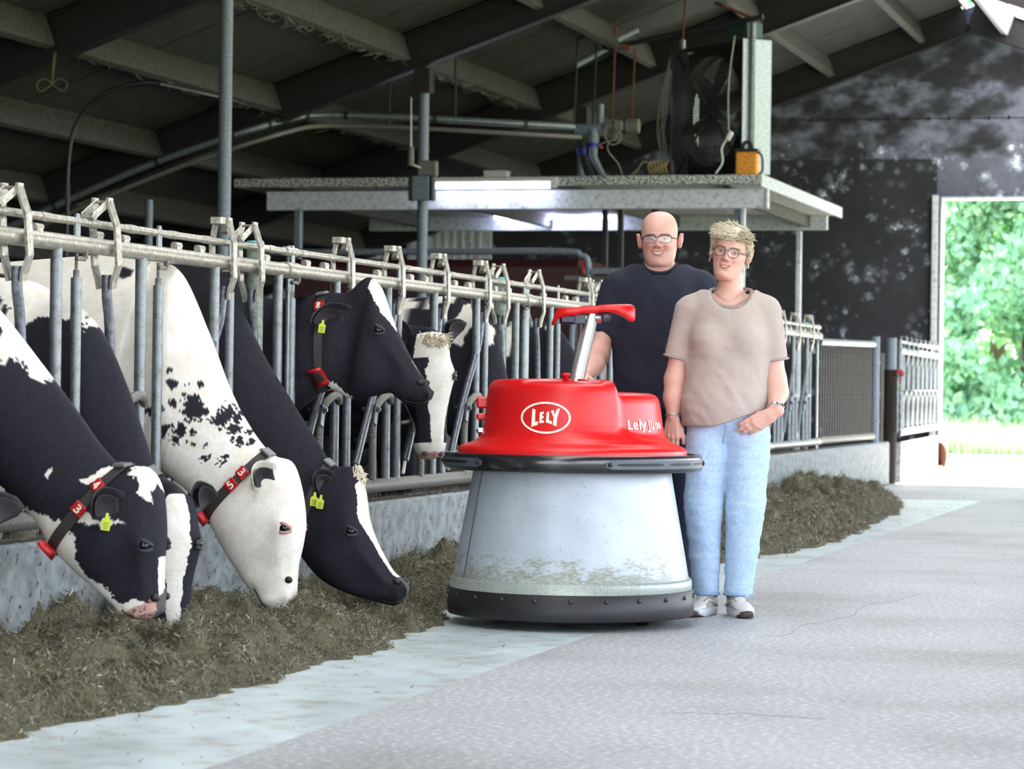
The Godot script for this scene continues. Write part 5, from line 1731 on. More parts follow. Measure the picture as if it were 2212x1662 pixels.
const WOMAN_HEAD := [[-0.014, 0.030, 0.030, 0.02], [-0.006, 0.042, 0.062, -0.0], [0.004, 0.049, 0.078, -0.02], [0.016, 0.054, 0.083, -0.045], [0.035, 0.060, 0.083, -0.06], [0.058, 0.066, 0.082, -0.075], [0.080, 0.070, 0.081, -0.085], [0.10, 0.0725, 0.082, -0.092], [0.12, 0.0735, 0.083, -0.096], [0.145, 0.0745, 0.086, -0.098], [0.168, 0.074, 0.083, -0.096], [0.19, 0.070, 0.073, -0.090], [0.21, 0.059, 0.056, -0.074], [0.224, 0.042, 0.036, -0.052], [0.231, 0.022, 0.016, -0.028], [0.233, 0.002, 0.0, -0.004]]
const MAN_HEAD := [[-0.014, 0.036, 0.030, 0.02], [-0.006, 0.050, 0.064, -0.0], [0.004, 0.058, 0.080, -0.02], [0.016, 0.0635, 0.086, -0.045], [0.035, 0.070, 0.087, -0.065], [0.058, 0.0745, 0.086, -0.08], [0.080, 0.078, 0.085, -0.09], [0.10, 0.080, 0.086, -0.096], [0.12, 0.081, 0.087, -0.10], [0.145, 0.0825, 0.090, -0.102], [0.172, 0.082, 0.088, -0.10], [0.198, 0.077, 0.078, -0.094], [0.22, 0.066, 0.061, -0.079], [0.237, 0.047, 0.039, -0.056], [0.246, 0.025, 0.017, -0.03], [0.249, 0.002, 0.0, -0.004]]

func skin_paint(base: Color, rosy: Color, stubble: Color, dark := 0.0) -> Callable:
	return func(p: Vector3) -> Color:
		var c := base
		for e in [-1.0, 1.0]:
			var d := Vector2((p.x - 0.043 * e) / 0.026, (p.y - 0.083) / 0.022).length_squared()
			if p.z > 0.0: c = c.lerp(rosy, 0.65 * exp(-d))
		var dn := Vector2(p.x / 0.017, (p.y - 0.088) / 0.016).length_squared()
		if p.z > 0.05: c = c.lerp(rosy, 0.5 * exp(-dn))
		if p.y < 0.045 and p.z > 0.0: c = c.lerp(stubble, 0.3)
		return c

func build_people():
	var skin := mat(Color.WHITE, 0.5)
	skin.vertex_color_use_as_albedo = true
	skin.subsurf_scatter_enabled = true
	skin.subsurf_scatter_strength = 0.06
	build_woman(skin)
	build_man(skin)

func build_woman(skin: Material):
	var zf := Vector3(0.19096, 0, 0.98160); var xr := Vector3(zf.z, 0, -zf.x)
	var o := thing("person", "person in a beige knit top and light blue jeans, thumb in pocket", "person", Transform3D(Basis(xr, Vector3.UP, zf), Vector3(1.726, 0, -12.071)))
	var base := Color(0.62, 0.36, 0.29); var rosy := Color(0.62, 0.27, 0.23)
	# skin: neck, chest, arms, legs, then head and hands in the same mesh
	var f := Field.new()
	f.k = 0.03
	f.add(Vector3(0.012, 1.50, -0.012), Vector3(0.004, 1.38, -0.02), 0.054, 0.062)
	f.add(Vector3(-0.12, 1.355, -0.02), Vector3(0.12, 1.358, -0.02), 0.062, 0.062)
	f.add(Vector3(0, 1.345, 0.012), Vector3(0, 1.25, 0.02), 0.085, 0.10, 1.25)
	f.add(Vector3(0, 1.25, 0), Vector3(0, 0.9, 0), 0.135, 0.13, 1.55)
	f.add(Vector3(-0.08, 0.85, 0), Vector3(-0.082, 0.06, -0.03), 0.08, 0.036)
	f.add(Vector3(0.09, 0.85, 0), Vector3(0.062, 0.06, -0.03), 0.08, 0.036)
	f.chain([Vector3(-0.178, 1.335, -0.02), Vector3(-0.230, 1.04, -0.01), Vector3(-0.236, 0.96, 0.0), Vector3(-0.236, 0.875, 0.015)], [0.050, 0.0435, 0.040, 0.029])
	f.chain([Vector3(0.178, 1.338, -0.02), Vector3(0.213, 1.04, -0.02), Vector3(0.224, 0.985, 0.0), Vector3(0.205, 0.897, 0.112)], [0.050, 0.046, 0.043, 0.029])
	var s := S()
	net(s, f, Vector3(-0.34, 0.0, -0.19), Vector3(0.34, 1.56, 0.21), 0.0115, Transform3D(), null, func(_p): return base)
	# right hand hangs beside the robot, left thumb is tucked into the pocket
	add_hand(s, Transform3D(Basis(Vector3.UP, deg_to_rad(-25)) * rz(-4), Vector3(-0.236, 0.872, 0.016)), 1.0, 0.22, 0.02, 0.35, base)
	add_hand(s, Transform3D(Basis(Vector3.UP, deg_to_rad(4)) * rz(-60) * rx(4), Vector3(0.200, 0.893, 0.122)), -1.0, 0.20, 0.05, -0.35, base)
	var hx := Transform3D(rz(-10.5) * ry(-9) * rx(3), Vector3(-0.012, 1.487, 0.0))
	head_skin(s, hx, WOMAN_HEAD, FACE_BUMPS, skin_paint(base, rosy, base))
	for e in [-1.0, 1.0]: ear_on(s, hx, 0.0735 * e, base)
	put("body", s, skin, o)
	face_parts(o, hx, WOMAN_HEAD, FACE_BUMPS, 0.78, M.lip, M.brow_light, M.iris)
	glasses(o, hx, true, M.frame_round, WOMAN_HEAD, FACE_BUMPS, M.frame_round)
	# hair
	s = S()
	var rings := []
	for q in WOMAN_HEAD.slice(7, 16):
		var r := PackedVector3Array()
		for j in 40:
			var a := TAU * j / 40.0
			var ca := cos(a)
			var grow := 0.011 if ca < 0.45 or q[0] > 0.18 else -0.02
			if q[0] < 0.125 and ca > -0.15: grow = -0.012
			r.append(hx * Vector3((q[1] + grow) * sin(a), q[0] + (0.006 if q[0] > 0.19 else 0.0), (q[2] + grow) * ca if ca > 0 else (q[3] - grow) * -ca))
		rings.append(r)
	loft(s, rings, false, true)
	hair_strands(s, hx, WOMAN_HEAD, 12)
	put("hair", s, M.hair, o)
	for e in [-1.0, 1.0]:
		s = S()
		var hoop := []
		for i in 13: hoop.append(Vector3(0.088 * e, 0.073 + 0.009 * cos(TAU * i / 12.0), -0.008 + 0.009 * sin(TAU * i / 12.0)))
		tube(s, hoop, 0.0018, 6, false)
		put("earring", s, M.steel, o, hx)
	# necklace
	s = S()
	var nk := []
	for i in 19:
		var t := -1.0 + i / 9.0
		nk.append(Vector3(0.008 + 0.072 * t, 1.388 + 0.052 * t * t, 0.088 - 0.075 * t * t))
	tube(s, nk, 0.0016, 5, false); put("necklace", s, M.steel, o)
	# knit top
	f = Field.new()
	f.k = 0.035
	f.add(Vector3(0, 1.285, -0.005), Vector3(0, 1.10, 0.0), 0.180, 0.176, 1.5)
	f.add(Vector3(0, 1.10, 0.0), Vector3(-0.008, 0.92, 0.005), 0.176, 0.190, 1.42)
	f.add(Vector3(-0.008, 0.92, 0.005), Vector3(-0.012, 0.80, 0.005), 0.190, 0.178, 1.4)
	f.add(Vector3(-0.145, 1.352, -0.02), Vector3(0.145, 1.355, -0.02), 0.058, 0.058)
	f.add(Vector3(-0.10, 1.386, -0.018), Vector3(0.10, 1.390, -0.018), 0.052, 0.052)
	f.add(Vector3(-0.078, 1.215, 0.055), Vector3(-0.075, 1.20, 0.055), 0.082, 0.08)
	f.add(Vector3(0.078, 1.215, 0.055), Vector3(0.075, 1.20, 0.055), 0.082, 0.08)
	f.add(Vector3(-0.172, 1.345, -0.02), Vector3(-0.228, 1.132, -0.01), 0.064, 0.052, 1.0, 1)
	f.add(Vector3(0.172, 1.348, -0.02), Vector3(0.213, 1.126, -0.02), 0.064, 0.055, 1.0, 1)
	f.cut = [[Vector3(0.012, 1.452, -0.10), Vector3(0.0, -0.012, 0.35), 0.093]]
	f.clip = func(p: Vector3) -> float: return -1.0 if absf(p.x) > 0.205 and p.y > 1.0 else (0.832 + maxf(0.0, p.x + 0.06) * 0.36 - p.y) * 0.9
	var wr := noise(81, 1.0, 2)
	s = S()
	net(s, f, Vector3(-0.34, 0.80, -0.19), Vector3(0.34, 1.44, 0.19), 0.0105, Transform3D(), func(p: Vector3):
		var low := smoothstep(1.2, 0.9, p.y)
		return p + Vector3(p.x, 0, p.z * 1.6).normalized() * (0.006 * low * wr.get_noise_3d(p.x * 14.0 + p.y * 9.0, p.y * 5.0, p.z * 8.0) + 0.003 * wr.get_noise_3d(p.x * 20.0, p.y * 26.0, p.z * 8.0)))
	put("knit_top", s, M.knit, o)
	s = S()
	var nb := []
	for i in 41:
		var t := TAU * (i / 40.0)
		var ct := cos(t)
		nb.append(Vector3(0.012 + 0.091 * sin(t), 1.436 - (0.078 * ct if ct > 0.0 else 0.012 * ct), -0.012 + (0.104 if ct > 0.0 else 0.062) * ct))
	tube(s, nb, 0.0075, 8, false); put("neckband", s, M.knit_rib, o)
	for q in [[Vector3(-0.2275, 1.136, -0.01), Vector3(0.056, 0.22, 0), 0.0525], [Vector3(0.213, 1.130, -0.02), Vector3(-0.04, 0.22, 0), 0.0555]]:
		var dn: Vector3 = q[1].normalized()
		var ax := dn.cross(Vector3.BACK).normalized()
		var lp := []
		for i in 21: lp.append(q[0] + ax * q[2] * cos(TAU * i / 20.0) + dn.cross(ax) * q[2] * sin(TAU * i / 20.0))
		s = S(); tube(s, lp, 0.006, 7, false); put("sleeve_hem", s, M.knit_rib, o)
	# jeans
	f = Field.new()
	f.k = 0.03
	f.add(Vector3(-0.07, 0.875, 0), Vector3(0.075, 0.88, 0), 0.108, 0.108, 1.12)
	f.chain([Vector3(-0.082, 0.80, 0), Vector3(-0.098, 0.48, 0.0)], [0.096, 0.084], 1.08)
	f.add(Vector3(-0.098, 0.48, 0.0), Vector3(-0.081, 0.088, -0.03), 0.084, 0.058, 1.0, 1)
	f.chain([Vector3(0.094, 0.80, 0), Vector3(0.090, 0.48, 0.0)], [0.102, 0.086], 1.08)
	f.add(Vector3(0.090, 0.48, 0.0), Vector3(0.062, 0.088, -0.03), 0.086, 0.063, 1.0, 1)
	f.k = 0.014
	s = S()
	net(s, f, Vector3(-0.24, 0.06, -0.15), Vector3(0.24, 1.02, 0.15), 0.0115, Transform3D(), func(p: Vector3):
		var c := Vector3(-0.09 if p.x < -0.004 else 0.085, p.y, 0)
		var out := (p - c) * Vector3(1, 0, 1)
		var a := 0.0045 * wr.get_noise_3d(p.x * 5.0 + p.y * 7.0, p.y * 26.0, p.z * 5.0) + 0.006 * wr.get_noise_3d(p.x * 9.0, p.y * 8.0 + 40.0, p.z * 7.0)
		return p + out.normalized() * a)
	put("jeans", s, M.denim, o)
	for q in [[-0.081, 0.0575], [0.062, 0.0625]]:
		s = S()
		var lp := []
		for i in 21: lp.append(Vector3(q[0] + q[1] * cos(TAU * i / 20.0), 0.094, -0.03 + q[1] * sin(TAU * i / 20.0)))
		tube(s, lp, 0.007, 7, false); put("jeans_hem", s, M.denim_seam, o)
	s = S()
	tube(s, spline([Vector3(-0.010, 0.86, 0.108), Vector3(-0.004, 0.83, 0.110), Vector3(-0.010, 0.79, 0.092), Vector3(-0.012, 0.76, 0.06)], 4), 0.0028, 6)
	put("fly_seam", s, M.denim_seam, o)
	s = S()
	tube(s, spline([Vector3(0.105, 0.93, 0.092), Vector3(0.135, 0.895, 0.088), Vector3(0.165, 0.88, 0.06), Vector3(0.185, 0.878, 0.02)], 4), 0.003, 6)
	put("pocket_edge", s, M.denim_seam, o)
	# jewellery
	s = S()
	var lp2 := []
	for i in 21: lp2.append(Vector3(-0.236 + 0.034 * cos(TAU * i / 20.0), 0.886 + 0.006 * cos(TAU * i / 20.0), 0.013 + 0.033 * sin(TAU * i / 20.0)))
	tube(s, lp2, 0.003, 7, false); put("bracelet", s, M.steel, o)
	var wdir := Vector3(-0.26, -0.85, 0.9).normalized()
	var wax := wdir.cross(Vector3.UP).normalized()
	var wn := wax.cross(wdir).normalized()
	var wc := Vector3(0.210, 0.918, 0.085)
	for i in 18:
		var a := TAU * i / 18.0
		s = S(); cbox(s, Vector3(0.011, 0.014, 0.004), Transform3D(), 0.001)
		var out := wax * cos(a) + wn * sin(a)
		put("watch_link", s, M.steel, o, Transform3D(Basis(wdir.cross(out).normalized(), wdir, out), wc + out * 0.034))
	var wout := (Vector3(0.75, 0.1, 0.65) - wdir * Vector3(0.75, 0.1, 0.65).dot(wdir)).normalized()
	s = S(); lathe(s, [[0.0, 0.0], [0.014, 0.0], [0.0145, 0.006], [0.012, 0.008]], 24, Transform3D(Basis(wdir.cross(wout).normalized(), wout, wdir), wc + wout * 0.035)); var wt := put("watch_case", s, M.steel, o)
	s = S(); lathe(s, [[0.0121, 0.0], [0.0, 0.0008]], 24, Transform3D(Basis(wdir.cross(wout).normalized(), wout, wdir), wc + wout * 0.0428)); put("watch_dial", s, M.black, wt)
	sneaker(o, Vector3(-0.088, 0.0, 0.0), deg_to_rad(-20), M.shoe, M.shoe_sole, M.shoe_toe, M.shoe_grey)
	sneaker(o, Vector3(0.062, 0.0, 0.0), deg_to_rad(14), M.shoe, M.shoe_sole, M.shoe_toe, M.shoe_grey)

func build_man(skin: Material):
	var zf := Vector3(0.21017, 0, 0.97766); var xr := Vector3(zf.z, 0, -zf.x)
	var o := thing("person", "bald person in a dark blue T-shirt and glasses behind the robot", "person", Transform3D(Basis(xr, Vector3.UP, zf), Vector3(1.342, 0, -12.397)))
	var base := Color(0.60, 0.34, 0.275); var rosy := Color(0.58, 0.24, 0.20)
	var f := Field.new()
	f.k = 0.035
	f.add(Vector3(0.0, 1.60, -0.015), Vector3(0.0, 1.50, -0.025), 0.066, 0.074)
	f.add(Vector3(-0.13, 1.47, -0.03), Vector3(0.13, 1.472, -0.03), 0.06, 0.06)
	f.add(Vector3(0, 1.48, -0.01), Vector3(0, 1.36, 0.0), 0.09, 0.12, 1.2)
	f.add(Vector3(0, 1.36, 0), Vector3(0, 1.0, 0), 0.15, 0.15, 1.5)
	f.add(Vector3(-0.09, 0.9, 0), Vector3(-0.10, 0.06, 0), 0.09, 0.04)
	f.add(Vector3(0.09, 0.9, 0), Vector3(0.10, 0.06, 0), 0.09, 0.04)
	f.chain([Vector3(-0.20, 1.45, -0.03), Vector3(-0.285, 1.15, 0.02), Vector3(-0.305, 1.105, 0.12), Vector3(-0.335, 1.058, 0.42)], [0.060, 0.057, 0.055, 0.033])
	f.chain([Vector3(0.20, 1.455, -0.03), Vector3(0.27, 1.16, -0.04), Vector3(0.26, 0.93, 0.06)], [0.060, 0.05, 0.033])
	var s := S()
	net(s, f, Vector3(-0.42, 0.0, -0.2), Vector3(0.36, 1.64, 0.47), 0.0125, Transform3D(), null, func(_p): return base)
	add_hand(s, Transform3D(Basis(Vector3(0.95, 0, 0.05).normalized(), Vector3(0.05, 0.13, -0.99).normalized(), Vector3(0.0, 0.99, 0.13).normalized()).orthonormalized(), Vector3(-0.336, 1.058, 0.425)), 1.0, 0.12, 0.03, 0.4, base)
	add_hand(s, Transform3D(Basis(Vector3.UP, deg_to_rad(40)), Vector3(0.26, 0.925, 0.062)), -1.0, 0.25, 0.02, 0.3, base)
	var hx := Transform3D(rz(1.0) * ry(-5), Vector3(0.0, 1.559, 0.0))
	var bumps := FACE_BUMPS.duplicate()
	bumps.append_array([[0.0, 0.087, 0.016, 0.012, 0.004], [0.04, 0.088, 0.02, 0.018, 0.005], [-0.04, 0.088, 0.02, 0.018, 0.005], [0.036, 0.060, 0.007, 0.016, -0.003], [-0.036, 0.060, 0.007, 0.016, -0.003], [0.0, -0.002, 0.035, 0.012, 0.008]])
	head_skin(s, hx, MAN_HEAD, bumps, skin_paint(base, rosy, Color(0.50, 0.30, 0.26)))
	for e in [-1.0, 1.0]: ear_on(s, hx, 0.083 * e, base.lerp(rosy, 0.3))
	put("body", s, skin, o)
	face_parts(o, hx, MAN_HEAD, bumps, 1.0, M.lip, M.brow_light, M.iris_dark)
	glasses(o, hx, false, M.frame_metal, MAN_HEAD, bumps, M.frame_blue)
	# T-shirt
	f = Field.new()
	f.k = 0.045
	f.add(Vector3(0, 1.39, -0.01), Vector3(0, 1.20, 0.0), 0.200, 0.205, 1.5)
	f.add(Vector3(0, 1.20, 0.0), Vector3(0, 0.90, 0.015), 0.205, 0.205, 1.35, 1)
	f.add(Vector3(-0.165, 1.462, -0.03), Vector3(0.165, 1.466, -0.03), 0.066, 0.066)
	f.add(Vector3(-0.105, 1.508, -0.03), Vector3(0.105, 1.508, -0.03), 0.056, 0.056)
	f.add(Vector3(-0.195, 1.455, -0.03), Vector3(-0.255, 1.238, 0.0), 0.074, 0.066, 1.0, 1)
	f.add(Vector3(0.195, 1.46, -0.03), Vector3(0.255, 1.24, -0.03), 0.074, 0.066, 1.0, 1)
	f.cut = [[Vector3(0.0, 1.602, -0.12), Vector3(0.0, -0.02, 0.35), 0.080]]
	var wr := noise(82, 1.0, 2)
	s = S()
	net(s, f, Vector3(-0.42, 0.86, -0.22), Vector3(0.42, 1.56, 0.22), 0.012, Transform3D(), func(p: Vector3):
		return p + Vector3(p.x, 0, p.z * 1.6).normalized() * 0.005 * wr.get_noise_3d(p.x * 9.0 + p.y * 5.0, p.y * 7.0, p.z * 8.0))
	put("t_shirt", s, M.navy, o)
	s = S()
	var nb := []
	for i in 41:
		var t := TAU * (i / 40.0)
		var ct := cos(t)
		nb.append(Vector3(0.074 * sin(t), 1.568 - (0.046 * ct if ct > 0.0 else 0.008 * ct), -0.028 + (0.098 if ct > 0.0 else 0.060) * ct))
	tube(s, nb, 0.0085, 8, false); put("neckband", s, M.navy, o)
	# dark jeans and shoes
	f = Field.new()
	f.k = 0.03
	f.add(Vector3(-0.085, 0.92, 0), Vector3(0.085, 0.92, 0), 0.12, 0.12, 1.1)
	f.add(Vector3(-0.095, 0.85, 0), Vector3(-0.105, 0.10, -0.02), 0.10, 0.066, 1.0, 1)
	f.add(Vector3(0.095, 0.85, 0), Vector3(0.105, 0.10, -0.02), 0.10, 0.066, 1.0, 1)
	s = S()
	net(s, f, Vector3(-0.26, 0.07, -0.16), Vector3(0.26, 1.06, 0.16), 0.016)
	put("jeans", s, M.denim_dark, o)
	sneaker(o, Vector3(-0.105, 0.0, 0.0), deg_to_rad(-12), M.dark, M.black, M.black, M.dark)
	sneaker(o, Vector3(0.105, 0.0, 0.0), deg_to_rad(12), M.dark, M.black, M.black, M.dark)


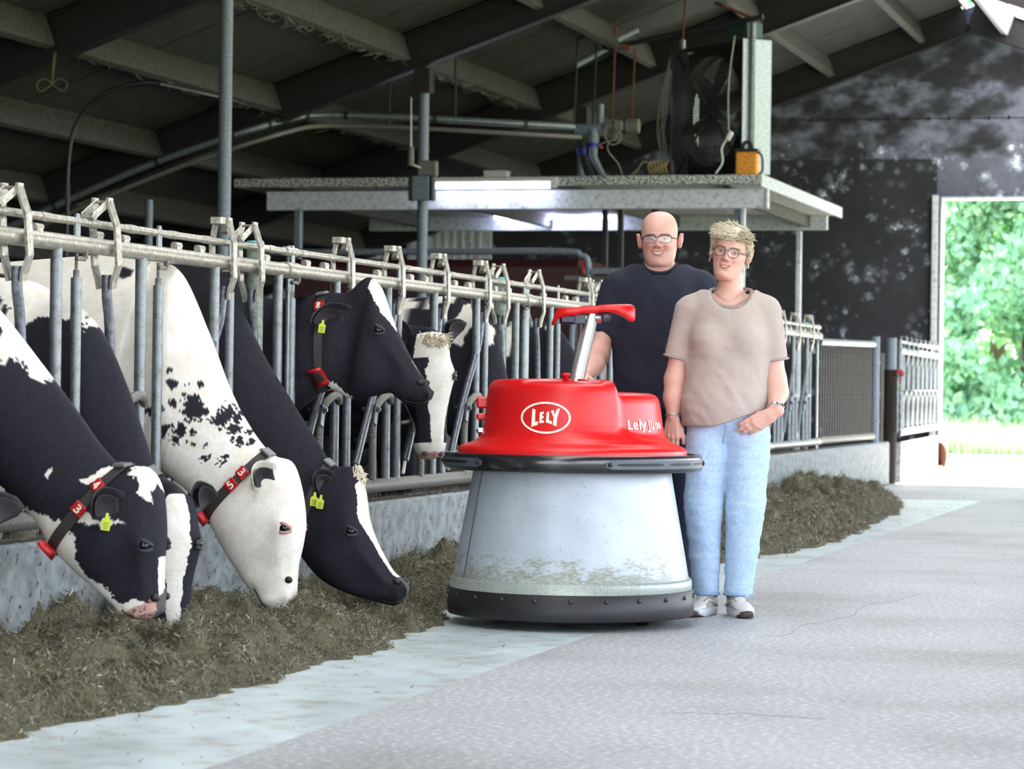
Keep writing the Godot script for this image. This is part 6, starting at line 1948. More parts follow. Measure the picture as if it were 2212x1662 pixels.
var COWS := {
	"A": {"z": -8.42, "nb": 6, "st": [[-2.3, 1.26, -2.27, 0.98, 0.09], [-2.22, 1.35, -2.18, 0.85, 0.2], [-2.0, 1.39, -1.95, 0.72, 0.26], [-1.6, 1.37, -1.55, 0.64, 0.31], [-1.2, 1.37, -1.15, 0.62, 0.32], [-0.85, 1.39, -0.8, 0.64, 0.27], [-0.211, 1.402, -0.27, 0.736, 0.19], [-0.108, 1.325, -0.168, 0.715, 0.16], [-0.006, 1.23, -0.082, 0.691, 0.135], [0.148, 1.054, 0.002, 0.657, 0.115], [0.266, 0.915, 0.087, 0.59, 0.1], [0.367, 0.787, 0.147, 0.527, 0.092], [0.437, 0.73, 0.193, 0.458, 0.09], [0.528, 0.722, 0.248, 0.403, 0.092], [0.573, 0.662, 0.303, 0.359, 0.098], [0.589, 0.557, 0.349, 0.326, 0.095], [0.589, 0.451, 0.393, 0.291, 0.08], [0.589, 0.361, 0.427, 0.26, 0.068], [0.593, 0.3, 0.453, 0.24, 0.062], [0.587, 0.258, 0.486, 0.23, 0.052], [0.563, 0.234, 0.516, 0.225, 0.03]], "marks": [[1, [[-0.246, 1.464], [-0.074, 1.31], [-0.006, 1.256], [0.113, 1.134], [0.181, 1.036], [0.185, 0.99], [0.114, 1.035], [0.064, 1.065], [0.022, 1.08], [0.004, 1.11], [0.037, 1.149], [0.032, 1.178], [-0.005, 1.187], [-0.243, 1.201]]], [1, [[0.07, 0.597], [0.154, 0.576], [0.254, 0.548], [0.321, 0.497], [0.314, 0.428], [0.348, 0.368], [0.398, 0.332], [0.423, 0.295], [0.464, 0.281], [0.595, 0.285], [0.597, 0.217], [0.408, 0.211], [0.173, 0.439]]], [1, [[0.194, 0.697], [0.235, 0.719], [0.246, 0.708], [0.211, 0.685]]], [1, [[0.319, 0.679], [0.401, 0.722], [0.437, 0.705], [0.36, 0.665]]], [1, [[0.32, 0.573], [0.427, 0.565], [0.501, 0.539], [0.42, 0.53], [0.337, 0.538]]], [1, [[0.475, 0.705], [0.548, 0.737], [0.573, 0.692], [0.566, 0.609], [0.536, 0.624], [0.529, 0.676]]]], "spots": [], "white": 0, "dors": [1, 10.2, 14.0, [0.05, 0.055, 0.06]], "blaze": [], "head": {}},
	"B": {"z": -9.18, "nb": 6, "st": [[-2.35, 1.24, -2.32, 0.96, 0.09], [-2.27, 1.33, -2.23, 0.83, 0.2], [-2.05, 1.37, -2.0, 0.7, 0.26], [-1.65, 1.35, -1.6, 0.62, 0.31], [-1.25, 1.35, -1.2, 0.6, 0.32], [-0.9, 1.37, -0.85, 0.62, 0.27], [-0.343, 1.371, -0.482, 0.816, 0.19], [-0.178, 1.325, -0.298, 0.769, 0.165], [-0.069, 1.269, -0.197, 0.721, 0.14], [0.031, 1.165, -0.115, 0.673, 0.12], [0.124, 0.975, -0.033, 0.608, 0.105], [0.192, 0.795, 0.049, 0.535, 0.095], [0.229, 0.68, 0.107, 0.487, 0.09], [0.33, 0.63, 0.18, 0.37, 0.09]], "marks": [[1, [[-0.197, 1.371], [-0.079, 1.305], [0.04, 1.181], [-0.005, 1.186], [-0.068, 1.222], [-0.105, 1.222], [-0.141, 1.238], [-0.213, 1.204], [-0.267, 1.171], [-0.304, 1.204], [-0.269, 1.304]]], [1, [[-0.753, 1.539], [-0.271, 1.438], [-0.197, 1.371], [-0.268, 1.221], [-0.342, 1.304], [-0.75, 1.302]]]], "spots": [], "white": 0, "dors": [], "blaze": [0.07, 0.075, 0.06, 0.05, 0.045, 0.05, 0.06], "head": {"poll": [0.395, 0.6], "ang": -88, "L": 0.5, "yaw": -58, "pivot": 0.295}},
	"C": {"z": -9.92, "nb": 6, "st": [[-2.32, 1.32, -2.29, 1.04, 0.09], [-2.24, 1.41, -2.2, 0.91, 0.2], [-2.02, 1.45, -1.97, 0.78, 0.26], [-1.62, 1.43, -1.57, 0.7, 0.31], [-1.22, 1.43, -1.17, 0.68, 0.32], [-0.87, 1.45, -0.82, 0.7, 0.27], [-0.158, 1.5, -0.34, 0.684, 0.2], [-0.081, 1.48, -0.219, 0.651, 0.165], [0.026, 1.409, -0.136, 0.652, 0.14], [0.133, 1.193, -0.066, 0.668, 0.12], [0.231, 0.964, -0.019, 0.637, 0.11], [0.327, 0.807, 0.043, 0.599, 0.1], [0.403, 0.729, 0.108, 0.533, 0.095], [0.479, 0.7, 0.157, 0.46, 0.095], [0.517, 0.596, 0.195, 0.391, 0.1], [0.532, 0.482, 0.234, 0.33, 0.1], [0.524, 0.389, 0.273, 0.276, 0.085], [0.51, 0.319, 0.301, 0.238, 0.072], [0.505, 0.259, 0.334, 0.201, 0.064], [0.499, 0.204, 0.359, 0.164, 0.058], [0.471, 0.152, 0.397, 0.139, 0.035]], "marks": [[0, [[-0.822, 1.418], [-0.624, 1.4], [-0.56, 1.356], [-0.574, 1.31], [-0.631, 1.22], [-0.66, 1.165], [-0.859, 1.164]]]], "spots": [[0.029, 1.047, 0.009], [0.039, 0.995, 0.014], [0.092, 0.998, 0.007], [0.145, 1.0, 0.012], [0.074, 0.957, 0.011], [-0.017, 0.895, 0.02], [-0.017, 0.868, 0.018], [0.036, 0.917, 0.016], [0.112, 0.92, 0.032], [0.118, 0.888, 0.039], [0.16, 0.892, 0.016], [-0.053, 0.886, 0.014], [0.013, 0.821, 0.02], [0.064, 0.818, 0.021], [0.125, 0.819, 0.011], [0.228, 0.881, 0.035], [0.214, 0.863, 0.025], [0.273, 0.825, 0.019], [0.279, 0.876, 0.016], [0.101, 0.783, 0.007], [0.048, 0.779, 0.014], [0.133, 0.771, 0.009], [0.171, 0.765, 0.007], [0.258, 0.786, 0.012], [0.294, 0.78, 0.014], [0.332, 0.775, 0.012], [0.318, 0.815, 0.011], [0.162, 0.721, 0.011], [0.231, 0.718, 0.016], [0.178, 0.73, 0.007], [-0.251, 1.151, 0.011], [-0.187, 0.955, 0.011], [0.27, 0.864, 0.014]], "white": 1, "dors": [], "blaze": [], "head": {}},
	"D": {"z": -10.66, "nb": 6, "st": [[-2.35, 1.26, -2.32, 0.98, 0.09], [-2.27, 1.35, -2.23, 0.85, 0.2], [-2.05, 1.39, -2.0, 0.72, 0.26], [-1.65, 1.37, -1.6, 0.64, 0.31], [-1.25, 1.37, -1.2, 0.62, 0.32], [-0.9, 1.39, -0.85, 0.64, 0.27], [-0.189, 1.508, -0.321, 0.705, 0.19], [-0.054, 1.356, -0.198, 0.669, 0.15], [0.08, 1.114, -0.054, 0.587, 0.12], [0.224, 0.899, 0.069, 0.504, 0.105], [0.326, 0.751, 0.15, 0.446, 0.095], [0.391, 0.672, 0.207, 0.385, 0.09], [0.482, 0.661, 0.242, 0.32, 0.09], [0.521, 0.575, 0.283, 0.268, 0.097], [0.538, 0.463, 0.333, 0.217, 0.097], [0.565, 0.385, 0.403, 0.174, 0.085], [0.605, 0.312, 0.483, 0.145, 0.07], [0.649, 0.248, 0.552, 0.129, 0.062], [0.687, 0.217, 0.621, 0.116, 0.06], [0.711, 0.188, 0.667, 0.118, 0.05], [0.713, 0.158, 0.688, 0.129, 0.028]], "marks": [], "spots": [], "white": 0, "dors": [1, 6.6, 14.0, [0.075, 0.1, 0.065, 0.05, 0.045, 0.045, 0.055, 0.06]], "blaze": [], "head": {}},
	"E": {"z": -11.42, "nb": 6, "st": [[-2.6, 1.26, -2.57, 0.98, 0.09], [-2.52, 1.35, -2.48, 0.85, 0.2], [-2.3, 1.39, -2.25, 0.72, 0.26], [-1.9, 1.37, -1.85, 0.64, 0.31], [-1.5, 1.37, -1.45, 0.62, 0.32], [-1.15, 1.39, -1.1, 0.64, 0.27], [-0.429, 1.462, -0.507, 0.727, 0.2], [-0.233, 1.381, -0.29, 0.792, 0.16], [-0.103, 1.371, -0.139, 0.845, 0.13], [0.004, 1.386, -0.022, 0.897, 0.115], [0.099, 1.398, 0.052, 0.959, 0.105], [0.178, 1.399, 0.099, 0.976, 0.1], [0.241, 1.451, 0.148, 0.96, 0.075], [0.283, 1.463, 0.184, 0.94, 0.072], [0.326, 1.419, 0.227, 0.937, 0.098], [0.365, 1.313, 0.286, 0.946, 0.104], [0.404, 1.228, 0.341, 0.959, 0.092], [0.452, 1.14, 0.383, 0.963, 0.078], [0.497, 1.069, 0.417, 0.94, 0.068], [0.535, 1.015, 0.455, 0.918, 0.064], [0.559, 0.974, 0.501, 0.915, 0.052], [0.563, 0.946, 0.534, 0.925, 0.03]], "marks": [[1, [[0.111, 1.008], [0.148, 0.996], [0.184, 0.969], [0.218, 0.957], [0.212, 0.931], [0.159, 0.936], [0.12, 0.96]]]], "spots": [], "white": 0, "dors": [1, 7.2, 10.0, [0.09, 0.12, 0.07, 0.0]], "blaze": [], "head": {}},
	"F": {"z": -12.85, "nb": 6, "st": [[-2.75, 1.26, -2.72, 0.98, 0.09], [-2.67, 1.35, -2.63, 0.85, 0.2], [-2.45, 1.39, -2.4, 0.72, 0.26], [-2.05, 1.37, -2.0, 0.64, 0.31], [-1.65, 1.37, -1.6, 0.62, 0.32], [-1.3, 1.39, -1.25, 0.64, 0.27], [-0.272, 1.407, -0.336, 0.841, 0.18], [-0.176, 1.367, -0.217, 0.843, 0.15], [-0.093, 1.329, -0.134, 0.867, 0.12], [-0.021, 1.296, -0.063, 0.913, 0.1], [0.06, 1.285, -0.02, 0.96, 0.095], [0.12, 1.275, 0.03, 0.96, 0.095]], "marks": [], "spots": [], "white": 0, "dors": [], "blaze": [0.16, 0.15, 0.1, 0.085, 0.085, 0.1, 0.17, 0.5, 0.5, 0.5], "head": {"poll": [0.2, 1.25], "ang": -85, "L": 0.6, "yaw": -50, "pivot": 0.08}},
	"G": {"z": -14.34, "nb": 6, "st": [[-2.65, 1.29, -2.62, 1.01, 0.09], [-2.57, 1.38, -2.53, 0.88, 0.2], [-2.35, 1.42, -2.3, 0.75, 0.26], [-1.95, 1.4, -1.9, 0.67, 0.31], [-1.55, 1.4, -1.5, 0.65, 0.32], [-1.2, 1.42, -1.15, 0.67, 0.27], [-0.281, 1.481, -0.35, 0.83, 0.19], [-0.176, 1.461, -0.271, 0.756, 0.16], [-0.071, 1.419, -0.191, 0.682, 0.135], [0.013, 1.295, -0.125, 0.609, 0.12], [0.062, 1.109, -0.073, 0.56, 0.11], [0.117, 0.887, -0.007, 0.462, 0.1], [0.17, 0.739, 0.059, 0.389, 0.095], [0.248, 0.715, 0.099, 0.303, 0.092], [0.288, 0.592, 0.13, 0.254, 0.095], [0.302, 0.469, 0.177, 0.218, 0.09], [0.316, 0.37, 0.229, 0.195, 0.075], [0.33, 0.272, 0.268, 0.159, 0.062], [0.326, 0.197, 0.286, 0.147, 0.04]], "marks": [[1, [[-0.294, 1.518], [-0.215, 1.481], [-0.202, 1.443], [-0.306, 1.455]]], [1, [[-0.15, 1.444], [-0.085, 1.432], [-0.096, 1.332], [-0.147, 1.219], [-0.212, 1.231], [-0.2, 1.331]]], [1, [[-0.045, 1.357], [0.021, 1.283], [0.009, 1.233], [-0.029, 1.171], [-0.068, 1.183], [-0.057, 1.282]]]], "spots": [], "white": 0, "dors": [], "blaze": [], "head": {}},
	"H": {"z": -15.85, "nb": 6, "st": [[-2.65, 1.24, -2.62, 0.96, 0.09], [-2.57, 1.33, -2.53, 0.83, 0.2], [-2.35, 1.37, -2.3, 0.7, 0.26], [-1.95, 1.35, -1.9, 0.62, 0.31], [-1.55, 1.35, -1.5, 0.6, 0.32], [-1.2, 1.37, -1.15, 0.62, 0.27], [-0.341, 1.422, -0.39, 0.818, 0.18], [-0.198, 1.396, -0.275, 0.765, 0.15], [-0.056, 1.355, -0.161, 0.712, 0.13], [0.036, 1.247, -0.103, 0.658, 0.115], [0.111, 1.098, -0.046, 0.577, 0.105], [0.175, 0.881, 0.026, 0.524, 0.1], [0.233, 0.746, 0.097, 0.444, 0.095], [0.304, 0.706, 0.132, 0.349, 0.092], [0.347, 0.585, 0.169, 0.309, 0.09], [0.371, 0.45, 0.24, 0.27, 0.075], [0.384, 0.355, 0.31, 0.245, 0.06], [0.379, 0.287, 0.338, 0.237, 0.04]], "marks": [[1, [[-0.113, 1.382], [-0.042, 1.369], [-0.056, 1.328], [-0.107, 1.336]]]], "spots": [], "white": 0, "dors": [], "blaze": [], "head": {}},
	"X": {"z": -7.7, "nb": 6, "st": [[-2.4, 1.24, -2.37, 0.96, 0.09], [-2.32, 1.33, -2.28, 0.83, 0.2], [-2.1, 1.37, -2.05, 0.7, 0.26], [-1.7, 1.35, -1.65, 0.62, 0.31], [-1.3, 1.35, -1.25, 0.6, 0.32], [-0.95, 1.37, -0.9, 0.62, 0.27], [-0.171, 1.311, -0.275, 0.795, 0.19], [-0.043, 1.255, -0.163, 0.754, 0.16], [0.053, 1.142, -0.067, 0.699, 0.13], [0.134, 0.958, 0.013, 0.63, 0.11], [0.183, 0.803, 0.077, 0.575, 0.1], [0.215, 0.705, 0.124, 0.519, 0.092], [0.26, 0.62, 0.12, 0.36, 0.09]], "marks": [], "spots": [], "white": 0, "dors": [], "blaze": [0.0, 0.0, 0.0, 0.03, 0.04, 0.04, 0.05], "head": {"poll": [0.31, 0.615], "ang": -88, "L": 0.5, "yaw": -48, "pivot": 0.2}},
}

# ---------------------------------------------------------------- cows
# A cow is one skin lofted from rump to muzzle: stations of (back x, y, belly x, y, half width) in its own upright plane, legs added to the same mesh.
# Heads that turn are bent about the nape.
class Cow:
	var rings := []      # bent rings, relative to the cow's node
	var flat := []       # the same before the bend
	var st := []
	var per := 5
	var head0 := 0.0
	var yaw := 0.0
	var piv := 0.0

const EARS := {
	"A": {"eye": [0.538, 0.48], "ear": [0.47, 0.625], "tip": [-0.07, -0.035, 0.10], "tags": [[0.472, 0.539]], "eye_c": 0},
	"B": {"eye": [0.38, 0.44], "ear": [0.33, 0.565], "tip": [-0.03, 0.03, 0.10], "tags": []},
	"C": {"eye": [0.478, 0.458], "ear": [0.45, 0.66], "tip": [-0.06, -0.05, 0.09], "tags": []},
	"D": {"eye": [0.481, 0.421], "ear": [0.405, 0.615], "tip": [-0.06, -0.055, 0.07], "tags": [[0.352, 0.525], [0.378, 0.515]]},
	"E": {"eye": [0.345, 1.235], "ear": [0.215, 1.30], "tip": [-0.155, -0.045, 0.10], "tags": [[0.121, 1.235]]},
	"F": {"eye": [0.185, 1.06], "ear": [0.11, 1.215], "tip": [-0.05, 0.09, 0.14], "tags": []},
	"X": {"eye": [0.31, 0.45], "ear": [0.25, 0.575], "tip": [-0.02, 0.03, 0.16], "tags": []}}

const COLLARS := {
	"A": {"at": [12.25, 12.25], "digits": [["4", 0.35], ["3", 0.50]], "weight": 0.84},
	"B": {"at": [12.0, 11.6], "digits": [], "weight": 0.5},
	"C": {"at": [11.85, 12.75], "digits": [["3", 0.40], ["5", 0.54]], "weight": 0.84},
	"D": {"at": [10.8, 11.7], "digits": [], "weight": 0.92},
	"E": {"at": [9.65, 10.5], "digits": [["8", 0.255]], "weight": 0.70}}

func st_at(c: Cow, v: float) -> Array:
	var n := c.st.size()
	v = clampf(v, 0.0, n - 1.001)
	var i := int(v)
	var f := v - i
	var o := []
	for q in 5:
		var a: float = c.st[maxi(i - 1, 0)][q]; var b: float = c.st[i][q]; var d: float = c.st[i + 1][q]; var e: float = c.st[mini(i + 2, n - 1)][q]
		o.append(cubic_interpolate(b, d, a, e, f))
	return o

# skin point: u runs round from the back (0) over the camera side to the belly (0.5); v is the station
func cow_flat(c: Cow, u: float, v: float) -> Vector3:
	var s := st_at(c, v)
	var top := Vector3(s[0], s[1], 0); var bot := Vector3(s[2], s[3], 0)
	var hd := smoothstep(c.head0 - 0.5, c.head0 + 1.0, v)
	var p := lerpf(0.95, 0.80, hd)
	var ct := cos(u * TAU); var sn := sin(u * TAU)
	var a := signf(ct) * pow(absf(ct), p); var b := signf(sn) * pow(absf(sn), p)
	# necks are narrower along the crest, bodies widest low
	var wide := 1.0 - 0.22 * ct * (1.0 - hd) + 0.04 * ct * hd
	return (top + bot) / 2 + (top - bot) / 2 * a + Vector3(0, 0, s[4] * b * wide)

func cow_bend(c: Cow, p: Vector3, v: float) -> Vector3:
	if c.yaw == 0.0: return p
	var t := smoothstep(c.head0 - 3.2, c.head0 + 0.4, v) * c.yaw
	var q := p - Vector3(c.piv, 0, 0)
	return q.rotated(Vector3.UP, t) + Vector3(c.piv, 0, 0)

# bones and muscles of the head: t from poll to muzzle, s from the face (0) to the jaw (1); outward shift in metres
func head_form(t: float, s: float) -> float:
	var d := 0.0
	for g in [[0.22, 0.62, 0.12, 0.16, 0.016], [0.50, 0.58, 0.12, 0.20, -0.016], [0.47, 0.36, 0.14, 0.06, 0.007], [0.62, 0.20, 0.10, 0.10, -0.007], [0.90, 0.24, 0.05, 0.10, 0.012], [0.90, 0.56, 0.06, 0.12, 0.009], [0.86, 0.97, 0.08, 0.10, 0.008], [0.13, 0.25, 0.07, 0.12, -0.006], [0.97, 0.05, 0.04, 0.12, -0.006]]:
		var a: float = (t - g[0]) / g[2]; var b: float = (s - g[1]) / g[3]
		var q := a * a + b * b
		if q < 7.0: d += g[4] * exp(-q)
	if t > 0.60: d -= 0.006 * exp(-pow((s - 0.74) / 0.035, 2)) * smoothstep(0.60, 0.70, t)
	return d

func near_skin(c: Cow, x: float, y: float) -> Array:
	var bd := 9.0; var best := []
	for i in range(int((c.head0 - 3.0) * 2), (c.st.size() - 1) * 2):
		for j in range(1, 24):
			var p := cow_flat(c, j / 48.0, i / 2.0)
			var d := Vector2(p.x - x, p.y - y).length()
			if d < bd:
				bd = d; best = [p, j / 48.0, i / 2.0]
	return best

func inside(p: Vector2, poly: PackedVector2Array) -> bool:
	return Geometry2D.is_point_in_polygon(p, poly)

func cow_texture(c: Cow, d: Dictionary, sd: int, k: String) -> ImageTexture:
	var nv := c.st.size()
	var w := 224; var h := 420
	if k in ["G", "H", "X"]: h = 220; w = 128
	var im := Image.create(w, h + 8, false, Image.FORMAT_RGB8)
	var n1 := noise(sd, 11.0, 3); var n2 := noise(sd + 1, 60.0, 2); var n3 := noise(sd + 2, 3.0, 3)
	var polys := []
	for mk in d.marks:
		var pv := PackedVector2Array()
		for q in mk[1]: pv.append(Vector2(q[0], q[1]))
		polys.append([mk[0], pv])
	var body_v := 4.5
	for yy in h:
		# most of the rows go to neck and head
		var t := float(yy) / (h - 1)
		var v := t_to_v(t, nv)
		for xx in w:
			var u := (xx + 0.5) / w
			var p := cow_flat(c, u, v)
			var a := n1.get_noise_3d(p.x, p.y, p.z); var b := n2.get_noise_3d(p.x, p.y, p.z)
			var q := Vector2(p.x + 0.022 * a + 0.008 * b, p.y + 0.022 * n1.get_noise_3d(p.y, p.z, p.x) + 0.008 * b)
			var col := int(d.white)
			if v < 6.2 and n3.get_noise_3d(p.x * 0.6, p.y * 0.6, p.z * 0.6 + sd) > 0.22: col = 1 - col
			for mk in polys:
				if inside(q, mk[1]): col = mk[0]
			for sp in d.spots:
				if Vector2(q.x - sp[0], q.y - sp[1]).length() < sp[2] * (1.0 + 0.9 * b): col = 0
			var ud := minf(u, 1.0 - u)
			if d.dors.size() > 0 and v > d.dors[1] + d.nb:
				var f: float = (v - d.nb - d.dors[1]) / (d.dors[2] - d.dors[1])
				var hws: Array = d.dors[3]
				var fi := clampf(f, 0.0, 0.999) * (hws.size() - 1)
				var hw: float = lerpf(hws[int(fi)], hws[mini(int(fi) + 1, hws.size() - 1)], fi - int(fi))
				if ud < hw + 0.012 * a + 0.006 * b: col = 1
			if d.blaze.size() > 0 and v > c.head0 - 0.2:
				var f: float = (v - c.head0 + 0.2) / (nv - 1 - c.head0 + 0.2)
				var hws: Array = d.blaze
				var fi := clampf(f, 0.0, 0.999) * (hws.size() - 1)
				var hw: float = lerpf(hws[int(fi)], hws[mini(int(fi) + 1, hws.size() - 1)], fi - int(fi))
				if ud < hw + 0.02 * a + 0.008 * b: col = 1
				if k == "F":
					var sg := (u if u < 0.5 else u - 1.0) + 0.02 * a + 0.008 * b
					col = 0
					if f < 0.14: col = 1 if absf(sg) < 0.15 else 0
					elif f < 0.66: col = 1 if sg > -0.20 + 0.10 * smoothstep(0.2, 0.5, f) and sg < 0.05 - 0.02 * smoothstep(0.3, 0.6, f) else 0
					else: col = 1
					if sg > 0.29 and f > 0.28: col = 1
			var cc := Color(0.12, 0.12, 0.15).lerp(Color(0.17, 0.165, 0.185), 0.5 + 0.5 * b)
			if col == 1:
				cc = Color(0.86, 0.85, 0.82).lerp(Color(0.79, 0.75, 0.68), clampf(0.5 + 0.9 * a, 0.0, 1.0) * 0.6)
				cc = cc * (1.0 + 0.05 * b)
			# bare skin of the muzzle
			if v > nv - 3.4 + 1.2 * ud + 0.4 * a:
				var pink: bool = k == "F" or (k == "A" and ud > 0.1)
				if pink: cc = cc.lerp(Color(0.66, 0.47, 0.44) if b < 0.32 else Color(0.2, 0.15, 0.15), 0.75)
				elif k != "C": cc = cc.lerp(Color(0.11, 0.105, 0.115), 0.7)
			im.set_pixel(xx, yy, cc)
	for yy in 8:
		for xx in w:
			im.set_pixel(xx, h + yy, Color(0.13, 0.13, 0.16) if xx < w / 2 else Color(0.72, 0.70, 0.65))
	return ImageTexture.create_from_image(im)

func t_to_v(t: float, nv: int) -> float:
	return t * 5.0 / 0.12 if t < 0.12 else 5.0 + (t - 0.12) / 0.88 * (nv - 1 - 5.0)

func v_to_t(v: float, nv: int) -> float:
	return v / 5.0 * 0.12 if v < 5.0 else 0.12 + (v - 5.0) / (nv - 1 - 5.0) * 0.88

func uv_tube(s: SurfaceTool, pts: Array, rad: Array, uv: Vector2):
	s.set_uv(uv)
	tube(s, pts, rad, 10)

func make_cow(k: String, label: String, sd: int):
	var d: Dictionary = COWS[k]
	var c := Cow.new()
	c.st = d.st.duplicate()
	c.head0 = d.nb + 6.0
	if d.head.size() > 0:
		var hd: Dictionary = d.head
		c.head0 = c.st.size()
		c.yaw = deg_to_rad(hd.yaw)
		c.piv = hd.pivot
		var an := deg_to_rad(hd.ang)
		var dir := Vector2(cos(an), sin(an)); var jaw := Vector2(dir.y, -dir.x)
		var P := Vector2(hd.poll[0], hd.poll[1])
		for q in [[0.0, 0.0, 0.215, 0.082], [0.07, -0.014, 0.255, 0.098], [0.15, -0.016, 0.268, 0.106], [0.225, -0.010, 0.255, 0.106], [0.30, 0.0, 0.222, 0.088], [0.38, 0.006, 0.186, 0.072], [0.430, 0.008, 0.166, 0.070], [0.465, 0.010, 0.160, 0.073], [0.495, 0.016, 0.156, 0.070], [0.520, 0.026, 0.150, 0.061], [0.540, 0.040, 0.142, 0.048], [0.555, 0.058, 0.130, 0.031], [0.563, 0.080, 0.112, 0.012]]:
			var sc: float = hd.L / 0.56
			var t: Vector2 = P + (dir * q[0] + jaw * q[1]) * sc; var b: Vector2 = P + (dir * q[0] + jaw * q[2]) * sc
			c.st.append([t.x, t.y, b.x, b.y, q[3] * sc * 1.04])
	var nv := c.st.size()
	var vs := []
	var n := 56
	var v := 0.0
	var vlist := []
	while v < nv - 1.0:
		vlist.append(v)
		v += 0.34 if v < d.nb else 0.14
	vlist.append(nv - 1.001)
	# bony brow over the eye, hollow below it
	var eye := []
	if EARS.has(k):
		eye = near_skin(c, EARS[k].eye[0], EARS[k].eye[1])
	for vv in vlist:
		var ring := PackedVector3Array()
		for j in n:
			var u := float(j) / n
			var p := cow_flat(c, u, vv)
			if vv > c.head0 - 1.0:
				var mid := (cow_flat(c, 0.0, vv) + cow_flat(c, 0.5, vv)) / 2
				p += (p - mid).normalized() * head_form((vv - c.head0) / (nv - 1 - c.head0), minf(u, 1.0 - u) * 2.0)
			elif vv > 5.0:
				# slack folds of the neck
				var fold := sin(vv * 17.0 + 6.0 * sin(u * TAU * 2.0))
				p += (p - Vector3(p.x, p.y, 0)).normalized() * 0.0022 * fold * smoothstep(0.22, 0.36, minf(u, 1.0 - u))
			if eye.size() > 0:
				var e: Vector3 = eye[0]
				var side := Vector3(p.x, p.y, absf(p.z))
				var r := side.distance_to(e)
				if r < 0.13:
					var out := Vector3(0, 0, signf(p.z))
					p += out * (0.014 * exp(-r * r / 0.0016) + 0.008 * exp(-pow(side.distance_to(e + Vector3(-0.01, 0.035, 0)), 2) / 0.0012))
			ring.append(cow_bend(c, p, vv))
		c.rings.append(ring)
		vs.append(v_to_t(vv, nv) * 420.0 / 428.0 if not (k in ["G", "H", "X"]) else v_to_t(vv, nv) * 220.0 / 228.0)
	var s := S()
	loft(s, c.rings, true, true, true, vs)
	var dx: float = c.st[5][0] + 0.85
	var leg_uv := Vector2(0.75 if d.white == 1 or k in ["B", "F"] else 0.25, 0.992)
	for side in [-1.0, 1.0]:
		uv_tube(s, spline([Vector3(dx - 0.72, 1.0, 0.14 * side), Vector3(dx - 0.70, 0.78, 0.17 * side), Vector3(dx - 0.68, 0.45, 0.16 * side), Vector3(dx - 0.70, 0.18, 0.16 * side), Vector3(dx - 0.67, 0.05, 0.16 * side)], 3), [0.11, 0.115, 0.11, 0.10, 0.085, 0.068, 0.062, 0.055, 0.045, 0.042, 0.046, 0.055, 0.06], leg_uv)
		uv_tube(s, spline([Vector3(dx - 2.0, 1.05, 0.15 * side), Vector3(dx - 1.85, 0.80, 0.18 * side), Vector3(dx - 2.12, 0.54, 0.15 * side), Vector3(dx - 2.05, 0.2, 0.15 * side), Vector3(dx - 2.0, 0.05, 0.15 * side)], 3), [0.15, 0.15, 0.15, 0.14, 0.12, 0.09, 0.062, 0.055, 0.048, 0.045, 0.048, 0.055, 0.06], leg_uv)
	s.set_uv(leg_uv)
	tube(s, spline([Vector3(dx - 2.30, 1.25, 0), Vector3(dx - 2.40, 1.0, 0.02), Vector3(dx - 2.38, 0.6, 0.03), Vector3(dx - 2.40, 0.45, 0.03)], 4), [0.035, 0.03, 0.026, 0.022, 0.02, 0.018, 0.017, 0.016, 0.018, 0.025, 0.035, 0.03, 0.01], 8)
	var o := thing("cow", label, "cow", T(0, 0, d.z), "cows feeding at the fence")
	var hide := mat(Color.WHITE, 0.62)
	hide.albedo_texture = cow_texture(c, d, sd, k)
	hide.texture_repeat = true
	hide.metallic_specular = 0.18
	put("body", s, hide, o)
	if EARS.has(k): cow_extras(o, c, d, k, eye)
	if COLLARS.has(k): cow_collar(o, c, k)

func ear_shape(base: Vector3, tip: Vector3, wide: Vector3, cup: Vector3) -> SurfaceTool:
	var s := S()
	var rings := []
	for i in 11:
		var t := i / 10.0
		var c := base.lerp(tip, t) - cup * 0.05 * sin(PI * t)
		var w := 0.024 + 0.040 * sin(PI * clampf(0.08 + 0.92 * t, 0, 1)) * (1.0 - 0.25 * t)
		if i == 10: w = 0.006
		var ring := PackedVector3Array()
		for j in 14:
			var a := TAU * j / 14.0
			var x := cos(a) * w
			ring.append(c + wide * x + cup * (sin(a) * 0.007 + 7.0 * x * x * (1.0 - 0.3 * t)))
		rings.append(ring)
	loft(s, rings)
	return s

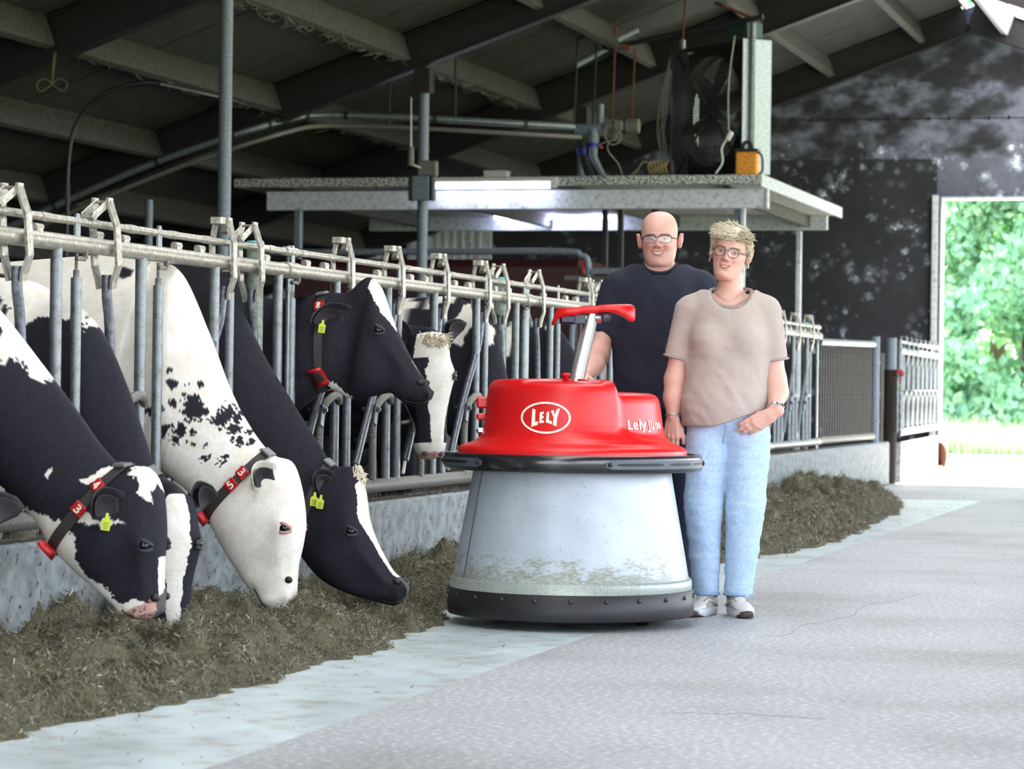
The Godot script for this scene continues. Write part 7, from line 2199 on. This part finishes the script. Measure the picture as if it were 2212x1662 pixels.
func cow_extras(o: Node3D, c: Cow, d: Dictionary, k: String, eye: Array):
	var full := float(c.st.size())
	var e: Dictionary = EARS[k]
	for side in [1.0, -1.0]:
		var ep: Vector3 = eye[0]
		var pe := Vector3(ep.x, ep.y, (ep.z + 0.004) * side)
		var s := S()
		ball(s, cow_bend(c, pe, full), Vector3(0.021, 0.019, 0.021), 8)
		var ey := put("eye", s, M.eye, o)
		s = S()
		# dark lid above and below the eye
		for q in [[0.018, 1.0], [-0.017, 0.85]]:
			var arc := []
			for j in 7:
				var t := -1.0 + j / 3.0
				arc.append(cow_bend(c, pe + Vector3(0.026 * t, q[0] * (1.0 - 0.7 * t * t) - 0.006 * t, (0.014 - 0.022 * t * t) * side), full))
			tube(s, arc, 0.007, 6)
		put("eyelid", s, M.cow_black if k != "C" else M.cow_pink, ey)
		var eb := near_skin(c, e.ear[0], e.ear[1])
		var bp: Vector3 = eb[0] - Vector3(0, 0, 0.012)
		var tp: Vector3 = bp + Vector3(e.tip[0], e.tip[1], e.tip[2])
		bp.z *= side; tp.z *= side
		bp = cow_bend(c, bp, full); tp = cow_bend(c, tp, full)
		var ax := (tp - bp).normalized()
		var cup := cow_bend(c, Vector3(1.0, -0.3, 0.2 * side) if c.yaw != 0.0 else Vector3(0.45, -0.45, 0.9 * side), full) - cow_bend(c, Vector3.ZERO, full)
		cup = (cup - ax * cup.dot(ax)).normalized()
		var ear := put("ear", ear_shape(bp, tp, ax.cross(cup).normalized(), cup), M.cow_white if k == "C" else M.cow_black, o)
		put("ear_inside", ear_shape(bp.lerp(tp, 0.22) + cup * 0.009, bp.lerp(tp, 0.93) + cup * 0.009, ax.cross(cup).normalized() * 0.68, cup * 0.8), M.ear_inside, ear)
		if side > 0:
			for tg in e.tags:
				s = S()
				prism(s, PackedVector2Array([Vector2(-0.014, -0.028), Vector2(0.014, -0.028), Vector2(0.015, 0.006), Vector2(0.006, 0.012), Vector2(0.004, 0.028), Vector2(-0.004, 0.028), Vector2(-0.006, 0.012), Vector2(-0.015, 0.006)]), 0.003)
				var tz: float = maxf(tp.z, bp.z) + 0.015
				var tgo := put("ear_tag", s, M.tag_yellow, o, T(tg[0], tg[1] + 0.012, tz, ry(20) * rz(-8)))
				for q in 4:
					s = S(); cbox(s, Vector3(0.018, 0.0016, 0.0008), T(0, -0.004 - 0.006 * q, 0.0034), 0.0)
					put("print_line", s, M.dark, tgo)
		# nostril
		var np: Vector3 = cow_flat(c, 0.11, full - 3.1)
		np = cow_bend(c, Vector3(np.x, np.y, np.z * side), full)
		s = S(); ball(s, np, Vector3(0.017, 0.014, 0.012), 6); put("nostril", s, M.nostril if k != "F" else M.nostril_pink, o)
	# mouth line
	var s2 := S()
	for side in [1.0, -1.0]:
		var ml := []
		for i in 6:
			var p := cow_flat(c, 0.368, full - 1.25 - 0.42 * i)
			ml.append(cow_bend(c, Vector3(p.x, p.y, (p.z - 0.003) * side), full))
		tube(s2, ml, 0.003, 5)
	put("mouth", s2, M.nostril, o)
	if k in ["F", "D"]:
		# tuft of pale hair on the poll
		s2 = S()
		var r := RandomNumberGenerator.new(); r.seed = 9
		for i in 80:
			var u := r.randfn() * (0.06 if k == "F" else 0.03)
			var p := cow_flat(c, fposmod(u, 1.0), c.head0 + (0.3 if k == "F" else 0.1) + r.randf() * 0.7)
			var dirv := Vector3(0.02 + 0.03 * r.randf(), 0.012 + 0.03 * r.randf(), r.randfn() * 0.014) if k == "F" else Vector3(0.016 * r.randf(), 0.014 + 0.02 * r.randf(), r.randfn() * 0.012)
			var a := cow_bend(c, p - dirv * 0.2, full); var m := cow_bend(c, p + dirv * 0.7, full); var b := cow_bend(c, p + dirv * 1.2 - Vector3(0, 0.02, 0), full)
			tube(s2, [a, m, b], [0.0026, 0.0024, 0.0005], 4, false)
		put("hair_tuft", s2, M.cow_cream, o)

func cow_collar(o: Node3D, c: Cow, k: String):
	var q: Dictionary = COLLARS[k]
	var s := S()
	var loop := []
	var n := 40
	for j in n:
		var u := float(j) / n
		var v := lerpf(q.at[0], q.at[1], 0.5 - 0.5 * cos(u * TAU))
		var p := cow_flat(c, u, v)
		loop.append([cow_bend(c, p, v), cow_bend(c, cow_flat(c, u, v + 0.12), v + 0.12)])
	var ctr := Vector3()
	for l in loop: ctr += l[0]
	ctr /= n
	var half := 0.019
	var rings := []
	var mids := []
	for j in n + 1:
		var p: Vector3 = loop[j % n][0]
		var al: Vector3 = (loop[j % n][1] - p).normalized()
		var out: Vector3 = (p - ctr).normalized()
		out = (out - al * out.dot(al)).normalized()
		mids.append([p, al, out])
		rings.append(PackedVector3Array([p - al * half + out * 0.003, p + al * half + out * 0.003, p + al * half + out * 0.008, p - al * half + out * 0.008]))
	s.set_smooth_group(-1)
	for i in range(1, n + 1):
		for j in 4:
			var kk := (j + 1) % 4
			var cc: Vector3 = (rings[i][0] + rings[i][2]) / 2
			quad(s, rings[i - 1][j], rings[i][j], rings[i][kk], rings[i - 1][kk], (rings[i][j] + rings[i][kk]) / 2 - cc)
	var col := put("collar", s, M.collar, o)
	# buckle on the crest
	var mm: Array = mids[2]
	var bb := Basis(mm[1].cross(mm[2]).normalized(), mm[1], mm[2])
	s = S(); cbox(s, Vector3(0.055, 0.046, 0.012), Transform3D(bb, mm[0] + mm[2] * 0.010), 0.003); put("buckle", s, M.collar_grey, col)
	for dg in q.digits:
		var at: float = dg[1] * 0.5 * n
		mm = mids[int(at)]
		bb = Basis((mids[int(at)][0] - mids[int(at) + 1][0]).normalized(), mm[1], mm[2])
		var xx: Vector3 = -(mids[int(at) + 1][0] - mids[int(at)][0]).normalized()
		var zz: Vector3 = mm[2]
		var yy := zz.cross(xx).normalized()
		zz = xx.cross(yy).normalized()
		# digits read upright, across the strap
		var up := yy if yy.y > 0 else -yy
		var fr := zz
		if xx.y > absf(up.y): up = xx
		elif -xx.y > absf(up.y): up = -xx
		var rt := up.cross(fr).normalized()
		fr = rt.cross(up).normalized()
		var tb := Basis(rt, up, fr)
		s = S(); cbox(s, Vector3(0.046, 0.042, 0.012), Transform3D(), 0.003)
		var blk := put("number_tag", s, M.tag_red, col, Transform3D(tb, mm[0] + fr * 0.012))
		var tm := TextMesh.new()
		var f := SystemFont.new(); f.font_names = PackedStringArray(["Droid Sans"]); f.font_weight = 700
		tm.font = f; tm.text = dg[0]; tm.font_size = 32; tm.pixel_size = 0.0013; tm.depth = 0.002
		part("digit", tm, M.print_white, blk, Transform3D(Basis(), Vector3(0, 0, 0.0065)))
	mm = mids[int(q.weight * 0.5 * n)]
	bb = Basis(mm[1].cross(mm[2]).normalized(), mm[1], mm[2])
	s = S()
	var prof := []
	for t in 9:
		var a := -1.0 + t / 4.0
		prof.append([a * 0.052, 0.012 + 0.022 * a * a])
	var rr := []
	for t in prof:
		rr.append(PackedVector3Array([Vector3(t[0], -0.027, t[1] * 0.6), Vector3(t[0], 0.027, t[1] * 0.6), Vector3(t[0], 0.029, t[1] * 0.6 + 0.016), Vector3(t[0], -0.029, t[1] * 0.6 + 0.016)]))
	loft(s, rr)
	var wt := put("transponder", s, M.tag_red, col, Transform3D(bb, mm[0] + mm[2] * 0.006))
	s = S(); cbox(s, Vector3(0.07, 0.035, 0.014), T(0, 0, 0.024), 0.005); put("pad", s, M.collar, wt)

func build_cows():
	make_cow("X", "cow at the left edge, only a dark ear and cheek showing", 101)
	make_cow("A", "black and white cow wearing collar tags 4 and 3", 111)
	make_cow("B", "cow with a white blaze facing the camera between the collar-tagged cows", 121)
	make_cow("C", "white cow with small black spots and collar tags 3 and 5", 131)
	make_cow("D", "black cow with a thin white face stripe eating, muzzle in the feed", 141)
	make_cow("E", "black cow with raised head, yellow ear tag and collar tag 8", 151)
	make_cow("F", "cow with a white face and pink muzzle looking over the robot's ring", 161)
	make_cow("G", "black cow with a white neck patch behind the fence, head hidden", 171)
	make_cow("H", "dark cow behind the fence right of the steering head", 181)


# ---------------------------------------------------------------- feed along the fence
const EDGE := [[5.0, 0.55], [6.4, 0.62], [7.15, 0.66], [7.7, 0.74], [8.37, 0.86], [9.0, 0.80], [9.75, 0.82], [10.5, 0.74], [11.2, 0.65], [11.8, 0.55], [12.6, 0.58], [14.0, 0.80], [15.2, 0.98], [16.3, 1.10], [17.0, 1.19], [18.0, 1.27], [19.5, 1.20], [22.0, 1.06], [24.2, 0.90], [25.3, 0.55], [26.2, 0.2]]
const CREST := [[5.0, 0.18], [7.0, 0.20], [8.2, 0.215], [9.4, 0.24], [10.8, 0.16], [12.0, 0.18], [12.6, 0.22], [15.0, 0.20], [18.0, 0.20], [21.0, 0.21], [23.0, 0.30], [24.2, 0.27], [25.6, 0.15], [26.2, 0.04]]

func along(t: Array, z: float) -> float:
	for i in t.size() - 1:
		if z < t[i + 1][0]:
			return lerpf(t[i][1], t[i + 1][1], smoothstep(t[i][0], t[i + 1][0], maxf(z, t[i][0])))
	return t[t.size() - 1][1]

var fn1: FastNoiseLite
var fn2: FastNoiseLite
var fn3: FastNoiseLite

func feed_h(x: float, w: float) -> float:
	# w is the distance along the fence
	var e := along(EDGE, w) + 0.10 * fn1.get_noise_2d(w * 1.3, 3.0) + 0.03 * fn2.get_noise_2d(w, 9.0)
	var t := (x - 0.05) / (e - 0.05)
	if t >= 1.0: return 0.0
	var c := along(CREST, w) * 0.66
	var lump := fn1.get_noise_2d(x * 1.6, w * 1.6)
	var h := c * pow(1.0 - t * t * t, 0.8) * (0.88 + 0.95 * lump)
	h += 0.085 * (0.36 - absf(fn2.get_noise_2d(x * 0.55 + 5.0, w * 0.55))) * smoothstep(0.0, 0.18, 1.0 - t)
	h += (0.030 * fn2.get_noise_2d(x, w) + 0.014 * fn3.get_noise_2d(x, w)) * smoothstep(0.0, 0.10, 1.0 - t)
	return maxf(h, 0.0)

func build_feed():
	fn1 = noise(91, 2.2, 3); fn2 = noise(92, 7.0, 3); fn3 = noise(93, 24.0, 2)
	var r := RandomNumberGenerator.new(); r.seed = 77
	var bm := mat(Color.WHITE, 0.8)
	bm.vertex_color_use_as_albedo = true
	# bent blade of chopped grass
	var s := S()
	s.set_smooth_group(-1)
	quad(s, Vector3(-0.5, 0, 0), Vector3(0.5, 0, 0), Vector3(0.45, 0.10, 0.5), Vector3(-0.45, 0.10, 0.5), Vector3.UP)
	tri(s, Vector3(-0.45, 0.10, 0.5), Vector3(0.45, 0.10, 0.5), Vector3(0.1, 0.0, 1.0), Vector3.UP)
	var blade := done(s)
	var parts := [["silage_heap", "long heap of chopped olive silage in front of the cows at left", 5.6, 12.4, 0.022, 105000], ["silage_heap", "heap of chopped silage along the low wall right of the woman", 12.4, 26.2, 0.035, 75000]]
	for p in parts:
		var o := thing(p[0], p[1], "silage", Transform3D(), "", "stuff")
		s = S()
		var step: float = p[4]
		var n := int((p[3] - p[2]) / step)
		var m := int(1.36 / step)
		var g := []
		for i in n + 1:
			var row := PackedVector3Array()
			var w: float = p[2] + step * i
			for j in m + 1:
				var x := 0.056 + step * j
				var h := feed_h(x, w)
				row.append(Vector3(x, h if h > 0.0 else -0.02, -w))
			g.append(row)
		for i in n:
			for j in m:
				var a: Vector3 = g[i][j]; var b: Vector3 = g[i][j + 1]; var c: Vector3 = g[i + 1][j + 1]; var d: Vector3 = g[i + 1][j]
				if a.y < 0 and b.y < 0 and c.y < 0 and d.y < 0: continue
				s.add_vertex(a); s.add_vertex(c); s.add_vertex(b)
				s.add_vertex(a); s.add_vertex(d); s.add_vertex(c)
		put("mass", s, M.silage, o)
		var xfs := []; var cols := []
		while xfs.size() < p[5]:
			var w := lerpf(p[2], p[3], r.randf() if p[2] > 6 else pow(r.randf(), 1.1))
			var x := 0.056 + 1.34 * r.randf()
			var h := feed_h(x, w)
			if h <= 0.0 and r.randf() > 0.0012: continue
			var l := 0.016 + 0.034 * r.randf() * r.randf()
			var wd := 0.0016 + 0.0022 * r.randf()
			if p[2] > 10: l *= 1.5; wd *= 1.6
			var b := Basis(Vector3.UP, r.randf() * TAU) * Basis(Vector3.RIGHT, r.randfn() * 0.5 - 0.15) * Basis(Vector3.BACK, r.randfn() * 0.5)
			xfs.append(Transform3D(b.scaled_local(Vector3(wd, l, l)), Vector3(x, h + 0.002 + 0.006 * r.randf(), -w)))
			var q := r.randf()
			var cc := Color(0.070, 0.066, 0.042).lerp(Color(0.27, 0.25, 0.175), q * q)
			if q > 0.965: cc = Color(0.50, 0.46, 0.32)
			cols.append(cc)
		var sc := scatter("blades", blade, bm, xfs, cols, o)
		sc.set_meta("kind", "stuff")
	# scraps on the low wall and loose on the floor
	var sx := []; var scol := []
	for k in 9000:
		var w := lerpf(7.0, 25.0, r.randf())
		sx.append(Transform3D((Basis(Vector3.UP, r.randf() * TAU) * Basis(Vector3.RIGHT, r.randfn() * 0.4)).scaled_local(Vector3(0.0025, 0.03, 0.02 + 0.03 * r.randf())), Vector3(-0.11 + 0.16 * r.randf(), 0.457 + 0.012 * r.randf() * r.randf(), -w)))
		scol.append(Color(0.09, 0.08, 0.05).lerp(Color(0.30, 0.27, 0.18), r.randf()))
	for k in 1300:
		var w := lerpf(6.0, 30.0, pow(r.randf(), 0.8))
		var e := along(EDGE, w)
		var x := e + absf(r.randfn()) * (0.28 + 0.05 * maxf(0.0, w - 22.0))
		if r.randf() < 0.3: x = 1.42 + r.randfn() * 0.12
		if x > 4.0: continue
		sx.append(Transform3D((Basis(Vector3.UP, r.randf() * TAU)).scaled_local(Vector3(0.0018, 0.010, 0.006 + 0.014 * r.randf() * r.randf())), Vector3(x, 0.001, -w)))
		scol.append(Color(0.13, 0.115, 0.07).lerp(Color(0.28, 0.25, 0.17), r.randf()))
	var lo := thing("loose_silage", "thin scraps of silage lying on the low wall and the floor", "silage", Transform3D(), "", "stuff")
	scatter("scraps", blade, bm, sx, scol, lo)


# ---------------------------------------------------------------- small things
func build_small_things():
	# cracks in the floor
	var cr := thing("trim_3", "", "", Transform3D(), "", "structure")
	for line in [[[2.07, -11.12], [2.156, -11.23], [2.134, -11.69], [2.19, -11.89], [2.257, -12.31], [2.23, -12.92], [2.32, -13.2], [2.368, -13.77]], [[2.265, -8.39], [2.393, -8.41], [2.56, -8.45], [2.78, -8.41]], [[1.83, -17.2], [2.12, -17.36], [2.56, -17.33]]]:
		var s := S()
		var pts := []
		for q in line: pts.append(Vector3(q[0], 0.0, q[1]))
		var r := RandomNumberGenerator.new(); r.seed = 3
		var fine := []
		for p in spline(pts, 6): fine.append(p + Vector3(r.randfn() * 0.006, -0.0006, r.randfn() * 0.012))
		tube(s, fine, fine.map(func(_p): return 0.0013), 5, false)
		put("crack", s, M.dark, cr)
	# short post far back among the cubicles
	var cp := thing("cubicle_post", "thin short grey post in the dark behind the left cows", "post", T(-5.92, 0.05, -23.5))
	put("tube", tubes([Vector3.ZERO, Vector3(0, 2.6, 0)], 0.035, 14), M.galv_post, cp)
	put("foot_plate", tubes([Vector3.ZERO, Vector3(0, 0.02, 0)], 0.09, 14), M.galv_dirty, cp)
	# cobwebs under the purlins
	var cw := thing("cobweb", "dusty cobwebs hanging from the purlins", "cobweb", Transform3D(), "", "stuff")
	var r2 := RandomNumberGenerator.new(); r2.seed = 8
	var s2 := S()
	for k in 200:
		var x: float = [-4.2, -4.2, -4.2, -5.52][r2.randi() % 4]
		var z := -20.8 - 9.4 * r2.randf()
		var y := roof_y(x) - 0.285
		var l := 0.015 + 0.07 * pow(r2.randf(), 2.0)
		tube(s2, [Vector3(x + r2.randfn() * 0.03, y + 0.01, z), Vector3(x + r2.randfn() * 0.05, y - l * 0.5, z + r2.randfn() * 0.05), Vector3(x + r2.randfn() * 0.06, y - l, z + r2.randfn() * 0.08)], [0.005, 0.003, 0.001], 4, false)
	put("strands", s2, M.cobweb, cw)
